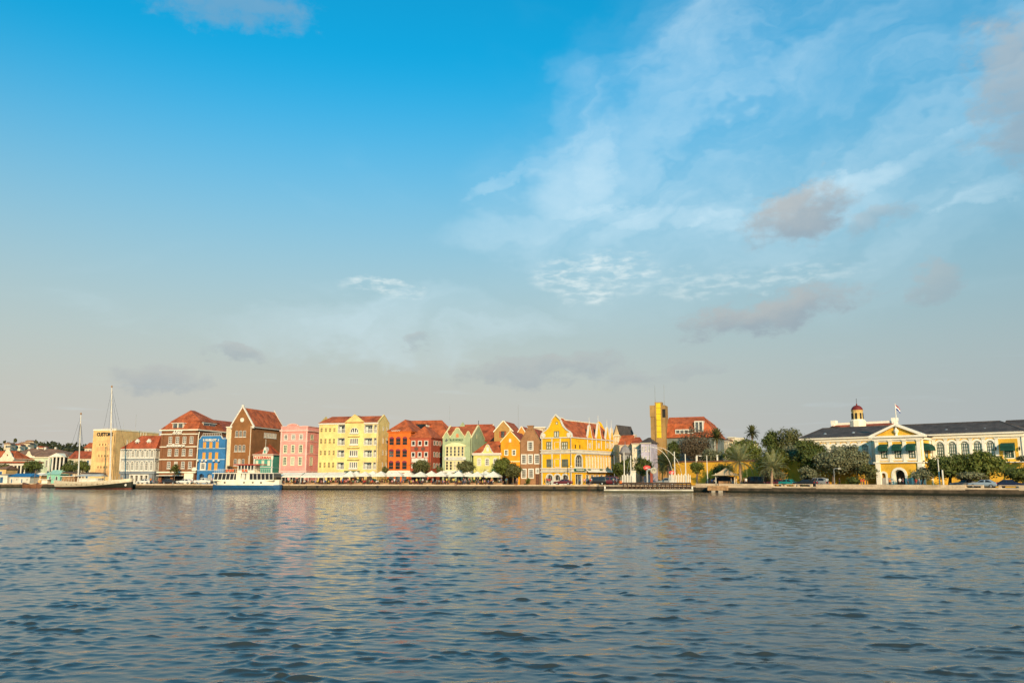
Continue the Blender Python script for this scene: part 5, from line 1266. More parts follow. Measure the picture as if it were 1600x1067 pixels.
# ------------------------------------------------------------------ far left: market houses
QC = Vector((-190, 262)); DC = Vector((40, -6)).normalized(); NC = Vector((6, 40)).normalized()
def onC(u, s):
    P = QC + NC * s; return P + DC * line_t(u, P, DC)
TC = math.atan2(6, 40)
w_mint = wallm('mint', (.44, .50, .36)); w_shed = wallm('shed_white', (.55, .50, .42))
b = Bld('mint_hall', 'long pale mint hall with grey hipped roofs and white portico', 'building', 12, 108, th=TC, base=onC(12, 34), L=16)
b.H = b.f(60, 713)[1]; W, L = b.W, b.L
for i in range(9): b.win('f', W * (i + .3) / 9, b.f(60, 730)[1], W * (i + .62) / 9, b.f(60, 718.5)[1], fm='white', pm='glass2', bars=(2, 3), fw=.12)
b.wall(w_mint); b.bandf('cornice', 'cream', 712.4, 715, 60, .4)
z1 = b.f(48, 701, 8)[1]
b.hip('oldroof', b.H, (b.f(46, 702, 8)[0], 8, z1), (b.f(64, 702, 8)[0], 8, z1), .4, x0=0, x1=W * .68)
b.hip('oldroof', b.H, (b.f(72, 703, 6)[0], 6, z1 - .3), (b.f(88, 703, 6)[0], 6, z1 - .3), .4, x0=W * .45, x1=W, y0=-.5, y1=11)
xp0, xp1 = b.f(83, 725)[0], b.f(106, 725)[0]; ze = b.f(95, 714)[1]
o = MB(); o.prism([(xp0 - .3, ze), (xp1 + .3, ze), ((xp0 + xp1) / 2, b.f(95, 708)[1])], b.fn('f'), -3, 2.6); o.build('pediment', 'cream', b.root)
for i in range(5): MB().lathe([(.32, 0), (.28, ze)], 8, (xp0 + (xp1 - xp0) * i / 4, -2.2)).build('column', 'white', b.root)
o = MB(); o.box(xp0 + .2, xp1 - .2, -.1, .02, .1, ze - .4); o.build('dark_porch', 'dark', b.root)
for u in (46.5, 59, 71, 87): x, z = b.f(u, 702, 8); MB().box(x - .3, x + .3, 7.7, 8.3, z - .8, z + .8).build('chimney', 'white', b.root)
b = Bld('curly_gable_house', 'small cream house with curly gable and red roof at the left picture edge', 'building', -14, 17, th=TC, base=onC(-14, 24), L=10)
b.H = b.f(8, 716)[1]; x0, x1 = b.f(1.5, 713)[0], b.W; g = scroll(x0, x1, b.H - .4, b.f(9.6, 703)[1]); b.holes['f'].append([((x0 + x1) / 2 - .25, b.H + .8), ((x0 + x1) / 2 + .25, b.H + .8), ((x0 + x1) / 2 + .25, b.H + 1.4), ((x0 + x1) / 2 - .25, b.H + 1.4)])
b.wall(w_ivory, front=[(0, 0), (b.W, 0), (b.W, b.H - .4)] + list(reversed(g)) + [(x0, b.H - .4), (0, b.H - .4)] if False else [(0, 0), (b.W, 0)] + list(reversed(g)) + [(0, b.H - .4)])
b.coping('cream', g, w=.25); zz = b.f(5, 703.5, 4)[1]; b.hip('tile', b.H - .4, (-2, 4, zz - .3), ((x0 + x1) / 2, 4, zz - .3), .2, y0=.3)
b = Bld('market_pavilion', 'low open market pavilion with thin red roof edge left of the green tree', 'pavilion', -10, 36, th=TC, base=onC(-10, 15), L=8)
b.H = b.f(20, 723)[1]
b.wall(w_shed, base=b.H - .9); MB().box(-.6, b.W + .4, -.6, 8.4, b.H, b.H + .45).build('roof', 'tile2', b.root)
for i in range(9): MB().box(b.W * i / 8 - .15, b.W * i / 8 + .15, 0, .3, 0, b.H - .9).build('post', 'cream', b.root)
MB().box(0, b.W, 1.5, 1.7, 0, 1.1).build('counter', 'white', b.root); MB().box(0, b.W, 7.4, 7.6, 0, b.H - .9).build('back_wall', 'glass2', b.root)
def shed(name, label, u0, u1, s, vt, vr, m, rm, doors=2):
    b = Bld(name, label, 'shed', u0, u1, th=TC, base=onC(u0, s), L=5); um = (u0 + u1) / 2; b.H = b.f(um, vt)[1]
    for i in range(doors): b.win('f', b.W * (i + .3) / doors, .9 if i % 2 else .05, b.W * (i + .65) / doors, b.H - .6, fm='white', pm=M['glass'] if i % 2 else tint('blue_door', (.03, .09, .18)), fw=.1)
    b.wall(m); zz = b.f(um, vr, 2.5)[1]; b.hip(rm, b.H, (.2, 2.5, zz), (b.W - .2, 2.5, zz), .35); return b
shed('yellow_kiosk', 'small mustard yellow kiosk at the very left edge', -8, 7.4, 9, 733, 727.5, w_och, 'oldroof', 1)
shed('white_shack', 'plain white boarded shack at the far left waterside', -6, 10.4, 1.6, 741.6, 741, wallm('boarded_white', (.66, .60, .5)), 'steel', 1)
shed('blue_roofed_shack', 'white waterside shack with bright blue roof', 14, 46, 2.2, 744.6, 740, w_shed, mat('blue_sheet_roof', (.03, .15, .33), .6, .15), 4)
shed('mint_kiosk', 'small mint green kiosk with orange side behind the schooner stern', 72.5, 93, 7, 741, 734.6, wallm('mint_kiosk', (.22, .48, .36)), tint('mint_sheet', (.30, .52, .42)), 2)
shed('orange_stall', 'little orange and white stall left of the mint kiosk', 50, 63, 6, 743, 739, w_orange, 'canvas', 2)
shed('red_roofed_store', 'old stone store with faded red roof left of the ochre block', 105, 141, 30, 716, 705, w_pale, 'tile2', 3)
shed('hill_villa', 'white villa with red roof high on the scrub hill', 128, 139, 100, 700, 692, w_pale, 'tile', 2)
for i, (u, v, s_) in enumerate(((10, 694, 330), (24, 695.5, 340), (36, 693, 350), (62, 699.5, 300), (44, 690, 360))):
    Y = 250 + s_; P = Vector((gx(u, Y), Y)); z = hz(v, Y)
    r = thing('hillside_house', ('cream hillside house lowest at far left', 'second cream house on the hillside from the left', 'pale flat roofed house near the hill crest', 'pale house low on the hill above the mint hall', 'small house on the hill crest')[i], 'house', (P.x, P.y, z - 4), 0, 'houses on the scrub hill')
    w = 2.2 + .9 * (i % 3); MB().box(-w, w, -3, 3, 0, 4).build('wall', w_ivory if i % 2 else w_pale, r); MB().prism([(-w - .5, 4), (w + .5, 4), (w * .5, 5), (-w * .5, 5)], lambda p, q, n: (p, n, q), -3.3, 3.3).build('roof', 'tile2' if i % 2 else 'oldroof', r)
    for k in range(3): MB().box(-w + 1.2 + k * w * .7, -w + 2.6 + k * w * .7, -3.05, -3, 1.6, 3).build('window', 'glass2', r)

# ------------------------------------------------------------------ boats
def hull_mesh(b, secs, zs_fn):
    """secs: list of (x, [(half_beam, z)..]) sheer to keel"""
    n = len(secs[0][1]); vs = []
    for x, pr in secs:
        vs += [(x, -hb, z) for hb, z in pr] + [(x, hb, z) for hb, z in reversed(pr)]
    m = 2 * n; fs = [(i * m + k, i * m + k + 1, (i + 1) * m + k + 1, (i + 1) * m + k) for i in range(len(secs) - 1) for k in range(m - 1)]
    fs += [(i * m + m - 1, i * m, (i + 1) * m, (i + 1) * m + m - 1) for i in range(len(secs) - 1)]
    fs += [tuple(range(m))[::-1], tuple((len(secs) - 1) * m + k for k in range(m))]
    b.add(vs, fs)
def schooner():
    P0 = on(90, -3.5, 'A', 0); P1 = on(206, -3.0, 'A', 0); d = P1 - P0; Ln = d.length; th = math.atan2(d.y, d.x)
    r = thing('schooner', 'two masted wooden schooner with white sheer and dark lower hull', 'sailing ship', (P0.x, P0.y, 0), th)
    def sec(t, lo, hi):
        sheer = 1.55 + 1.25 * t ** 2 + .75 * (1 - t) ** 3; hb = 2.6 * (1 - (abs(t - .45) / .56) ** 2.6) ** .6 if abs(t - .45) < .56 else .05
        if t < .12: hb = max(hb, 1.6)
        out = []
        for k in range(5):
            f = lo + (hi - lo) * k / 4; z = sheer + f * (-.5 - sheer); out.append((max(.06, hb * (1 - .75 * f ** 1.7) * (1 + .1 * (1 - f))), z))
        return out
    ts = [0, .04, .12, .25, .4, .55, .7, .82, .91, .97, 1.0]
    X = lambda t, f: t * Ln
    def part(name, lo, hi, m, grow=1.0):
        b = MB(); hull_mesh(b, [(t * Ln, [(hb * grow, z) for hb, z in sec(t, lo(t), hi(t))]) for t in ts], None); return b.build(name, m, r, smooth=True)
    wl = lambda t: .60 - .34 * t ** 1.3
    part('hull', lambda t: 0, lambda t: wl(t), mat('hull_white', (.70, .62, .48), .6, .15, 1.5, c2=(.52, .42, .28)))
    part('lower_hull', lambda t: wl(t) + .004, lambda t: .74, mat('hull_dark', (.025, .028, .02), .5, .2))
    part('boot_top', lambda t: .745, lambda t: 1.0, mat('hull_rust', (.14, .04, .025), .6, .3))
    # portholes
    for i in range(8):
        t = .2 + i * .07; pr = sec(t, .3, .3)[0]
        MB().lathe([(.11, -.06), (.13, 0), (.13, .03)], 8).build('porthole', 'black', r).matrix_basis = Matrix.Translation((t * Ln, -pr[0] - .0, pr[1])) @ Matrix.Rotation(R(90), 4, 'X')
    t = .945; pr = sec(t, .5, .5)[0]
    MB().lathe([(.28, -.1), (.34, 0), (.28, .05), (.16, .05), (.16, -.02)], 10).build('hawse_pipe', 'white', r).matrix_basis = Matrix.Translation((t * Ln, -pr[0] - .04, pr[1])) @ Matrix.Rotation(R(90), 4, 'X')
    Y = P0.y + d.y * .5
    def mast(u, vt, t, rad, ut):
        Pm = P0 + d * t; zt = hz(vt, Pm.y); lx = line_t(u, P0, d.normalized(), 3.0); tx = line_t(ut, P0, d.normalized(), zt)
        m = MB().tube([(lx, 0, .4), (lx + (tx - lx) * .6, 0, zt * .62), (tx, 0, zt)], [rad, rad * .8, rad * .5], 8).build('mast', 'white', r, smooth=True)
        MB().lathe([(.2, zt - .3), (.24, zt), (.1, zt + .3)], 8, (tx, 0)).build('mast_head', 'wood', m)
        return lx, zt, m, tx
    x1, z1, m1, t1 = mast(122.8, 646, .3, .20, 126.6); x2, z2, m2, t2 = mast(172.8, 603.5, .72, .23, 174.8)
    xm = x2 + (t2 - x2) * .57; MB().tube([(xm - 2.4, -.25, z2 * .585), (xm + 2.0, -.25, z2 * .585)], .07).build('yard', 'white', m2)
    def line(a, c, nm='rigging'): MB().tube([a, c], .022, 4).build(nm, 'black', r)
    for s_ in (-1, 1):
        for k in (-.7, 0., .8): line((x2 + k, s_ * 2.3, 2.2), (x2 + (t2 - x2) * (.92 if k == 0 else .58), 0, z2 * .92 if k == 0 else z2 * .58)); line((x1 + k, s_ * 2.3, 2.0), (x1 + (t1 - x1) * .9, 0, z1 * .9))
    line((Ln * .99, 0, 3.0), (t2, 0, z2 * .98)); line((xm - 2.3, 0, z2 * .585), (t2, 0, z2 * .95)); line((xm + 1.9, 0, z2 * .585), (t2, 0, z2 * .95)); line((t1, 0, z1 * .97), (.6, 0, 2.2))
    for a, c, zz in ((x1 + .3, x2 - 1.2, 4.0), (.8, x1 - .4, 4.2)):
        MB().tube([(a, 0, zz), (c, 0, zz - .2)], .11).build('boom', 'wood', r)
        MB().tube([(a + .3, 0, zz + .25), ((a + c) / 2, 0, zz + .2), (c - .3, 0, zz + .05)], [.12, .26, .16], 7).build('furled_sail', tint('sailcloth_dark', (.06, .045, .04)), r, smooth=True)
    b = MB(); b.box(x1 + 1.2, x2 - 3, -1.2, 1.2, 1.4, 2.7); b.box(x1 + 1.0, x2 - 2.8, -1.4, 1.4, 2.7, 2.85); b.build('deckhouse', 'white', r)
    b = MB(); b.box(2.2, 6, -1.2, 1.2, 1.5, 3.3); b.build('wheelhouse', 'wood', r); MB().box(1.8, 6.4, -1.5, 1.5, 3.3, 3.45).build('wheelhouse_roof', 'canvas', r)
    b = MB(); b.add([(x1 + .8, -1.9, 3.35), (x2 - 2, -1.9, 3.35), (x2 - 2, 1.9, 3.35), (x1 + .8, 1.9, 3.35), (x1 + .8, 0, 4.0), (x2 - 2, 0, 4.0)], [(0, 1, 5, 4), (3, 4, 5, 2), (0, 4, 3), (1, 2, 5)]); b.build('deck_awning', mat('grey_tarpaulin', (.42, .42, .40), .8, .15), r)
    b = MB()
    for i in range(22): b.tube([(1.2 + i * Ln * .04, -2.1 * (1 - (abs(i / 22 - .45) / .6) ** 2.6), 1.75 + 1.1 * (i / 22) ** 2), (1.2 + i * Ln * .04, -2.1 * (1 - (abs(i / 22 - .45) / .6) ** 2.6), 2.6 + 1.1 * (i / 22) ** 2)], .03, 4)
    o = b.build('stanchions', 'white', r); o['kind'] = 'stuff'
    b = MB(); b.lathe([(.25, 2.0), (.3, 2.8), (.2, 3.1)], 8, (Ln * .86, 0)); b.build('windlass', 'wood', r)
schooner()
def ferry():
    P0 = on(334.5, -4.2, 'A', 0); P1 = on(438.5, -4.0, 'A', 0); d = P1 - P0; Ln = d.length; th = math.atan2(d.y, d.x); pxm = Ln / 104
    r = thing('passenger_ferry', 'white double ended passenger ferry with blue hull and red roofed wheelhouse', 'ferry', (P0.x, P0.y, 0), th)
    def out(t, hw): k = 1 - (2 * abs(t - .5)) ** 5; return hw * max(.25, k)
    ts = np.linspace(0, 1, 13)
    b = MB(); hull_mesh(b, [(t * Ln, [(out(t, 2.6), 1.12 + .1 * (2 * t - 1) ** 2), (out(t, 2.55), .7), (out(t, 2.2), .1), (out(t, 1.6), -.5)]) for t in ts], None); b.build('hull', mat('ferry_blue', (.02, .085, .19), .4, .15), r, smooth=True)
    b = MB(); hull_mesh(b, [(t * Ln, [(out(t, 2.63), 2.35), (out(t, 2.63), 1.9), (out(t, 2.63), 1.13)]) for t in np.linspace(.008, .992, 13)], None); b.build('bulwark', 'cream', r, smooth=True)
    for x in (.03, .1, .23, .52, .65, .77): MB().box(Ln * x, Ln * x + .45, -2.66 + (.5 if x < .05 else 0), -2.6, 1.6, 1.95).build('scupper', 'black', r)
    # saloon with raked side windows
    b = MB(); b.box(Ln * .05, Ln * .95, -2.3, 2.3, 2.2, 2.5); b.build('saloon_sill', 'cream', r)
    b = MB(); b.box(Ln * .06, Ln * .94, -2.1, 2.1, 2.36, 4.0); b.build('saloon_glazing', 'glass', r)
    n = 15
    for i in range(n + 1):
        x = Ln * (.055 + .89 * i / n); w = .14
        if i in (7,): w = .9
        rake = .25 if i < 8 else -.12
        b = MB(); b.add([(x, -2.3, 2.36), (x + w, -2.3, 2.36), (x + w + rake, -2.25, 4.02), (x + rake, -2.25, 4.02), (x, -2.05, 2.36), (x + w, -2.05, 2.36), (x + w + rake, -2.05, 4.02), (x + rake, -2.05, 4.02)], [(0, 1, 2, 3), (7, 6, 5, 4), (0, 4, 5, 1), (1, 5, 6, 2), (2, 6, 7, 3), (3, 7, 4, 0)]); b.build('window_post', 'white', r)
    b = MB(); b.box(Ln * .40, Ln * .47, -2.36, -2.2, 1.4, 4.0); b.build('boarding_door', 'cream', r); b = MB(); b.box(Ln * .55, Ln * .60, -2.34, -2.2, 2.3, 4.0); b.build('side_panel', 'cream', r)
    b = MB(); b.box(Ln * .045, Ln * .955, -2.5, 2.5, 4.0, 4.22); b.build('saloon_roof', 'white', r)
    # upper deck
    w0, w1 = Ln * .38, Ln * .64
    b = MB(); b.box(w0, w1, -1.4, 1.4, 4.22, 4.9); b.build('wheelhouse_base', 'cream', r); b = MB(); b.box(w0 + .15, w1 - .15, -1.25, 1.25, 4.9, 6.15); b.build('wheelhouse_glazing', 'glass', r)
    for i in range(6): x = w0 + .1 + (w1 - w0 - .4) * i / 5; b = MB(); b.box(x, x + .2, -1.4, 1.4, 4.9, 6.15); b.build('wheelhouse_post', 'white', r)
    b = MB(); b.box(w0 - .9, w1 + 1.6, -1.8, 1.8, 6.15, 6.4); b.build('wheelhouse_roof', mat('roof_red_paint', (.40, .055, .04), .5, .1), r)
    for x in (.26, .305, .345, .5, .545): 
        o = MB().lathe([(.30, -.08), (.38, 0), (.30, .08), (.19, .08), (.15, 0), (.19, -.08)], 12).build('life_ring', mat('ring_orange', (.65, .13, .05), .6, .1), r); o.matrix_basis = Matrix.Translation((Ln * x, -2.35, 4.75)) @ Matrix.Rotation(R(90), 4, 'X')
    b = MB()
    for i in range(31): x = Ln * (.07 + .86 * i / 30); b.tube([(x, -2.3, 4.2), (x, -2.3, 5.15)], .025, 4)
    b.tube([(Ln * .07, -2.3, 5.15), (Ln * .93, -2.3, 5.15)], .03, 4); b.tube([(Ln * .07, -2.3, 4.7), (Ln * .93, -2.3, 4.7)], .02, 4); o = b.build('deck_railing', 'white', r); o['kind'] = 'stuff'
    b = MB(); b.add([(Ln * .64, -1.9, 5.7), (Ln * .97, -1.9, 5.45), (Ln * .97, 1.9, 5.45), (Ln * .64, 1.9, 5.7)], [(0, 1, 2, 3)]); b.build('deck_awning', 'canvas', r)
    b = MB(); b.tube([(Ln * .5, 0, 6.4), (Ln * .5, 0, 8.6)], .05); b.build('signal_mast', 'white', r)
ferry()
def small_boat(u0, u1, s, label, m1, m2, cabin=True):
    P0, P1 = (QC + NC * s + DC * line_t(u, QC + NC * s, DC, 0) for u in (u0, u1)); d = P1 - P0; Ln = d.length
    r = thing('market_boat', label, 'boat', (P0.x, P0.y, 0), math.atan2(d.y, d.x), 'market boats moored at the far left quay')
    hb = lambda t: max(.08, 1.3 * (1 - (2 * abs(t - .45)) ** 3 * .9))
    b = MB(); hull_mesh(b, [(t * Ln, [(hb(t), 1.0 + .5 * (2 * t - 1) ** 2), (hb(t) * .9, .4), (hb(t) * .5, -.3)]) for t in np.linspace(0, 1, 9)], None); b.build('hull', m1, r, smooth=True)
    if cabin: b = MB(); b.box(Ln * .3, Ln * .6, -.8, .8, 1, 2.4); b.build('cabin', m2, r); b = MB(); b.box(Ln * .2, Ln * .75, -1.2, 1.2, 2.4, 2.55); b.build('canopy', 'canvas', r)
    MB().tube([(Ln * .65, 0, 1), (Ln * .65, 0, 5.2)], .05).build('mast', 'wood', r)
small_boat(36, 62, -2.2, 'low brown open market boat nearest the blue roofed shack', mat('boat_brown', (.16, .07, .035), .7, .3), 'wood', False)
small_boat(58, 88, -2.6, 'brown market boat with pale cabin by the schooner stern', mat('boat_brown2', (.2, .09, .05), .7, .3), 'cream')

# ------------------------------------------------------------------ swing-bridge landing
def landing():
    P0 = QB + (QA - QB).normalized() * 0
    A0 = Vector((gx(944, 175.5, .5), 175.5)); th = R(10); d = Vector((math.cos(th), -math.sin(th)))
    Ln = line_t(1083, A0, d, .5); n = Vector((math.sin(th), math.cos(th)))
    r = thing('bridge_landing', 'pontoon bridge landing with white hull rim and dark trestle deck', 'pontoon', (A0.x, A0.y, 0), -th)
    pxm = Ln / 139
    Z = lambda v: hz(v, A0.y)
    MB().box(0, Ln, 0, 5.6, -.6, Z(766.4)).build('pontoon', mat('pontoon_black', (.03, .03, .022), .6, .3, c2=(.07, .065, .02)), r)
    MB().box(-.05, Ln + .05, -.08, 5.65, Z(766.4), Z(764.2)).build('pontoon_rim', mat('rim_grey', (.50, .46, .38), .8, .2), r)
    MB().box(.3, Ln - .3, .3, 5.3, Z(764.2), Z(762.6)).build('pontoon_deck', 'darkwood', r)
    x0, x1 = 30 * pxm, Ln - 3 * pxm; zt = Z(753.4)
    MB().box(x0, x1, 1.0, 5.4, zt - .3, zt).build('upper_deck', 'darkwood', r)
    MB().box(x0 + 1, x1 - 1, 1.6, 5.2, Z(762.6), Z(760.5)).build('trestle_sill', 'dark', r)
    for i in range(17):
        x = x0 + (x1 - x0) * i / 16
        MB().box(x - .12, x + .12, 1.1, 1.4, Z(762.6), zt - .3).build('trestle_post', 'darkwood', r)
        if i < 16: MB().tube([(x + .12, 1.25, Z(762.2)), (x + (x1 - x0) / 16 - .12, 1.25, zt - .4)], .06, 4).build('trestle_brace', 'wood', r)
    for v in (757, 760): MB().box(x0, x1, .95, 1.05, Z(v) - .08, Z(v) + .08).build('trestle_rail', 'darkwood', r)
    for i in range(20): MB().lathe([(.12, 0), (.12, .16)], 6).build('rim_lamp', 'white', r).matrix_basis = Matrix.Translation((Ln * (.45 + .5 * i / 20), 1.5, Z(762.4)))
    for x in (.02, Ln - .3): MB().box(x, x + .3, 0, .3, Z(763.4), Z(759.4)).build('corner_post', 'white', r)
    lx = lambda u, y=1.6: ((u - 944) / 139) * Ln
    # white picket fences either end
    for u0, u1 in ((973, 994), (1048, 1082)):
        nn = int((u1 - u0) / 2.6)
        for i in range(nn):
            x = lx(u0 + (u1 - u0) * i / nn); MB().box(x - .1, x + .1, 1.2, 1.4, zt, zt + 1.5 + .25 * (i % 2)).build('white_post', 'white', r)
    MB().box(lx(985), lx(994), 2.4, 3.8, zt, zt + 2.3).build('bridge_booth', 'white', r); MB().box(lx(984.4), lx(994.6), 2.2, 4, zt + 2.3, zt + 2.45).build('booth_roof', 'cream', r)
    for u, v in ((976, 706), (986.5, 711), (1056, 705.5), (1073, 709.5)):
        x = lx(u); MB().tube([(x, 1.8, zt), (x, 1.8, Z(v))], [.13, .10], 8).build('lamp_pole', 'white', r)
    for k, (ua, ub, y) in enumerate(((979.5, 1053, 1.7), (987.5, 1067.5, 4.9))):
        xa, xb = lx(ua), lx(ub); zt2 = Z(697.6) if k == 0 else Z(698); pts = []
        for i in range(21): w = math.pi * i / 20; pts.append(((xa + xb) / 2 - (xb - xa) / 2 * math.cos(w), y, zt + (zt2 - zt) * math.sin(w) ** .8))
        MB().tube(pts, .032, 6).build('light_arch', 'steel', r, smooth=True)
    # winch and gantry
    MB().tube([(lx(1012), 2.2, zt), (lx(1012), 2.2, zt + 2.3), (lx(1014), 2.2, zt + 2.7), (lx(1020), 2.2, zt + 2.7)], .22, 8).build('winch_pipe', 'steel', r)
    MB().lathe([(.55, -.1), (.7, 0), (.55, .1), (.3, .1), (.3, -.1)], 14).build('hand_wheel', mat('wheel_grey', (.4, .36, .28), .6, .2), r).matrix_basis = Matrix.Translation((lx(1022.5), 1.9, Z(735))) @ Matrix.Rotation(R(90), 4, 'X')
    MB().box(lx(1017), lx(1021), 2, 2.6, zt, zt + 2.6).build('winch_frame', mat('rust_red', (.22, .05, .03), .8, .3), r)
    return A0, d, n
landing()
def disc_sign(u, v, side, s, label, w=.9, h=.55, m='red'):
    P = on(u, s, side); z = hz(v, P.y); r = thing('red_sign', label, 'sign', (P.x, P.y, GZ))
    MB().tube([(0, 0, 0), (0, 0, z - GZ - h)], .06).build('post', 'white', r); MB().prism([(w * math.cos(a), z - GZ + h * math.sin(a)) for a in np.linspace(0, 6.28, 17)[:-1]], lambda p, q, n: (p, n, q), -.12, -.04).build('sign_board', m, r)
    MB().prism([(-w * .45, z - GZ - .12), (w * .1, z - GZ - .12), (w * .45, z - GZ + .2), (w * .1, z - GZ + .02), (-w * .3, z - GZ + .1)], lambda p, q, n: (p, n, q), -.15, -.12).build('sign_mark', 'white', r)
disc_sign(1011.5, 730.5, 'A', 4, 'red oval sign with white mark behind the bridge landing winch')
disc_sign(1051, 738, 'B', 3.5, 'small red board sign beside the right bridge lamp poles', .8, .4)
# moored work raft
P = on(1105.5, -3.2, 'B', 0); d = R(12); Ln = line_t(1138, P, Vector((math.cos(d), -math.sin(d))), 0.5)
r = thing('work_raft', 'weathered wooden raft on white floats moored below the tan tent', 'raft', (P.x, P.y, 0), -d)
zt = hz(758.6, P.y); zb = hz(766, P.y); npl = 9
for i in range(npl): MB().box(Ln * i / npl + .02, Ln * (i + 1) / npl - .02, -.02 - .02 * (i % 3), .1, zb, zt - .05 * (i % 2)).build('plank', mat('raft_wood', (.34, .2, .1), .85, .35, 1.5), r)
MB().box(0, Ln, .1, 3, zb, zt - .1).build('deck', 'wood', r)
for x in (.26, .62): MB().tube([(Ln * x - .4, .6, .25), (Ln * x + .5, .6, .25)], .28, 10).build('float_drum', 'white', r)
for x in (.12, .45, .8): MB().box(Ln * x - .2, Ln * x + .3, .3, 1, -.3, zb).build('float_block', 'rubber', r)
MB().tube([(Ln * .55, 1.5, zt), (Ln * .55, 1.5, zt + 1)], .06).build('bollard', 'darkwood', r)
# tan pavilion tent
P = on(1135, 5, 'B'); sc = P.y / F; r = thing('tan_tent', 'tan pyramid canopy tent on white poles beside the large date palm', 'tent', (P.x, P.y, GZ), -R(20))
z1, z2 = hz(742.8, P.y) - GZ, hz(731, P.y) - GZ; hw_ = 20 * sc
b = MB(); K = 6; v = []
for k in range(K + 1):
    f = k / K; w = hw_ * (1 - f) ** 1.0 + .06; z = z1 + (z2 - z1) * f ** 1.35; v += [(-w, -w, z), (w, -w, z), (w, w, z), (-w, w, z)]
b.add(v, [(k * 4 + i, k * 4 + (i + 1) % 4, (k + 1) * 4 + (i + 1) % 4, (k + 1) * 4 + i) for k in range(K) for i in range(4)]); b.build('canopy', 'tan', r)
for x, y in ((-1, -1), (1, -1), (1, 1), (-1, 1)): MB().tube([(x * hw_ * .7, y * hw_ * .7, 0), (x * hw_ * .7, y * hw_ * .7, z1 + .5)], .09).build('pole', 'white', r)
MB().box(-hw_ * .6, hw_ * .3, -.4, .4, 0, 1.0).build('counter', 'wood', r); MB().box(-hw_ * .8, hw_ * .5, 2.4, 2.6, 0, 2.0).build('back_screen', tint('tent_blue', (.02, .06, .11)), r)

# ------------------------------------------------------------------ lamps and posts
def lamp(u, vt, s, side, label, rad=.07, head=True, m='white'):
    P = on(u, s, side); h = hz(vt, P.y) - GZ; r = thing('street_lamp' if head else 'white_post', label, 'lamp' if head else 'post', (P.x, P.y, GZ))
    MB().tube([(0, 0, 0), (0, 0, .5), (0, 0, h)], [rad * 1.8, rad, rad * .8], 8).build('pole', m, r)
    if head: MB().tube([(0, 0, h), (.25, -.1, h + .2), (.9, -.3, h + .15)], .05, 6).build('arm', m, r); MB().box(.6, 1.15, -.45, -.2, h + .06, h + .18).build('lamp_head', 'steel', r)
    else: MB().lathe([(rad * .7, h), (rad * .9, h + .08), (.02, h + .14)], 8).build('cap', 'white', r)
lamp(1469, 718, 2, 'B', 'tall white pole left of the big rounded green tree', .10, False)
lamp(1474.5, 735, 1.4, 'B', 'shorter white post right beside the tall white pole', .16, False)
lamp(1304.6, 733, 2.5, 'B', 'thin grey street lamp in front of the olive trees', .06, True, 'steel')
lamp(1106, 712, 3.5, 'B', 'white post rising over the fort wall left of the tan tent', .10, False)
lamp(1089, 713, 6, 'B', 'white lamp standing just right of the bridge landing', .08, True)
lamp(887, 729, 4, 'A', 'dark street lamp in front of the golden corner house', .07, True, 'black')
lamp(756, 735, 1.5, 'A', 'slim terrace lamp standing out between two parasols', .05, True, 'black')
# ------------------------------------------------------------------ trees
def fast_mesh(name, V, Q, m):
    me = bpy.data.meshes.new(name); me.vertices.add(len(V)); me.vertices.foreach_set('co', V.astype(np.float32).ravel())
    me.loops.add(Q.size); me.loops.foreach_set('vertex_index', Q.astype(np.int32).ravel()); me.polygons.add(len(Q))
    k = Q.shape[1]; me.polygons.foreach_set('loop_start', (np.arange(len(Q)) * k).astype(np.int32)); me.polygons.foreach_set('loop_total', np.full(len(Q), k, np.int32)); me.update(calc_edges=True)
    me.materials.append(m); return me
def leafm(name, c, c2):
    if name in MATS: return MATS[name]
    m = bpy.data.materials.new(name); m.use_nodes = True; t = NT(m.node_tree); b = m.node_tree.nodes['Principled BSDF']
    b.inputs['Roughness'].default_value = .55; b.inputs['Specular IOR Level'].default_value = .25
    tc = t.n('ShaderNodeTexCoord'); f = t.noise(tc.outputs['Object'], 1.4, 4, .7)
    cc = t.mix(t.ss(f, .35, .65), (*c2, 1), (*c, 1)); t.l(cc, b.inputs['Base Color'])
    tr = t.n('ShaderNodeBsdfTranslucent'); t.l(cc, tr.inputs[0]); mx = t.n('ShaderNodeMixShader'); mx.inputs[0].default_value = .35
    o = m.node_tree.nodes['Material Output']; t.l(b.outputs[0], mx.inputs[1]); t.l(tr.outputs[0], mx.inputs[2]); t.l(mx.outputs[0], o.inputs[0]); MATS[name] = m; return m
LF = dict(green=leafm('leaf_green', (.21, .23, .045), (.10, .115, .024)), deep=leafm('leaf_deep', (.15, .175, .04), (.07, .085, .022)), grey=leafm('leaf_grey_green', (.27, .26, .145), (.135, .14, .075)),
          olive=leafm('leaf_olive', (.20, .19, .07), (.09, .095, .033)), brown=leafm('leaf_dry_brown', (.19, .135, .08), (.10, .075, .045)), lime=leafm('leaf_yellow_green', (.15, .16, .03), (.07, .085, .018)),
          palm=leafm('palm_frond', (.40, .38, .18), (.20, .205, .085)), fan=leafm('fan_palm_frond', (.16, .16, .055), (.07, .08, .025)))
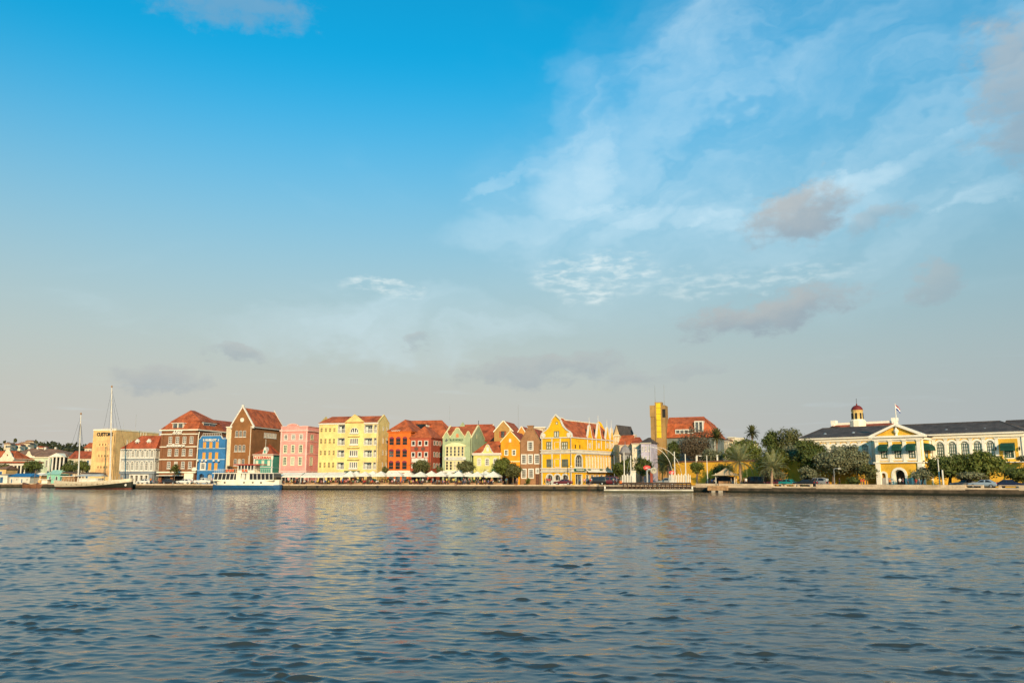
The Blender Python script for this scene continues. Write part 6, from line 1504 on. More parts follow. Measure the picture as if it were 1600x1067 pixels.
def crown(rx, ry, rz, n, leaf, seed, lobes=9, gaps=.35):
    rs = np.random.RandomState(seed); C = []; 
    for i in range(lobes):
        a = rs.uniform(0, 6.283); e = rs.uniform(-.45, 1) ; q = math.sqrt(max(0, 1 - e * e * .8)); k = rs.uniform(.42, .72)
        C.append((math.cos(a) * q * rx * k, math.sin(a) * q * ry * k, e * rz * k, rs.uniform(.40, .58)))
    C.append((0, 0, -.05 * rz, .70))
    C = np.array(C); n = n; nc = max(10, n // 30)
    w = C[:, 3] ** 2; li = rs.choice(len(C), nc, p=w / w.sum())
    d = rs.normal(size=(nc, 3)); d /= np.linalg.norm(d, axis=1)[:, None]; d[:, 2] = np.abs(d[:, 2]) * np.where(rs.rand(nc) < .72, 1, -1)
    rad = C[li, 3] * rs.uniform(.72, 1.08, nc)
    cc = C[li, :3] + d * rad[:, None] * np.array([rx, ry, rz])
    ci = rs.randint(0, nc, n); spread = .17 * min(rx, ry, rz * 1.3)
    p = cc[ci] + rs.normal(size=(n, 3)) * spread * np.array([1, 1, .75])
    nm = d[ci] * 1.3 + rs.normal(size=(n, 3)) * .6; nm /= np.linalg.norm(nm, axis=1)[:, None]
    a = np.cross(nm, rs.normal(size=(n, 3))); a /= np.linalg.norm(a, axis=1)[:, None]; b = np.cross(nm, a)
    s = leaf * rs.uniform(.55, 1.3, n)[:, None]
    V = np.stack([p - a * s * .5, p + b * s * .28, p + a * s * .5, p - b * s * .28], 1).reshape(-1, 3)
    return V, np.arange(n * 4).reshape(-1, 4), C
def tree(name, label, u0, u1, v0, v1, s, side, leaf, n=2600, size=.42, seed=1, trunk=True, group=None, P=None, flat=1.0, cat='tree', vb=None):
    um = (u0 + u1) / 2; P = P if P is not None else on(um, s, side); Y = P.y; sc = Y / F
    rx = (u1 - u0) / 2 * sc; zt, zl = hz(v0, Y), hz(v1, Y); rz = (zt - zl) / 2; cz = (zt + zl) / 2
    x = gx(um, Y, cz); r = thing(name, label, cat, (P.x, P.y, GZ), 0, group)
    V, Q, C = crown(rx * .92, rx * .8 * flat, rz * .95, int(n * 1.9), size * 1.08, seed, lobes=int(7 + rx))
    V = V + np.array([x - P.x, 0, cz - GZ])
    V[:, 2] = np.maximum(V[:, 2], .05)
    link('crown', fast_mesh('crown', V, Q, LF[leaf]), r)
    if trunk:
        b = MB(); h = max(.6, cz - GZ - rz * .55); ox = x - P.x; t = max(.1, min(.35, rx * .07)); rs = random.Random(seed)
        b.tube([(0, 0, -.1), (ox * .3 + rs.uniform(-.2, .2), .1, h * .5), (ox, 0, h)], [t * 1.4, t, t * .85], 7); tk = b.build('trunk', 'trunk', r)
        for k in range(6):
            c = C[rs.randrange(len(C))]; e = (ox + c[0] * .9, c[1] * .9, cz - GZ + c[2] * .9)
            MB().tube([(ox, 0, h - .1), (ox + (e[0] - ox) * .45, e[1] * .4, h + (e[2] - h) * .5), e], [t * .75, t * .45, t * .15], 5).build('limb', 'trunk', tk)
    return r
def T(*a, **k): return tree(*a, **k)
# street trees on the long quay
T('street_tree', 'bushy spreading tree in front of the red corner house', 640, 672, 718, 741, 6, 'A', 'olive', 2000, .36, 11)
T('street_tree', 'rounded small tree in front of the green gabled house', 714, 743, 721, 742, 6, 'A', 'olive', 1700, .36, 12)
T('shade_tree', 'large dark leafy tree hiding the lower orange gabled house', 769, 796, 713, 748, 6.5, 'A', 'green', 2600, .38, 13)
T('shade_tree', 'dark leafy tree right of the larger shade tree beside the brick house', 791, 814, 723, 750, 6, 'A', 'olive', 1800, .38, 14)
T('street_tree', 'tiny tree in a gap beside the yellow apartment house corner', 594, 607, 729, 741, 7, 'A', 'olive', 800, .3, 15)
T('street_tree', 'thin sapling in front of the brown brick office', 264, 281, 724, 744, 7, 'A', 'lime', 500, .34, 16)
T('street_tree', 'bare twiggy tree beside the cream stair house', 351, 368, 726, 744, 7, 'A', 'brown', 500, .3, 17)
T('street_tree', 'small palm-like shrub in front of the narrow brick house', 820, 830, 747, 757, 6, 'A', 'green', 400, .24, 18, trunk=False)
T('street_tree', 'low tree in front of the red house flank', 681, 693, 728, 741, 7, 'A', 'olive', 600, .3, 19)
# far left
for i, (u0, u1, v0, v1, s, lf, lb) in enumerate(((37, 66, 720, 741, 12, 'deep', 'dark tree in front of the mint hall'), (96, 122, 721, 742, 10, 'deep', 'dark bushy tree behind the schooner stern mast'), (118, 142, 720, 741, 14, 'green', 'green tree between schooner mast and ochre block'), (2, 16, 724, 738, 12, 'olive', 'small tree behind the yellow kiosk'))):
    T('quay_tree', lb, u0, u1, v0, v1, 0, 'A', lf, 1300, .5, 30 + i, P=onC((u0 + u1) / 2, s))
# scrub on the hill reads as one mass
def hill_scrub():
    rs = np.random.RandomState(8); me = HILL.data; n = len(me.vertices); co = np.empty(n * 3, np.float32); me.vertices.foreach_get('co', co); co = co.reshape(-1, 3)
    k = 30000; i = rs.randint(0, n, k); c = co[i] + rs.normal(size=(k, 3)) * np.array([9, 9, .6]); cl = rs.rand(k) ** 2 * 3.2; c[:, 2] += cl
    nm = rs.normal(size=(k, 3)); nm /= np.linalg.norm(nm, axis=1)[:, None]; a = np.cross(nm, rs.normal(size=(k, 3))); a /= np.linalg.norm(a, axis=1)[:, None]; b = np.cross(nm, a); s = rs.uniform(.9, 2.2, k)[:, None]
    keep = c[:, 0] < -120; c, a, b, s = c[keep], a[keep], b[keep], s[keep]; k = len(c)
    V = np.stack([c - a * s, c + b * s * .6, c + a * s, c - b * s * .6], 1).reshape(-1, 3)
    tag(link('hill_scrub', fast_mesh('hill_scrub', V, np.arange(k * 4).reshape(-1, 4), leafm('scrub_leaf', (.075, .075, .03), (.03, .036, .015)))), 'dark scrub and low trees covering the far hill', 'scrub', kind='stuff')
hill_scrub()
for i, (u, v, h, lb) in enumerate(((7, 690, 3, 'tree on the hill skyline at far left'), (24, 687.5, 5, 'pointed tree standing up from the hill skyline'), (57, 690, 2.6, 'low round tree on the hill skyline'), (139, 694, 3, 'palm-like tree beside the hill villa'))):
    Y = 600.; P = Vector((gx(u, Y, 20), Y)); T('hill_tree', lb, u - h * .55, u + h * .55, v - h * .5, v + h, 0, 'A', 'olive', 300, .9, 50 + i, P=P, trunk=False)
# fort side
FT = [('bare_tree', 'big brownish half bare tree in front of the red mansard roof', 1058, 1116, 673, 733, 22, 'brown', 3600, .36), ('fort_tree', 'dark tree at the foot of the brown tower', 1040, 1064, 690, 726, 20, 'deep', 1600, .42),
      ('fort_tree', 'grey green tree beside the brownish bare tree', 1098, 1132, 700, 735, 18.5, 'grey', 2000, .42), ('fort_tree', 'bright green spreading tree behind the large date palm', 1128, 1190, 690, 732, 19, 'green', 4200, .46),
      ('fort_tree', 'tall dark feathery tree right of the tall fan palm', 1188, 1224, 671, 722, 24, 'deep', 2400, .40), ('fort_tree', 'tall olive tinted tree left of the palace roof', 1214, 1256, 671, 724, 25, 'olive', 2800, .42),
      ('fort_tree', 'yellowish green tree sloping down over the fort wall', 1178, 1232, 704, 748, 12.5, 'lime', 3000, .42), ('fort_tree', 'silvery green tree above the fort wall corner', 1206, 1258, 692, 738, 18, 'grey', 2800, .46),
      ('fort_tree', 'dense dark green tree touching the palace left windows', 1240, 1288, 688, 750, 13, 'deep', 3800, .46), ('olive_tree', 'silvery olive tree in front of the palace left wing', 1272, 1334, 699, 748, 10.5, 'grey', 4400, .46),
      ('olive_tree', 'rounded silvery tree close to the portico left side', 1318, 1362, 701, 744, 12, 'grey', 3000, .46), ('fort_shrub', 'small green tree at the foot of the portico', 1340, 1369, 727, 752, 9, 'olive', 1400, .36),
      ('fort_shrub', 'pale grey shrub beside the parked silver car', 1248, 1284, 733, 756, 7.5, 'grey', 1500, .34), ('fort_shrub', 'grey green bushes behind the small date palm', 1186, 1228, 732, 755, 10, 'grey', 1700, .36),
      ('fort_shrub', 'dark bushes behind the tan tent', 1112, 1146, 724, 748, 12, 'deep', 1600, .36), ('kerb_tree', 'small dense green tree right of the bridge landing', 1077, 1104, 721, 744, 5.5, 'green', 1700, .34),
      ('palace_tree', 'broad dark green tree in front of palace right wing, left half', 1450, 1518, 712, 752, 8.5, 'deep', 4800, .42), ('palace_tree', 'broad green tree in front of palace right wing, right half', 1500, 1568, 708, 750, 9.5, 'green', 4800, .42),
      ('palace_shrub', 'pale grey green shrub in front of the big rounded trees', 1488, 1542, 737, 753, 6, 'grey', 2200, .34), ('palace_shrub', 'small twisted grey tree right of the gate arch', 1422, 1464, 729, 754, 7, 'grey', 1700, .34),
      ('palace_shrub', 'dark shrub at the right picture edge', 1568, 1612, 729, 754, 6.5, 'deep', 1900, .36), ('palace_shrub', 'grey shrub on the terrace at the right picture edge', 1590, 1612, 711, 723, 14, 'grey', 500, .36)]
for i, (nm, lb, u0, u1, v0, v1, s, lf, n, sz) in enumerate(FT): T(nm, lb, u0, u1, v0, v1, s, 'B', lf, n, sz, 70 + i)
T('clipped_hedge', 'low clipped dark green hedge in front of the fort wall', 1323, 1346, 746.5, 757.5, 6, 'B', 'deep', 1300, .26, 120, trunk=False, cat='hedge')
for i, (u0, u1, v0, v1, lb) in enumerate(((956, 976, 722, 750, 'dark tree behind the left bridge lamp poles'), (990, 1020, 714, 748, 'dark green trees under the lavender house'), (968, 990, 714, 745, 'dark tree below the grey cupola'))): T('lane_tree', lb, u0, u1, v0, v1, 8, 'A', 'deep', 1700, .42, 130 + i)

# palms with separate fronds
def frond_mesh(L, w, droop, nl, m, seed, fan=False):
    rs = random.Random(seed); V, Fc = [], []
    sp = [Vector((L * t * (1 - .18 * droop * t), 0, L * (.42 * t - droop * .75 * t * t))) for t in np.linspace(0, 1, 9)]
    def at(t): k = min(7, int(t * 8)); return sp[k].lerp(sp[k + 1], t * 8 - k)
    for i in range(8):
        o = len(V); r_ = .05 * (1 - i / 9)
        V += [sp[i] + Vector((0, -r_, 0)), sp[i] + Vector((0, r_, 0)), sp[i + 1] + Vector((0, r_ * .8, 0)), sp[i + 1] + Vector((0, -r_ * .8, 0))]; Fc.append((o, o + 1, o + 2, o + 3))
    for i in range(nl):
        t = .12 + .88 * i / nl; p = at(t); l = w * (math.sin(math.pi * min(1, .2 + t * .75)) ** .7) * rs.uniform(.85, 1.1)
        for s_ in (-1, 1):
            d = Vector((.65, s_ * 1.0, .25 - .5 * rs.random())).normalized() * l; e = Vector((.055, 0, 0)); o = len(V)
            V += [p - e, p + e, p + d * .6 + Vector((.03, 0, .02)), p + d]; Fc.append((o, o + 1, o + 2, o + 3))
    me = bpy.data.meshes.new('frond'); me.from_pydata([tuple(v) for v in V], [], Fc); me.materials.append(m); return me
def palm(name, label, u, vb, vc, s, side, R_, nf, m, seed, trunk_r=.22, P=None, group=None, up=.9, skirt=True):
    P = P if P is not None else on(u, s, side); Y = P.y; hc = hz(vc, Y) - GZ; L = R_ * Y / F
    r = thing(name, label, 'palm', (P.x, P.y, GZ), 0, group); rs = random.Random(seed)
    b = MB(); n = 14; pts, rr = [], []
    for i in range(n + 1): t = i / n; pts.append((.15 * math.sin(t * 2 + seed), .1 * math.cos(t * 3), -.1 + (hc + .1) * t)); rr.append(trunk_r * (1.25 - .35 * t + (.10 if i % 2 else 0)))
    b.tube(pts, rr, 8); b.build('trunk', 'ptrunk', r)
    ms = [frond_mesh(L, L * .17, d, 32, LF[m], seed * 7 + k) for k, d in enumerate((.25, .6, 1.0))]
    for i in range(nf):
        f = i / nf; el = up * (1 - f) * 75 - (25 if skirt else 5) * f; az = i * 137.5 + rs.uniform(-12, 12)
        o = link('frond', ms[min(2, int(f * 3))], r, (pts[-1][0], pts[-1][1], hc)); o.rotation_euler = (rs.uniform(-.25, .25), -R(el) + R(12), R(az)); o.scale = (rs.uniform(.85, 1.1),) * 3
palm('date_palm', 'large feathery date palm beside the tan tent', 1158.5, 756, 722, 4.0, 'B', 35, 46, 'palm', 3, .26)
palm('date_palm', 'smaller feathery date palm left of the teal car', 1207, 757, 731, 2.6, 'B', 30, 40, 'palm', 5, .24)
palm('date_palm', 'low bushy palm at the foot of the brown tower', 1045, 752, 726, 8, 'B', 28, 44, 'fan', 8, .2)
palm('fan_palm', 'tall fan palm standing above the fort trees', 1179.5, 735, 677, 26, 'B', 14, 60, 'fan', 9, .2, up=1.0)
palm('fan_palm', 'shaggy fan palm at the right end of the red mansard roof', 1123, 735, 684, 23, 'B', 16, 60, 'fan', 10, .2, up=1.0)
palm('street_palm', 'short street palm in front of the red corner house', 655, 750, 730, 5, 'A', 13, 30, 'palm', 12, .14)
# ------------------------------------------------------------------ vehicles
def car_mesh(kind):
    """body cross-sections along x (length), y width; returns dict of part builders"""
    if kind == 'saloon': L, Wd, H = 4.5, 1.75, 1.42; prof = [(0, .55), (.04, .78), (.9, .88), (1.45, .95), (2.05, 1.38), (3.25, 1.40), (3.9, 1.0), (4.42, .92), (4.5, .6)]; gl = [(1.55, .96), (2.1, 1.34), (3.2, 1.36), (3.78, 1.0)]
    elif kind == 'suv': L, Wd, H = 4.6, 1.85, 1.75; prof = [(0, .6), (.05, .95), (.95, 1.05), (1.45, 1.12), (1.95, 1.70), (3.9, 1.74), (4.45, 1.15), (4.58, .9), (4.6, .55)]; gl = [(1.55, 1.14), (2.02, 1.64), (3.85, 1.66), (4.3, 1.16)]
    elif kind == 'van': L, Wd, H = 4.9, 1.9, 2.05; prof = [(0, .6), (.05, .95), (.7, 1.15), (1.35, 1.95), (4.75, 2.02), (4.88, 1.2), (4.9, .5)]; gl = [(.86, 1.2), (1.38, 1.85), (4.6, 1.9), (4.68, 1.2)]
    else: L, Wd, H = 5.0, 1.85, 1.75; prof = [(0, .6), (.05, .95), (1.0, 1.05), (1.5, 1.12), (2.0, 1.70), (3.0, 1.72), (3.15, 1.05), (4.95, 1.05), (5.0, .55)]; gl = [(1.6, 1.14), (2.06, 1.62), (2.95, 1.64), (3.02, 1.14)]
    return L, Wd, prof, gl
def build_car(kind):
    L, Wd, prof, gl = car_mesh(kind); parts = []
    b = MB(); xs = sorted(set([round(x, 3) for x in np.linspace(0, L, 22)] + [p[0] for p in prof])); secs = []
    px, pz = [p[0] for p in prof], [p[1] for p in prof]; belt = gl[0][1] - .04
    for x in xs:
        z = float(np.interp(x, px, pz)); hw = Wd / 2 * (1 - .10 * (abs(x / L - .5) * 2) ** 4); zz = min(z, belt)
        pr = [(hw * .86, .28), (hw, .45), (hw, zz * .75), (hw * .97, zz)]
        pr += [(hw * (.97 - .20 * max(0, z - belt) / .6), max(z - .04, zz + .002)), (hw * (.80 - .16 * max(0, z - belt) / .6), z + .001)]
        secs.append((x, pr))
    n = 6; vs = []
    for x, pr in secs: vs += [(x, -q, z) for q, z in pr] + [(x, q, z) for q, z in reversed(pr)]
    m = 2 * n; fs = [(i * m + k, i * m + (k + 1) % m, (i + 1) * m + (k + 1) % m, (i + 1) * m + k) for i in range(len(secs) - 1) for k in range(m)] + [tuple(range(m)), tuple((len(secs) - 1) * m + k for k in range(m))]
    b.add(vs, fs); parts.append(('body', b, None, True))
    mid = (gl[1][0] + gl[2][0]) / 2
    for s_ in (-1, 1):
        for (xa, xb) in ((gl[0][0], mid - .04), (mid + .04, gl[3][0])):
            g = MB(); hi = lambda x: float(np.interp(x, [p[0] for p in gl], [p[1] for p in gl]))
            pts = [(xa + .06, belt + .03)] + [(xb - .06, belt + .03)] + [(x, hi(x) - .03) for x in np.linspace(xb - .02, xa + .1, 5) if hi(x) - .03 > belt + .06]
            yy = lambda z: s_ * (Wd / 2 * (.975 - .20 * max(0, z - belt) / .6) + .012)
            g.add([(p, yy(q), q) for p, q in pts] + [(p, yy(q) - s_ * .03, q) for p, q in pts], [tuple(range(len(pts))), tuple(range(2 * len(pts) - 1, len(pts) - 1, -1))]); parts.append(('side_window', g, 'glass', False))
    for (a, c, nm) in ((gl[0], gl[1], 'windscreen'), (gl[3], gl[2], 'rear_window')):
        g = MB(); k = -.03 if nm == 'windscreen' else .03; w0, w1 = Wd / 2 * .82, Wd / 2 * .66
        g.add([(a[0] + k * 3, -w0, a[1] + .01), (a[0] + k * 3, w0, a[1] + .01), (c[0] + k * 2, w1, c[1]), (c[0] + k * 2, -w1, c[1])], [(0, 1, 2, 3)])
        g.add([(a[0] + k * 3 - k, -w0, a[1] + .03), (a[0] + k * 3 - k, w0, a[1] + .03), (c[0] + k, w1, c[1] + .03), (c[0] + k, -w1, c[1] + .03)], [(0, 1, 2, 3)]); parts.append((nm, g, 'glass', False))
    for x in (L * .19, L * .80):
        for s_ in (-1, 1):
            parts.append(('wheel', (x, s_ * (Wd / 2 - .08)), 'wheel', False))
    for s_ in (-1, 1):
        h = MB(); h.box(-.02, .12, s_ * Wd * .36 - .17, s_ * Wd * .36 + .17, .62, .78); parts.append(('headlight', h, 'chrome', False))
        h = MB(); h.box(L - .1, L + .015, s_ * Wd * .37 - .13, s_ * Wd * .37 + .13, .70, .9); parts.append(('tail_light', h, 'red', False))
    h = MB(); h.box(-.05, .08, -Wd * .42, Wd * .42, .33, .5); parts.append(('bumper', h, 'rubber', False)); h = MB(); h.box(L - .08, L + .05, -Wd * .42, Wd * .42, .33, .5); parts.append(('bumper', h, 'rubber', False))
    return parts
WM = None
CARP = {}
def car(kind, paint, label, u, s, side, rev=False, ang=0):
    global WM
    P = on(u, s, side); r = thing('parked_car' if kind != 'van' else 'parked_van', label, 'car' if kind != 'van' else 'van', (P.x, P.y, GZ + .02), -(TA if side == 'A' else TB) + ang + (math.pi if rev else 0), 'vehicles parked along the quay')
    if WM is None:
        w = MB(); w.lathe([(.2, -.1), (.30, -.1), (.32, -.06), (.32, .06), (.30, .1), (.2, .1)], 14); w.cur = 1; w.lathe([(.05, -.11), (.2, -.105), (.2, .105), (.05, .12)], 10); o = w.build('wheel', ['rubber', 'steel']); WM = o.data; bpy.data.objects.remove(o)
    if kind not in CARP:
        CARP[kind] = []
        for nm, b, m, sm in build_car(kind):
            if m == 'wheel': CARP[kind].append((nm, None, b)); continue
            o = b.build(nm, m or 'white', None, smooth=sm); CARP[kind].append((nm, o.data, m)); bpy.data.objects.remove(o)
    L = car_mesh(kind)[0]
    pm = mat('car_' + paint[0], paint[1], .28, 0, spec=.5)
    for nm, me, x in CARP[kind]:
        if nm == 'wheel': o = link('wheel', WM, r, (x[0] - L / 2, x[1], .32)); o.rotation_euler.x = R(90); continue
        o = link(nm, me, r, (-L / 2, 0, 0))
        if nm == 'body': o.material_slots[0].link = 'OBJECT'; o.material_slots[0].material = pm
PW = ('white', (.62, .60, .56)); PD = ('charcoal', (.025, .025, .028)); PB = ('black', (.012, .012, .014)); PM = ('maroon', (.10, .012, .018)); PT = ('teal', (.01, .20, .20)); PS = ('silver_blue', (.26, .32, .38)); PG = ('grey', (.22, .22, .22)); PN = ('navy', (.012, .018, .05))
car('saloon', PW, 'white car with long bonnet parked beside the schooner bow', 226, 2.2, 'A'); car('saloon', PD, 'dark saloon parked in front of the brown brick office', 266, 2.2, 'A', True)
car('saloon', PW, 'white saloon between the dark saloon and the white pickup', 289, 2.4, 'A'); car('pickup', PW, 'white pickup parked in front of the blue shop house', 318, 2.2, 'A', True)
car('saloon', PM, 'maroon car parked in front of the golden corner house arches', 880, 2.6, 'A'); car('van', PB, 'black van parked left of the maroon van', 932, 3.0, 'A'); car('van', PM, 'maroon van parked behind the black van near the bridge', 950, 3.4, 'A')
car('saloon', ('orange', (.5, .12, .02)), 'orange red car end showing behind the maroon van', 958, 6, 'A'); car('suv', PG, 'grey car standing behind the bridge landing deck', 1041, 4, 'B', ang=.5); car('van', PB, 'long black van between the two date palms', 1180, 6.4, 'B'); car('suv', PD, 'dark car under the tan tent edge', 1120, 8, 'B')
car('saloon', PM, 'dark maroon car behind the smaller date palm', 1213, 5.4, 'B'); car('saloon', PT, 'bright teal green car on the fort quay', 1235, 5.2, 'B', True); car('saloon', PB, 'black saloon right of the teal car', 1258, 5.0, 'B'); car('suv', PG, 'silver grey car behind the pale shrub', 1276, 7.0, 'B')
car('saloon', PS, 'silver blue saloon in front of the big rounded trees', 1537, 3.6, 'B'); car('saloon', PN, 'dark navy car at the right picture edge', 1580, 3.8, 'B', True); car('saloon', PG, 'small grey car behind the silver blue saloon', 1508, 7.0, 'B')

# ------------------------------------------------------------------ people
def person_mesh(pose, seed):
    J = {}; E = []; Rr = {}
    def j(n, p, r, par=None):
        J[n] = Vector(p); Rr[n] = r
        if par: E.append((par, n))
    sit = pose == 'sit'; hip = .48 if sit else .92
    j('pel', (0, 0, hip), .13); j('wai', (0, .0, hip + .17), .125, 'pel'); j('che', (0, 0, hip + .38), .15, 'wai'); j('nec', (0, 0, hip + .56), .06, 'che'); j('jaw', (0, -.02, hip + .66), .075, 'nec'); j('hea', (0, -.01, hip + .76), .095, 'jaw'); j('cro', (0, 0, hip + .83), .06, 'hea')
    j('nos', (0, -.10, hip + .72), .016, 'hea')
    for s_, n in ((-1, 'l'), (1, 'r')):
        j(n + 'ear', (s_ * .085, 0, hip + .73), .018, 'hea')
        j(n + 'sh', (s_ * .19, 0, hip + .50), .062, 'che')
        sw = {'walk': .22 * s_, 'stand': .04, 'sit': -.05}[pose]
        el = (s_ * .25, sw * .5, hip + .24); wr = (s_ * .24, sw - .10, hip + .02)
        if sit: el = (s_ * .26, -.05, hip + .25); wr = (s_ * .16, -.30, hip + .22)
        if pose == 'stand' and s_ > 0 and seed % 2: wr = (s_ * .18, -.22, hip + .30)
        j(n + 'el', el, .045, n + 'sh'); j(n + 'wr', wr, .033, n + 'el'); w = Vector(wr); d = (w - Vector(el)).normalized(); pm = w + d * .07; j(n + 'pa', pm, .03, n + 'wr')
        for k in range(5):
            o = Vector((0, (k - 2) * .018, 0)) if not sit else Vector(((k - 2) * .018, 0, 0)); ln = (.05, .085, .095, .085, .065)[k]
            j('%sf%d' % (n, k), pm + o + d * ln + Vector((0, -.012, 0)), .009, n + 'pa')
        j(n + 'hi', (s_ * .095, 0, hip - .04), .10, 'pel')
        if sit: kn, an = (s_ * .12, -.42, .49), (s_ * .12, -.40, .09)
        else: st = .18 * s_ if pose == 'walk' else .01; kn, an = (s_ * .10, -st * .9 - .02, .49), (s_ * .10, -st * 1.1 + .06 * (st < 0), .09)
        j(n + 'kn', kn, .062, n + 'hi'); j(n + 'an', an, .042, n + 'kn'); j(n + 'to', (an[0], an[1] - .17, .04), .038, n + 'an')
    names = list(J); ix = {n: i for i, n in enumerate(names)}
    me = bpy.data.meshes.new('body'); me.from_pydata([tuple(J[n]) for n in names], [(ix[a], ix[b]) for a, b in E], [])
    o = bpy.data.objects.new('t', me); col.objects.link(o); md = o.modifiers.new('s', 'SKIN')
    for i, n in enumerate(names): me.skin_vertices[0].data[i].radius = (Rr[n] * (1.15 if n in ('che', 'wai', 'pel') else 1), Rr[n] * (.85 if n in ('che', 'wai', 'pel') else 1)); me.skin_vertices[0].data[i].use_root = n == 'pel'
    sd_ = o.modifiers.new('d', 'SUBSURF'); sd_.levels = 1; sd_.render_levels = 1
    bpy.context.view_layer.update()
    out = bpy.data.meshes.new_from_object(o.evaluated_get(bpy.context.evaluated_depsgraph_get())); bpy.data.objects.remove(o)
    out.materials.clear()
    for k in range(4): out.materials.append(M['white'])
    mi = []
    for p in out.polygons:
        c = p.center; z = c.z - hip
        if z > .755 or (z > .66 and c.y > .03): k = 3
        elif z > .575: k = 0
        elif abs(c.x) > .215 and z < .40 - (.1 if seed % 2 else 0) and (z > -.25 or sit and z > .0): k = 0
        elif z > .06: k = 1
        elif sit and c.y < -.12 and z > .1: k = 0
        elif c.z < .30 and seed % 2: k = 0
        else: k = 2
        mi.append(k)
    out.polygons.foreach_set('material_index', mi); out.polygons.foreach_set('use_smooth', [True] * len(mi))
    return out
PMESH = {p: [person_mesh(p, k) for k in range(2)] for p in ('stand', 'walk', 'sit')}
SHIRT = dict(white=(.7, .68, .64), red=(.45, .04, .03), black=(.02, .02, .022), blue=(.05, .10, .25), pink=(.6, .25, .25), green=(.05, .14, .07), yellow=(.6, .45, .10), grey=(.22, .22, .22), orange=(.55, .18, .04))
SKIN = [(.42, .24, .15), (.20, .10, .06), (.09, .045, .03), (.5, .32, .22)]
PCNT = {}
PLIST = []
def person(pose, P, face, shirt, rs, where, z=GZ):
    PLIST.append((P.x / P.y, pose, P, face, shirt, where, z, rs.randrange(2), rs.randrange(4), rs.randrange(3), rs.uniform(.94, 1.05)))
def flush_people():
    PLIST.sort(key=lambda q: q[0])
    for _, pose, P, face, shirt, where, z, v, sk, tr, sc in PLIST:
        key = (pose, shirt, where); PCNT[key] = PCNT.get(key, 0) + 1
        tot = sum(1 for q in PLIST if (q[1], q[4], q[5]) == key)
        vb = {'sit': 'seated person', 'stand': 'standing person', 'walk': 'walking person'}[pose]
        lb = '%s in %s top %s' % (vb, shirt, where) + ('' if tot == 1 else ', %s such from left' % ordw(PCNT[key]))
        o = link('person', PMESH[pose][v], None, (P.x, P.y, z)); o.rotation_euler.z = face; o.scale = (sc,) * 3; tag(o, lb, 'person', 'people ' + where)
        ms = [mat('skin_%d' % sk, SKIN[sk], .6, 0), mat('shirt_' + shirt, SHIRT[shirt], .85, .1), mat('trousers_%d' % tr, ((.03, .035, .06), (.12, .10, .08), (.02, .02, .02))[tr], .85, .1), mat('hair_%d' % (sk % 2), ((.03, .018, .01), (.008, .007, .006))[sk % 2], .7, 0)]
        for k in range(4): o.material_slots[k].link = 'OBJECT'; o.material_slots[k].material = ms[k]

# ------------------------------------------------------------------ terrace: parasols, tables, chairs, guests
def umbrella(u, s, vp, ve, half, label):
    P = on(u, s, 'A'); sc = P.y / F; r = thing('parasol', label, 'parasol', (P.x, P.y, GZ), -TA, 'white parasols along the terrace')
    z0, z1 = hz(ve, P.y) - GZ, hz(vp, P.y) - GZ; h = half * sc; b = MB(); v = []; K = 5
    for k in range(K + 1):
        f = k / K; w = h * (1 - f) + .03; z = z0 + (z1 - z0) * f ** 1.12; v += [(-w, -w, z), (0, -w * 1.0, z - .02 * (1 - f)), (w, -w, z), (w, 0, z), (w, w, z), (0, w, z), (-w, w, z), (-w, 0, z)]
    b.add(v, [(k * 8 + i, k * 8 + (i + 1) % 8, (k + 1) * 8 + (i + 1) % 8, (k + 1) * 8 + i) for k in range(K) for i in range(8)])
    c = b.build('canopy', 'canvas', r)
    b = MB(); q = .28; w = h
    for (xa, ya, xb, yb) in ((-w, -w, w, -w), (w, -w, w, w), (w, w, -w, w), (-w, w, -w, -w)): b.add([(xa, ya, z0), (xb, yb, z0), (xb * 1.01, yb * 1.01, z0 - q), (xa * 1.01, ya * 1.01, z0 - q)], [(0, 1, 2, 3)])
    b.build('valance', 'canvas', c); MB().tube([(0, 0, 0), (0, 0, z1 + .12)], .05, 8).build('pole', 'wood', r); MB().lathe([(.35, 0), (.35, .1), (.08, .14)], 10).build('foot', 'concrete', r)
rs0 = random.Random(77)
us = [547, 556.5, 570, 582.5, 595, 609, 620, 638.5, 657, 674, 689, 702.5, 716.5, 731, 746, 759, 771]
for i, u in enumerate(us):
    s = 3.6 if i % 2 == 0 else 5.6
    umbrella(u, s, 735.2 + (i % 3) * .6, 742.8 + rs0.uniform(-.4, .8), rs0.uniform(9.2, 12), '%s peaked white parasol from the left on the terrace' % ordw(i + 1))
def long_awning(u0, u1, s, v, label):
    P = on(u0, s, 'A'); w = (on(u1, s, 'A') - P).length; r = thing('terrace_awning', label, 'awning', (P.x, P.y, GZ), -TA); z = hz(v, P.y) - GZ
    b = MB(); b.add([(0, -2.6, z - .5), (w, -2.6, z - .5), (w, 0, z + .45), (0, 0, z + .45), (w, 2.6, z - .3), (0, 2.6, z - .3)], [(0, 1, 2, 3), (3, 2, 4, 5)]); c = b.build('canopy', 'canvas', r)
    n = max(3, int(w / 3)); b = MB(); b.add([(0, -2.6, z - .5), (w, -2.6, z - .5), (w, -2.62, z - .85), (0, -2.62, z - .85)], [(0, 1, 2, 3)]); b.build('valance', 'canvas', c)
    for i in range(n + 1):
        for y in (-2.5, 2.5): MB().tube([(w * i / n, y, 0), (w * i / n, y, z - .4)], .06).build('post', 'white', r)
long_awning(441, 476, 4.5, 740.5, 'long white awning beside the passenger ferry stern'); long_awning(477, 512, 4.6, 740.8, 'middle long white awning below the pink house'); long_awning(513, 541, 4.4, 740.3, 'long white awning left of the first peaked parasol')
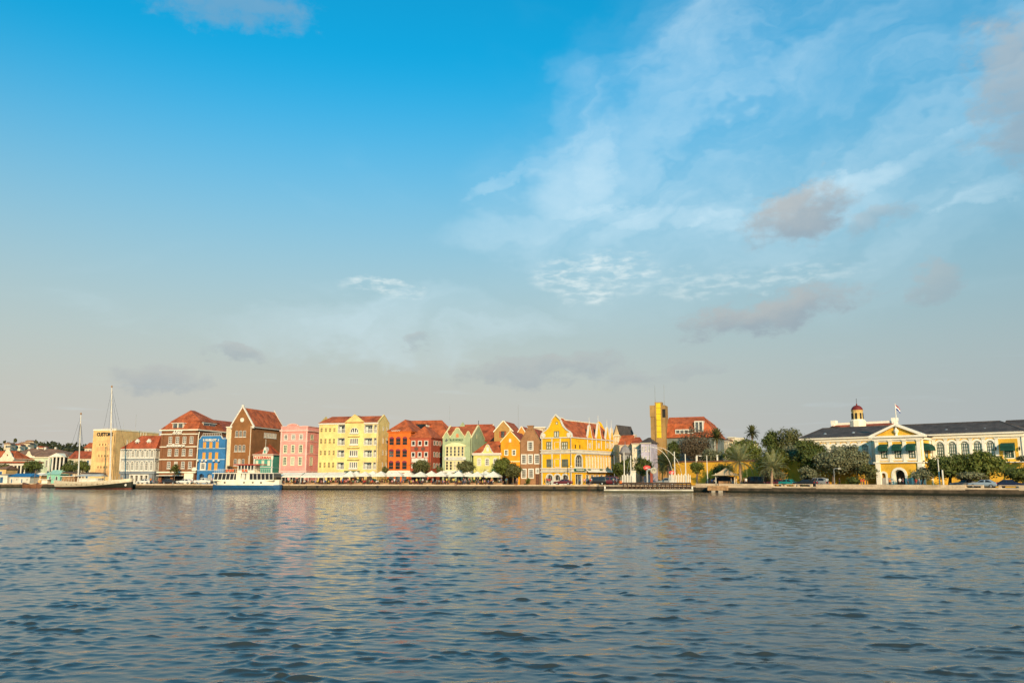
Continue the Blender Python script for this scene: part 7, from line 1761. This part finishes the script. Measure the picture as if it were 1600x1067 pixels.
def mk_chair():
    b = MB(); b.box(-.22, .22, -.22, .22, .42, .47); b.box(-.22, .22, .19, .23, .47, .92)
    for x in (-.2, .2):
        for y in (-.2, .2): b.box(x - .02, x + .02, y - .02, y + .02, 0, .42)
    o = b.build('chair', mat('cane_brown', (.20, .075, .035), .7, .25)); me = o.data; bpy.data.objects.remove(o); return me
def mk_table():
    b = MB(); b.lathe([(.40, .72), (.40, .75)], 12); b.lathe([(.25, 0), (.25, .03), (.04, .06), (.04, .72)], 8); o = b.build('table', 'wood'); me = o.data; bpy.data.objects.remove(o); return me
CH, TBL = mk_chair(), mk_table(); rs = random.Random(21); tn = cn = 0; sh = list(SHIRT)
spots = []
for row, s in enumerate((1.9, 4.6)):
    u = 446 + row * 5
    while u < 786: spots.append((u + rs.uniform(-2, 2), s + rs.uniform(-.4, .4), row)); u += 10.5
spots.sort()
for u, s, row in spots:
    P = on(u, s); tn += 1
    tag(link('cafe_table', TBL, None, (P.x, P.y, GZ)), 'round wooden cafe table on the terrace, %s from the left' % ordw(tn), 'table', 'terrace tables')
    for k in range(3 if row == 0 else 2):
        a = k * math.pi / 2 + rs.uniform(-.3, .3) + .6; q = Vector((math.cos(a), math.sin(a))) * .82; C = P + q; face = math.atan2(-q.x, q.y) + 0
        cn += 1; o = tag(link('cafe_chair', CH, None, (C.x, C.y, GZ)), 'brown cane chair on the terrace, %s from the left' % ordw(cn), 'chair', 'terrace chairs'); o.rotation_euler.z = face + math.pi * 0
        if rs.random() < .8: person('sit', C, face, rs.choice(sh), rs, 'on the parasol terrace')
CHN = cn
for i in range(70):
    u = rs.uniform(442, 812); P = on(u, rs.choice((.9, 1.0, 3.2, 5.6, 7.6, 8.4))); person(rs.choice(('stand', 'walk', 'walk')), P, rs.uniform(0, 6.28), rs.choice(sh), rs, 'on the parasol terrace')
for i in range(16):
    u = rs.choice((rs.uniform(896, 926), rs.uniform(850, 866), rs.uniform(955, 975), rs.uniform(905, 925))); P = on(u, rs.uniform(1, 3.2)); person(rs.choice(('stand', 'walk')), P, rs.uniform(0, 6.28), rs.choice(sh), rs, 'by the golden corner house')
for i, (u, s) in enumerate(((235, 1.2), (243, 1.5), (247, 4), (300, 5), (331, 2), (335, 3), (337, 1.2))): person('walk', on(u, s), rs.uniform(0, 6.28), rs.choice(sh), rs, 'by the parked cars')
for u, s, c in ((1109, 3, 'black'), (1113, 3.4, 'blue'), (1117, 4, 'white'), (1122, 4.5, 'black'), (1143, 4, 'grey'), (1166, 2.6, 'white'), (1163, 3.4, 'red'), (1274, 2.6, 'black'), (1293, 4, 'white'), (1312, 3, 'black'), (1346, 3.4, 'red'), (1350, 3.6, 'red'), (1407, 6.5, 'white'), (1412, 6.8, 'pink'), (1391, 6, 'orange'), (1419, 4, 'blue'), (1432, 3, 'red'), (1437, 3.4, 'white')): person('stand', on(u, s, 'B'), rs.uniform(0, 6.28), c, rs, 'on the fort quay')
flush_people()
for i, u in enumerate((452, 486, 522, 560, 601, 633, 668, 704, 742, 778)):
    P = on(u, .75); r = thing('planter_box', '%s wooden planter box from the left along the terrace edge' % ordw(i + 1), 'planter', (P.x, P.y, GZ), -TA, 'planters along the terrace edge')
    MB().box(-1.1, 1.1, -.22, .22, 0, .5).build('box', 'wood', r); V, Q, C = crown(1.1, .3, .35, 260, .16, 200 + i); V[:, 2] = np.maximum(V[:, 2] + .75, .45); link('foliage', fast_mesh('foliage', V, Q, LF['olive']), r)
for i, u in enumerate((250, 300, 470, 515, 575, 640, 700, 745, 800, 860, 905)):
    P = on(u, .35); r = thing('mooring_bollard', '%s iron mooring bollard from the left on the quay edge' % ordw(i + 1), 'bollard', (P.x, P.y, GZ), 0, 'mooring bollards'); MB().lathe([(.2, 0), (.14, .08), (.13, .35), (.22, .42), (.2, .5), (.05, .54)], 10).build('post', 'black', r)
for i, u in enumerate((452, 548, 626, 712, 806, 920)):
    P = on(u, -.12); r = thing('quay_ladder', '%s rusty iron ladder from the left on the quay face' % ordw(i + 1), 'ladder', (P.x, P.y, 0), -TA, 'ladders on the quay face')
    for x in (-.2, .2): MB().tube([(x, 0, -.3), (x, 0, GZ + .5), (x, .35, GZ + .55)], .03, 5).build('rail', MATS.get('rust_red') or 'black', r)
    for k in range(5): MB().tube([(-.2, 0, .1 + k * .28), (.2, 0, .1 + k * .28)], .02, 5).build('rung', 'black', r)
for i, u in enumerate((478, 496, 590, 668, 742, 764, 866, 884)):
    P = on(u, -.14); o = tag(MB().lathe([(.18, -.1), (.38, -.09), (.38, .09), (.18, .1)], 12).build('tyre_fender', 'rubber', None, loc=(P.x, P.y, .5 + .1 * (i % 3))), '%s black tyre fender from the left on the quay face' % ordw(i + 1), 'tyre', 'tyre fenders on the quay'); o.rotation_euler = (R(90), 0, -TA)
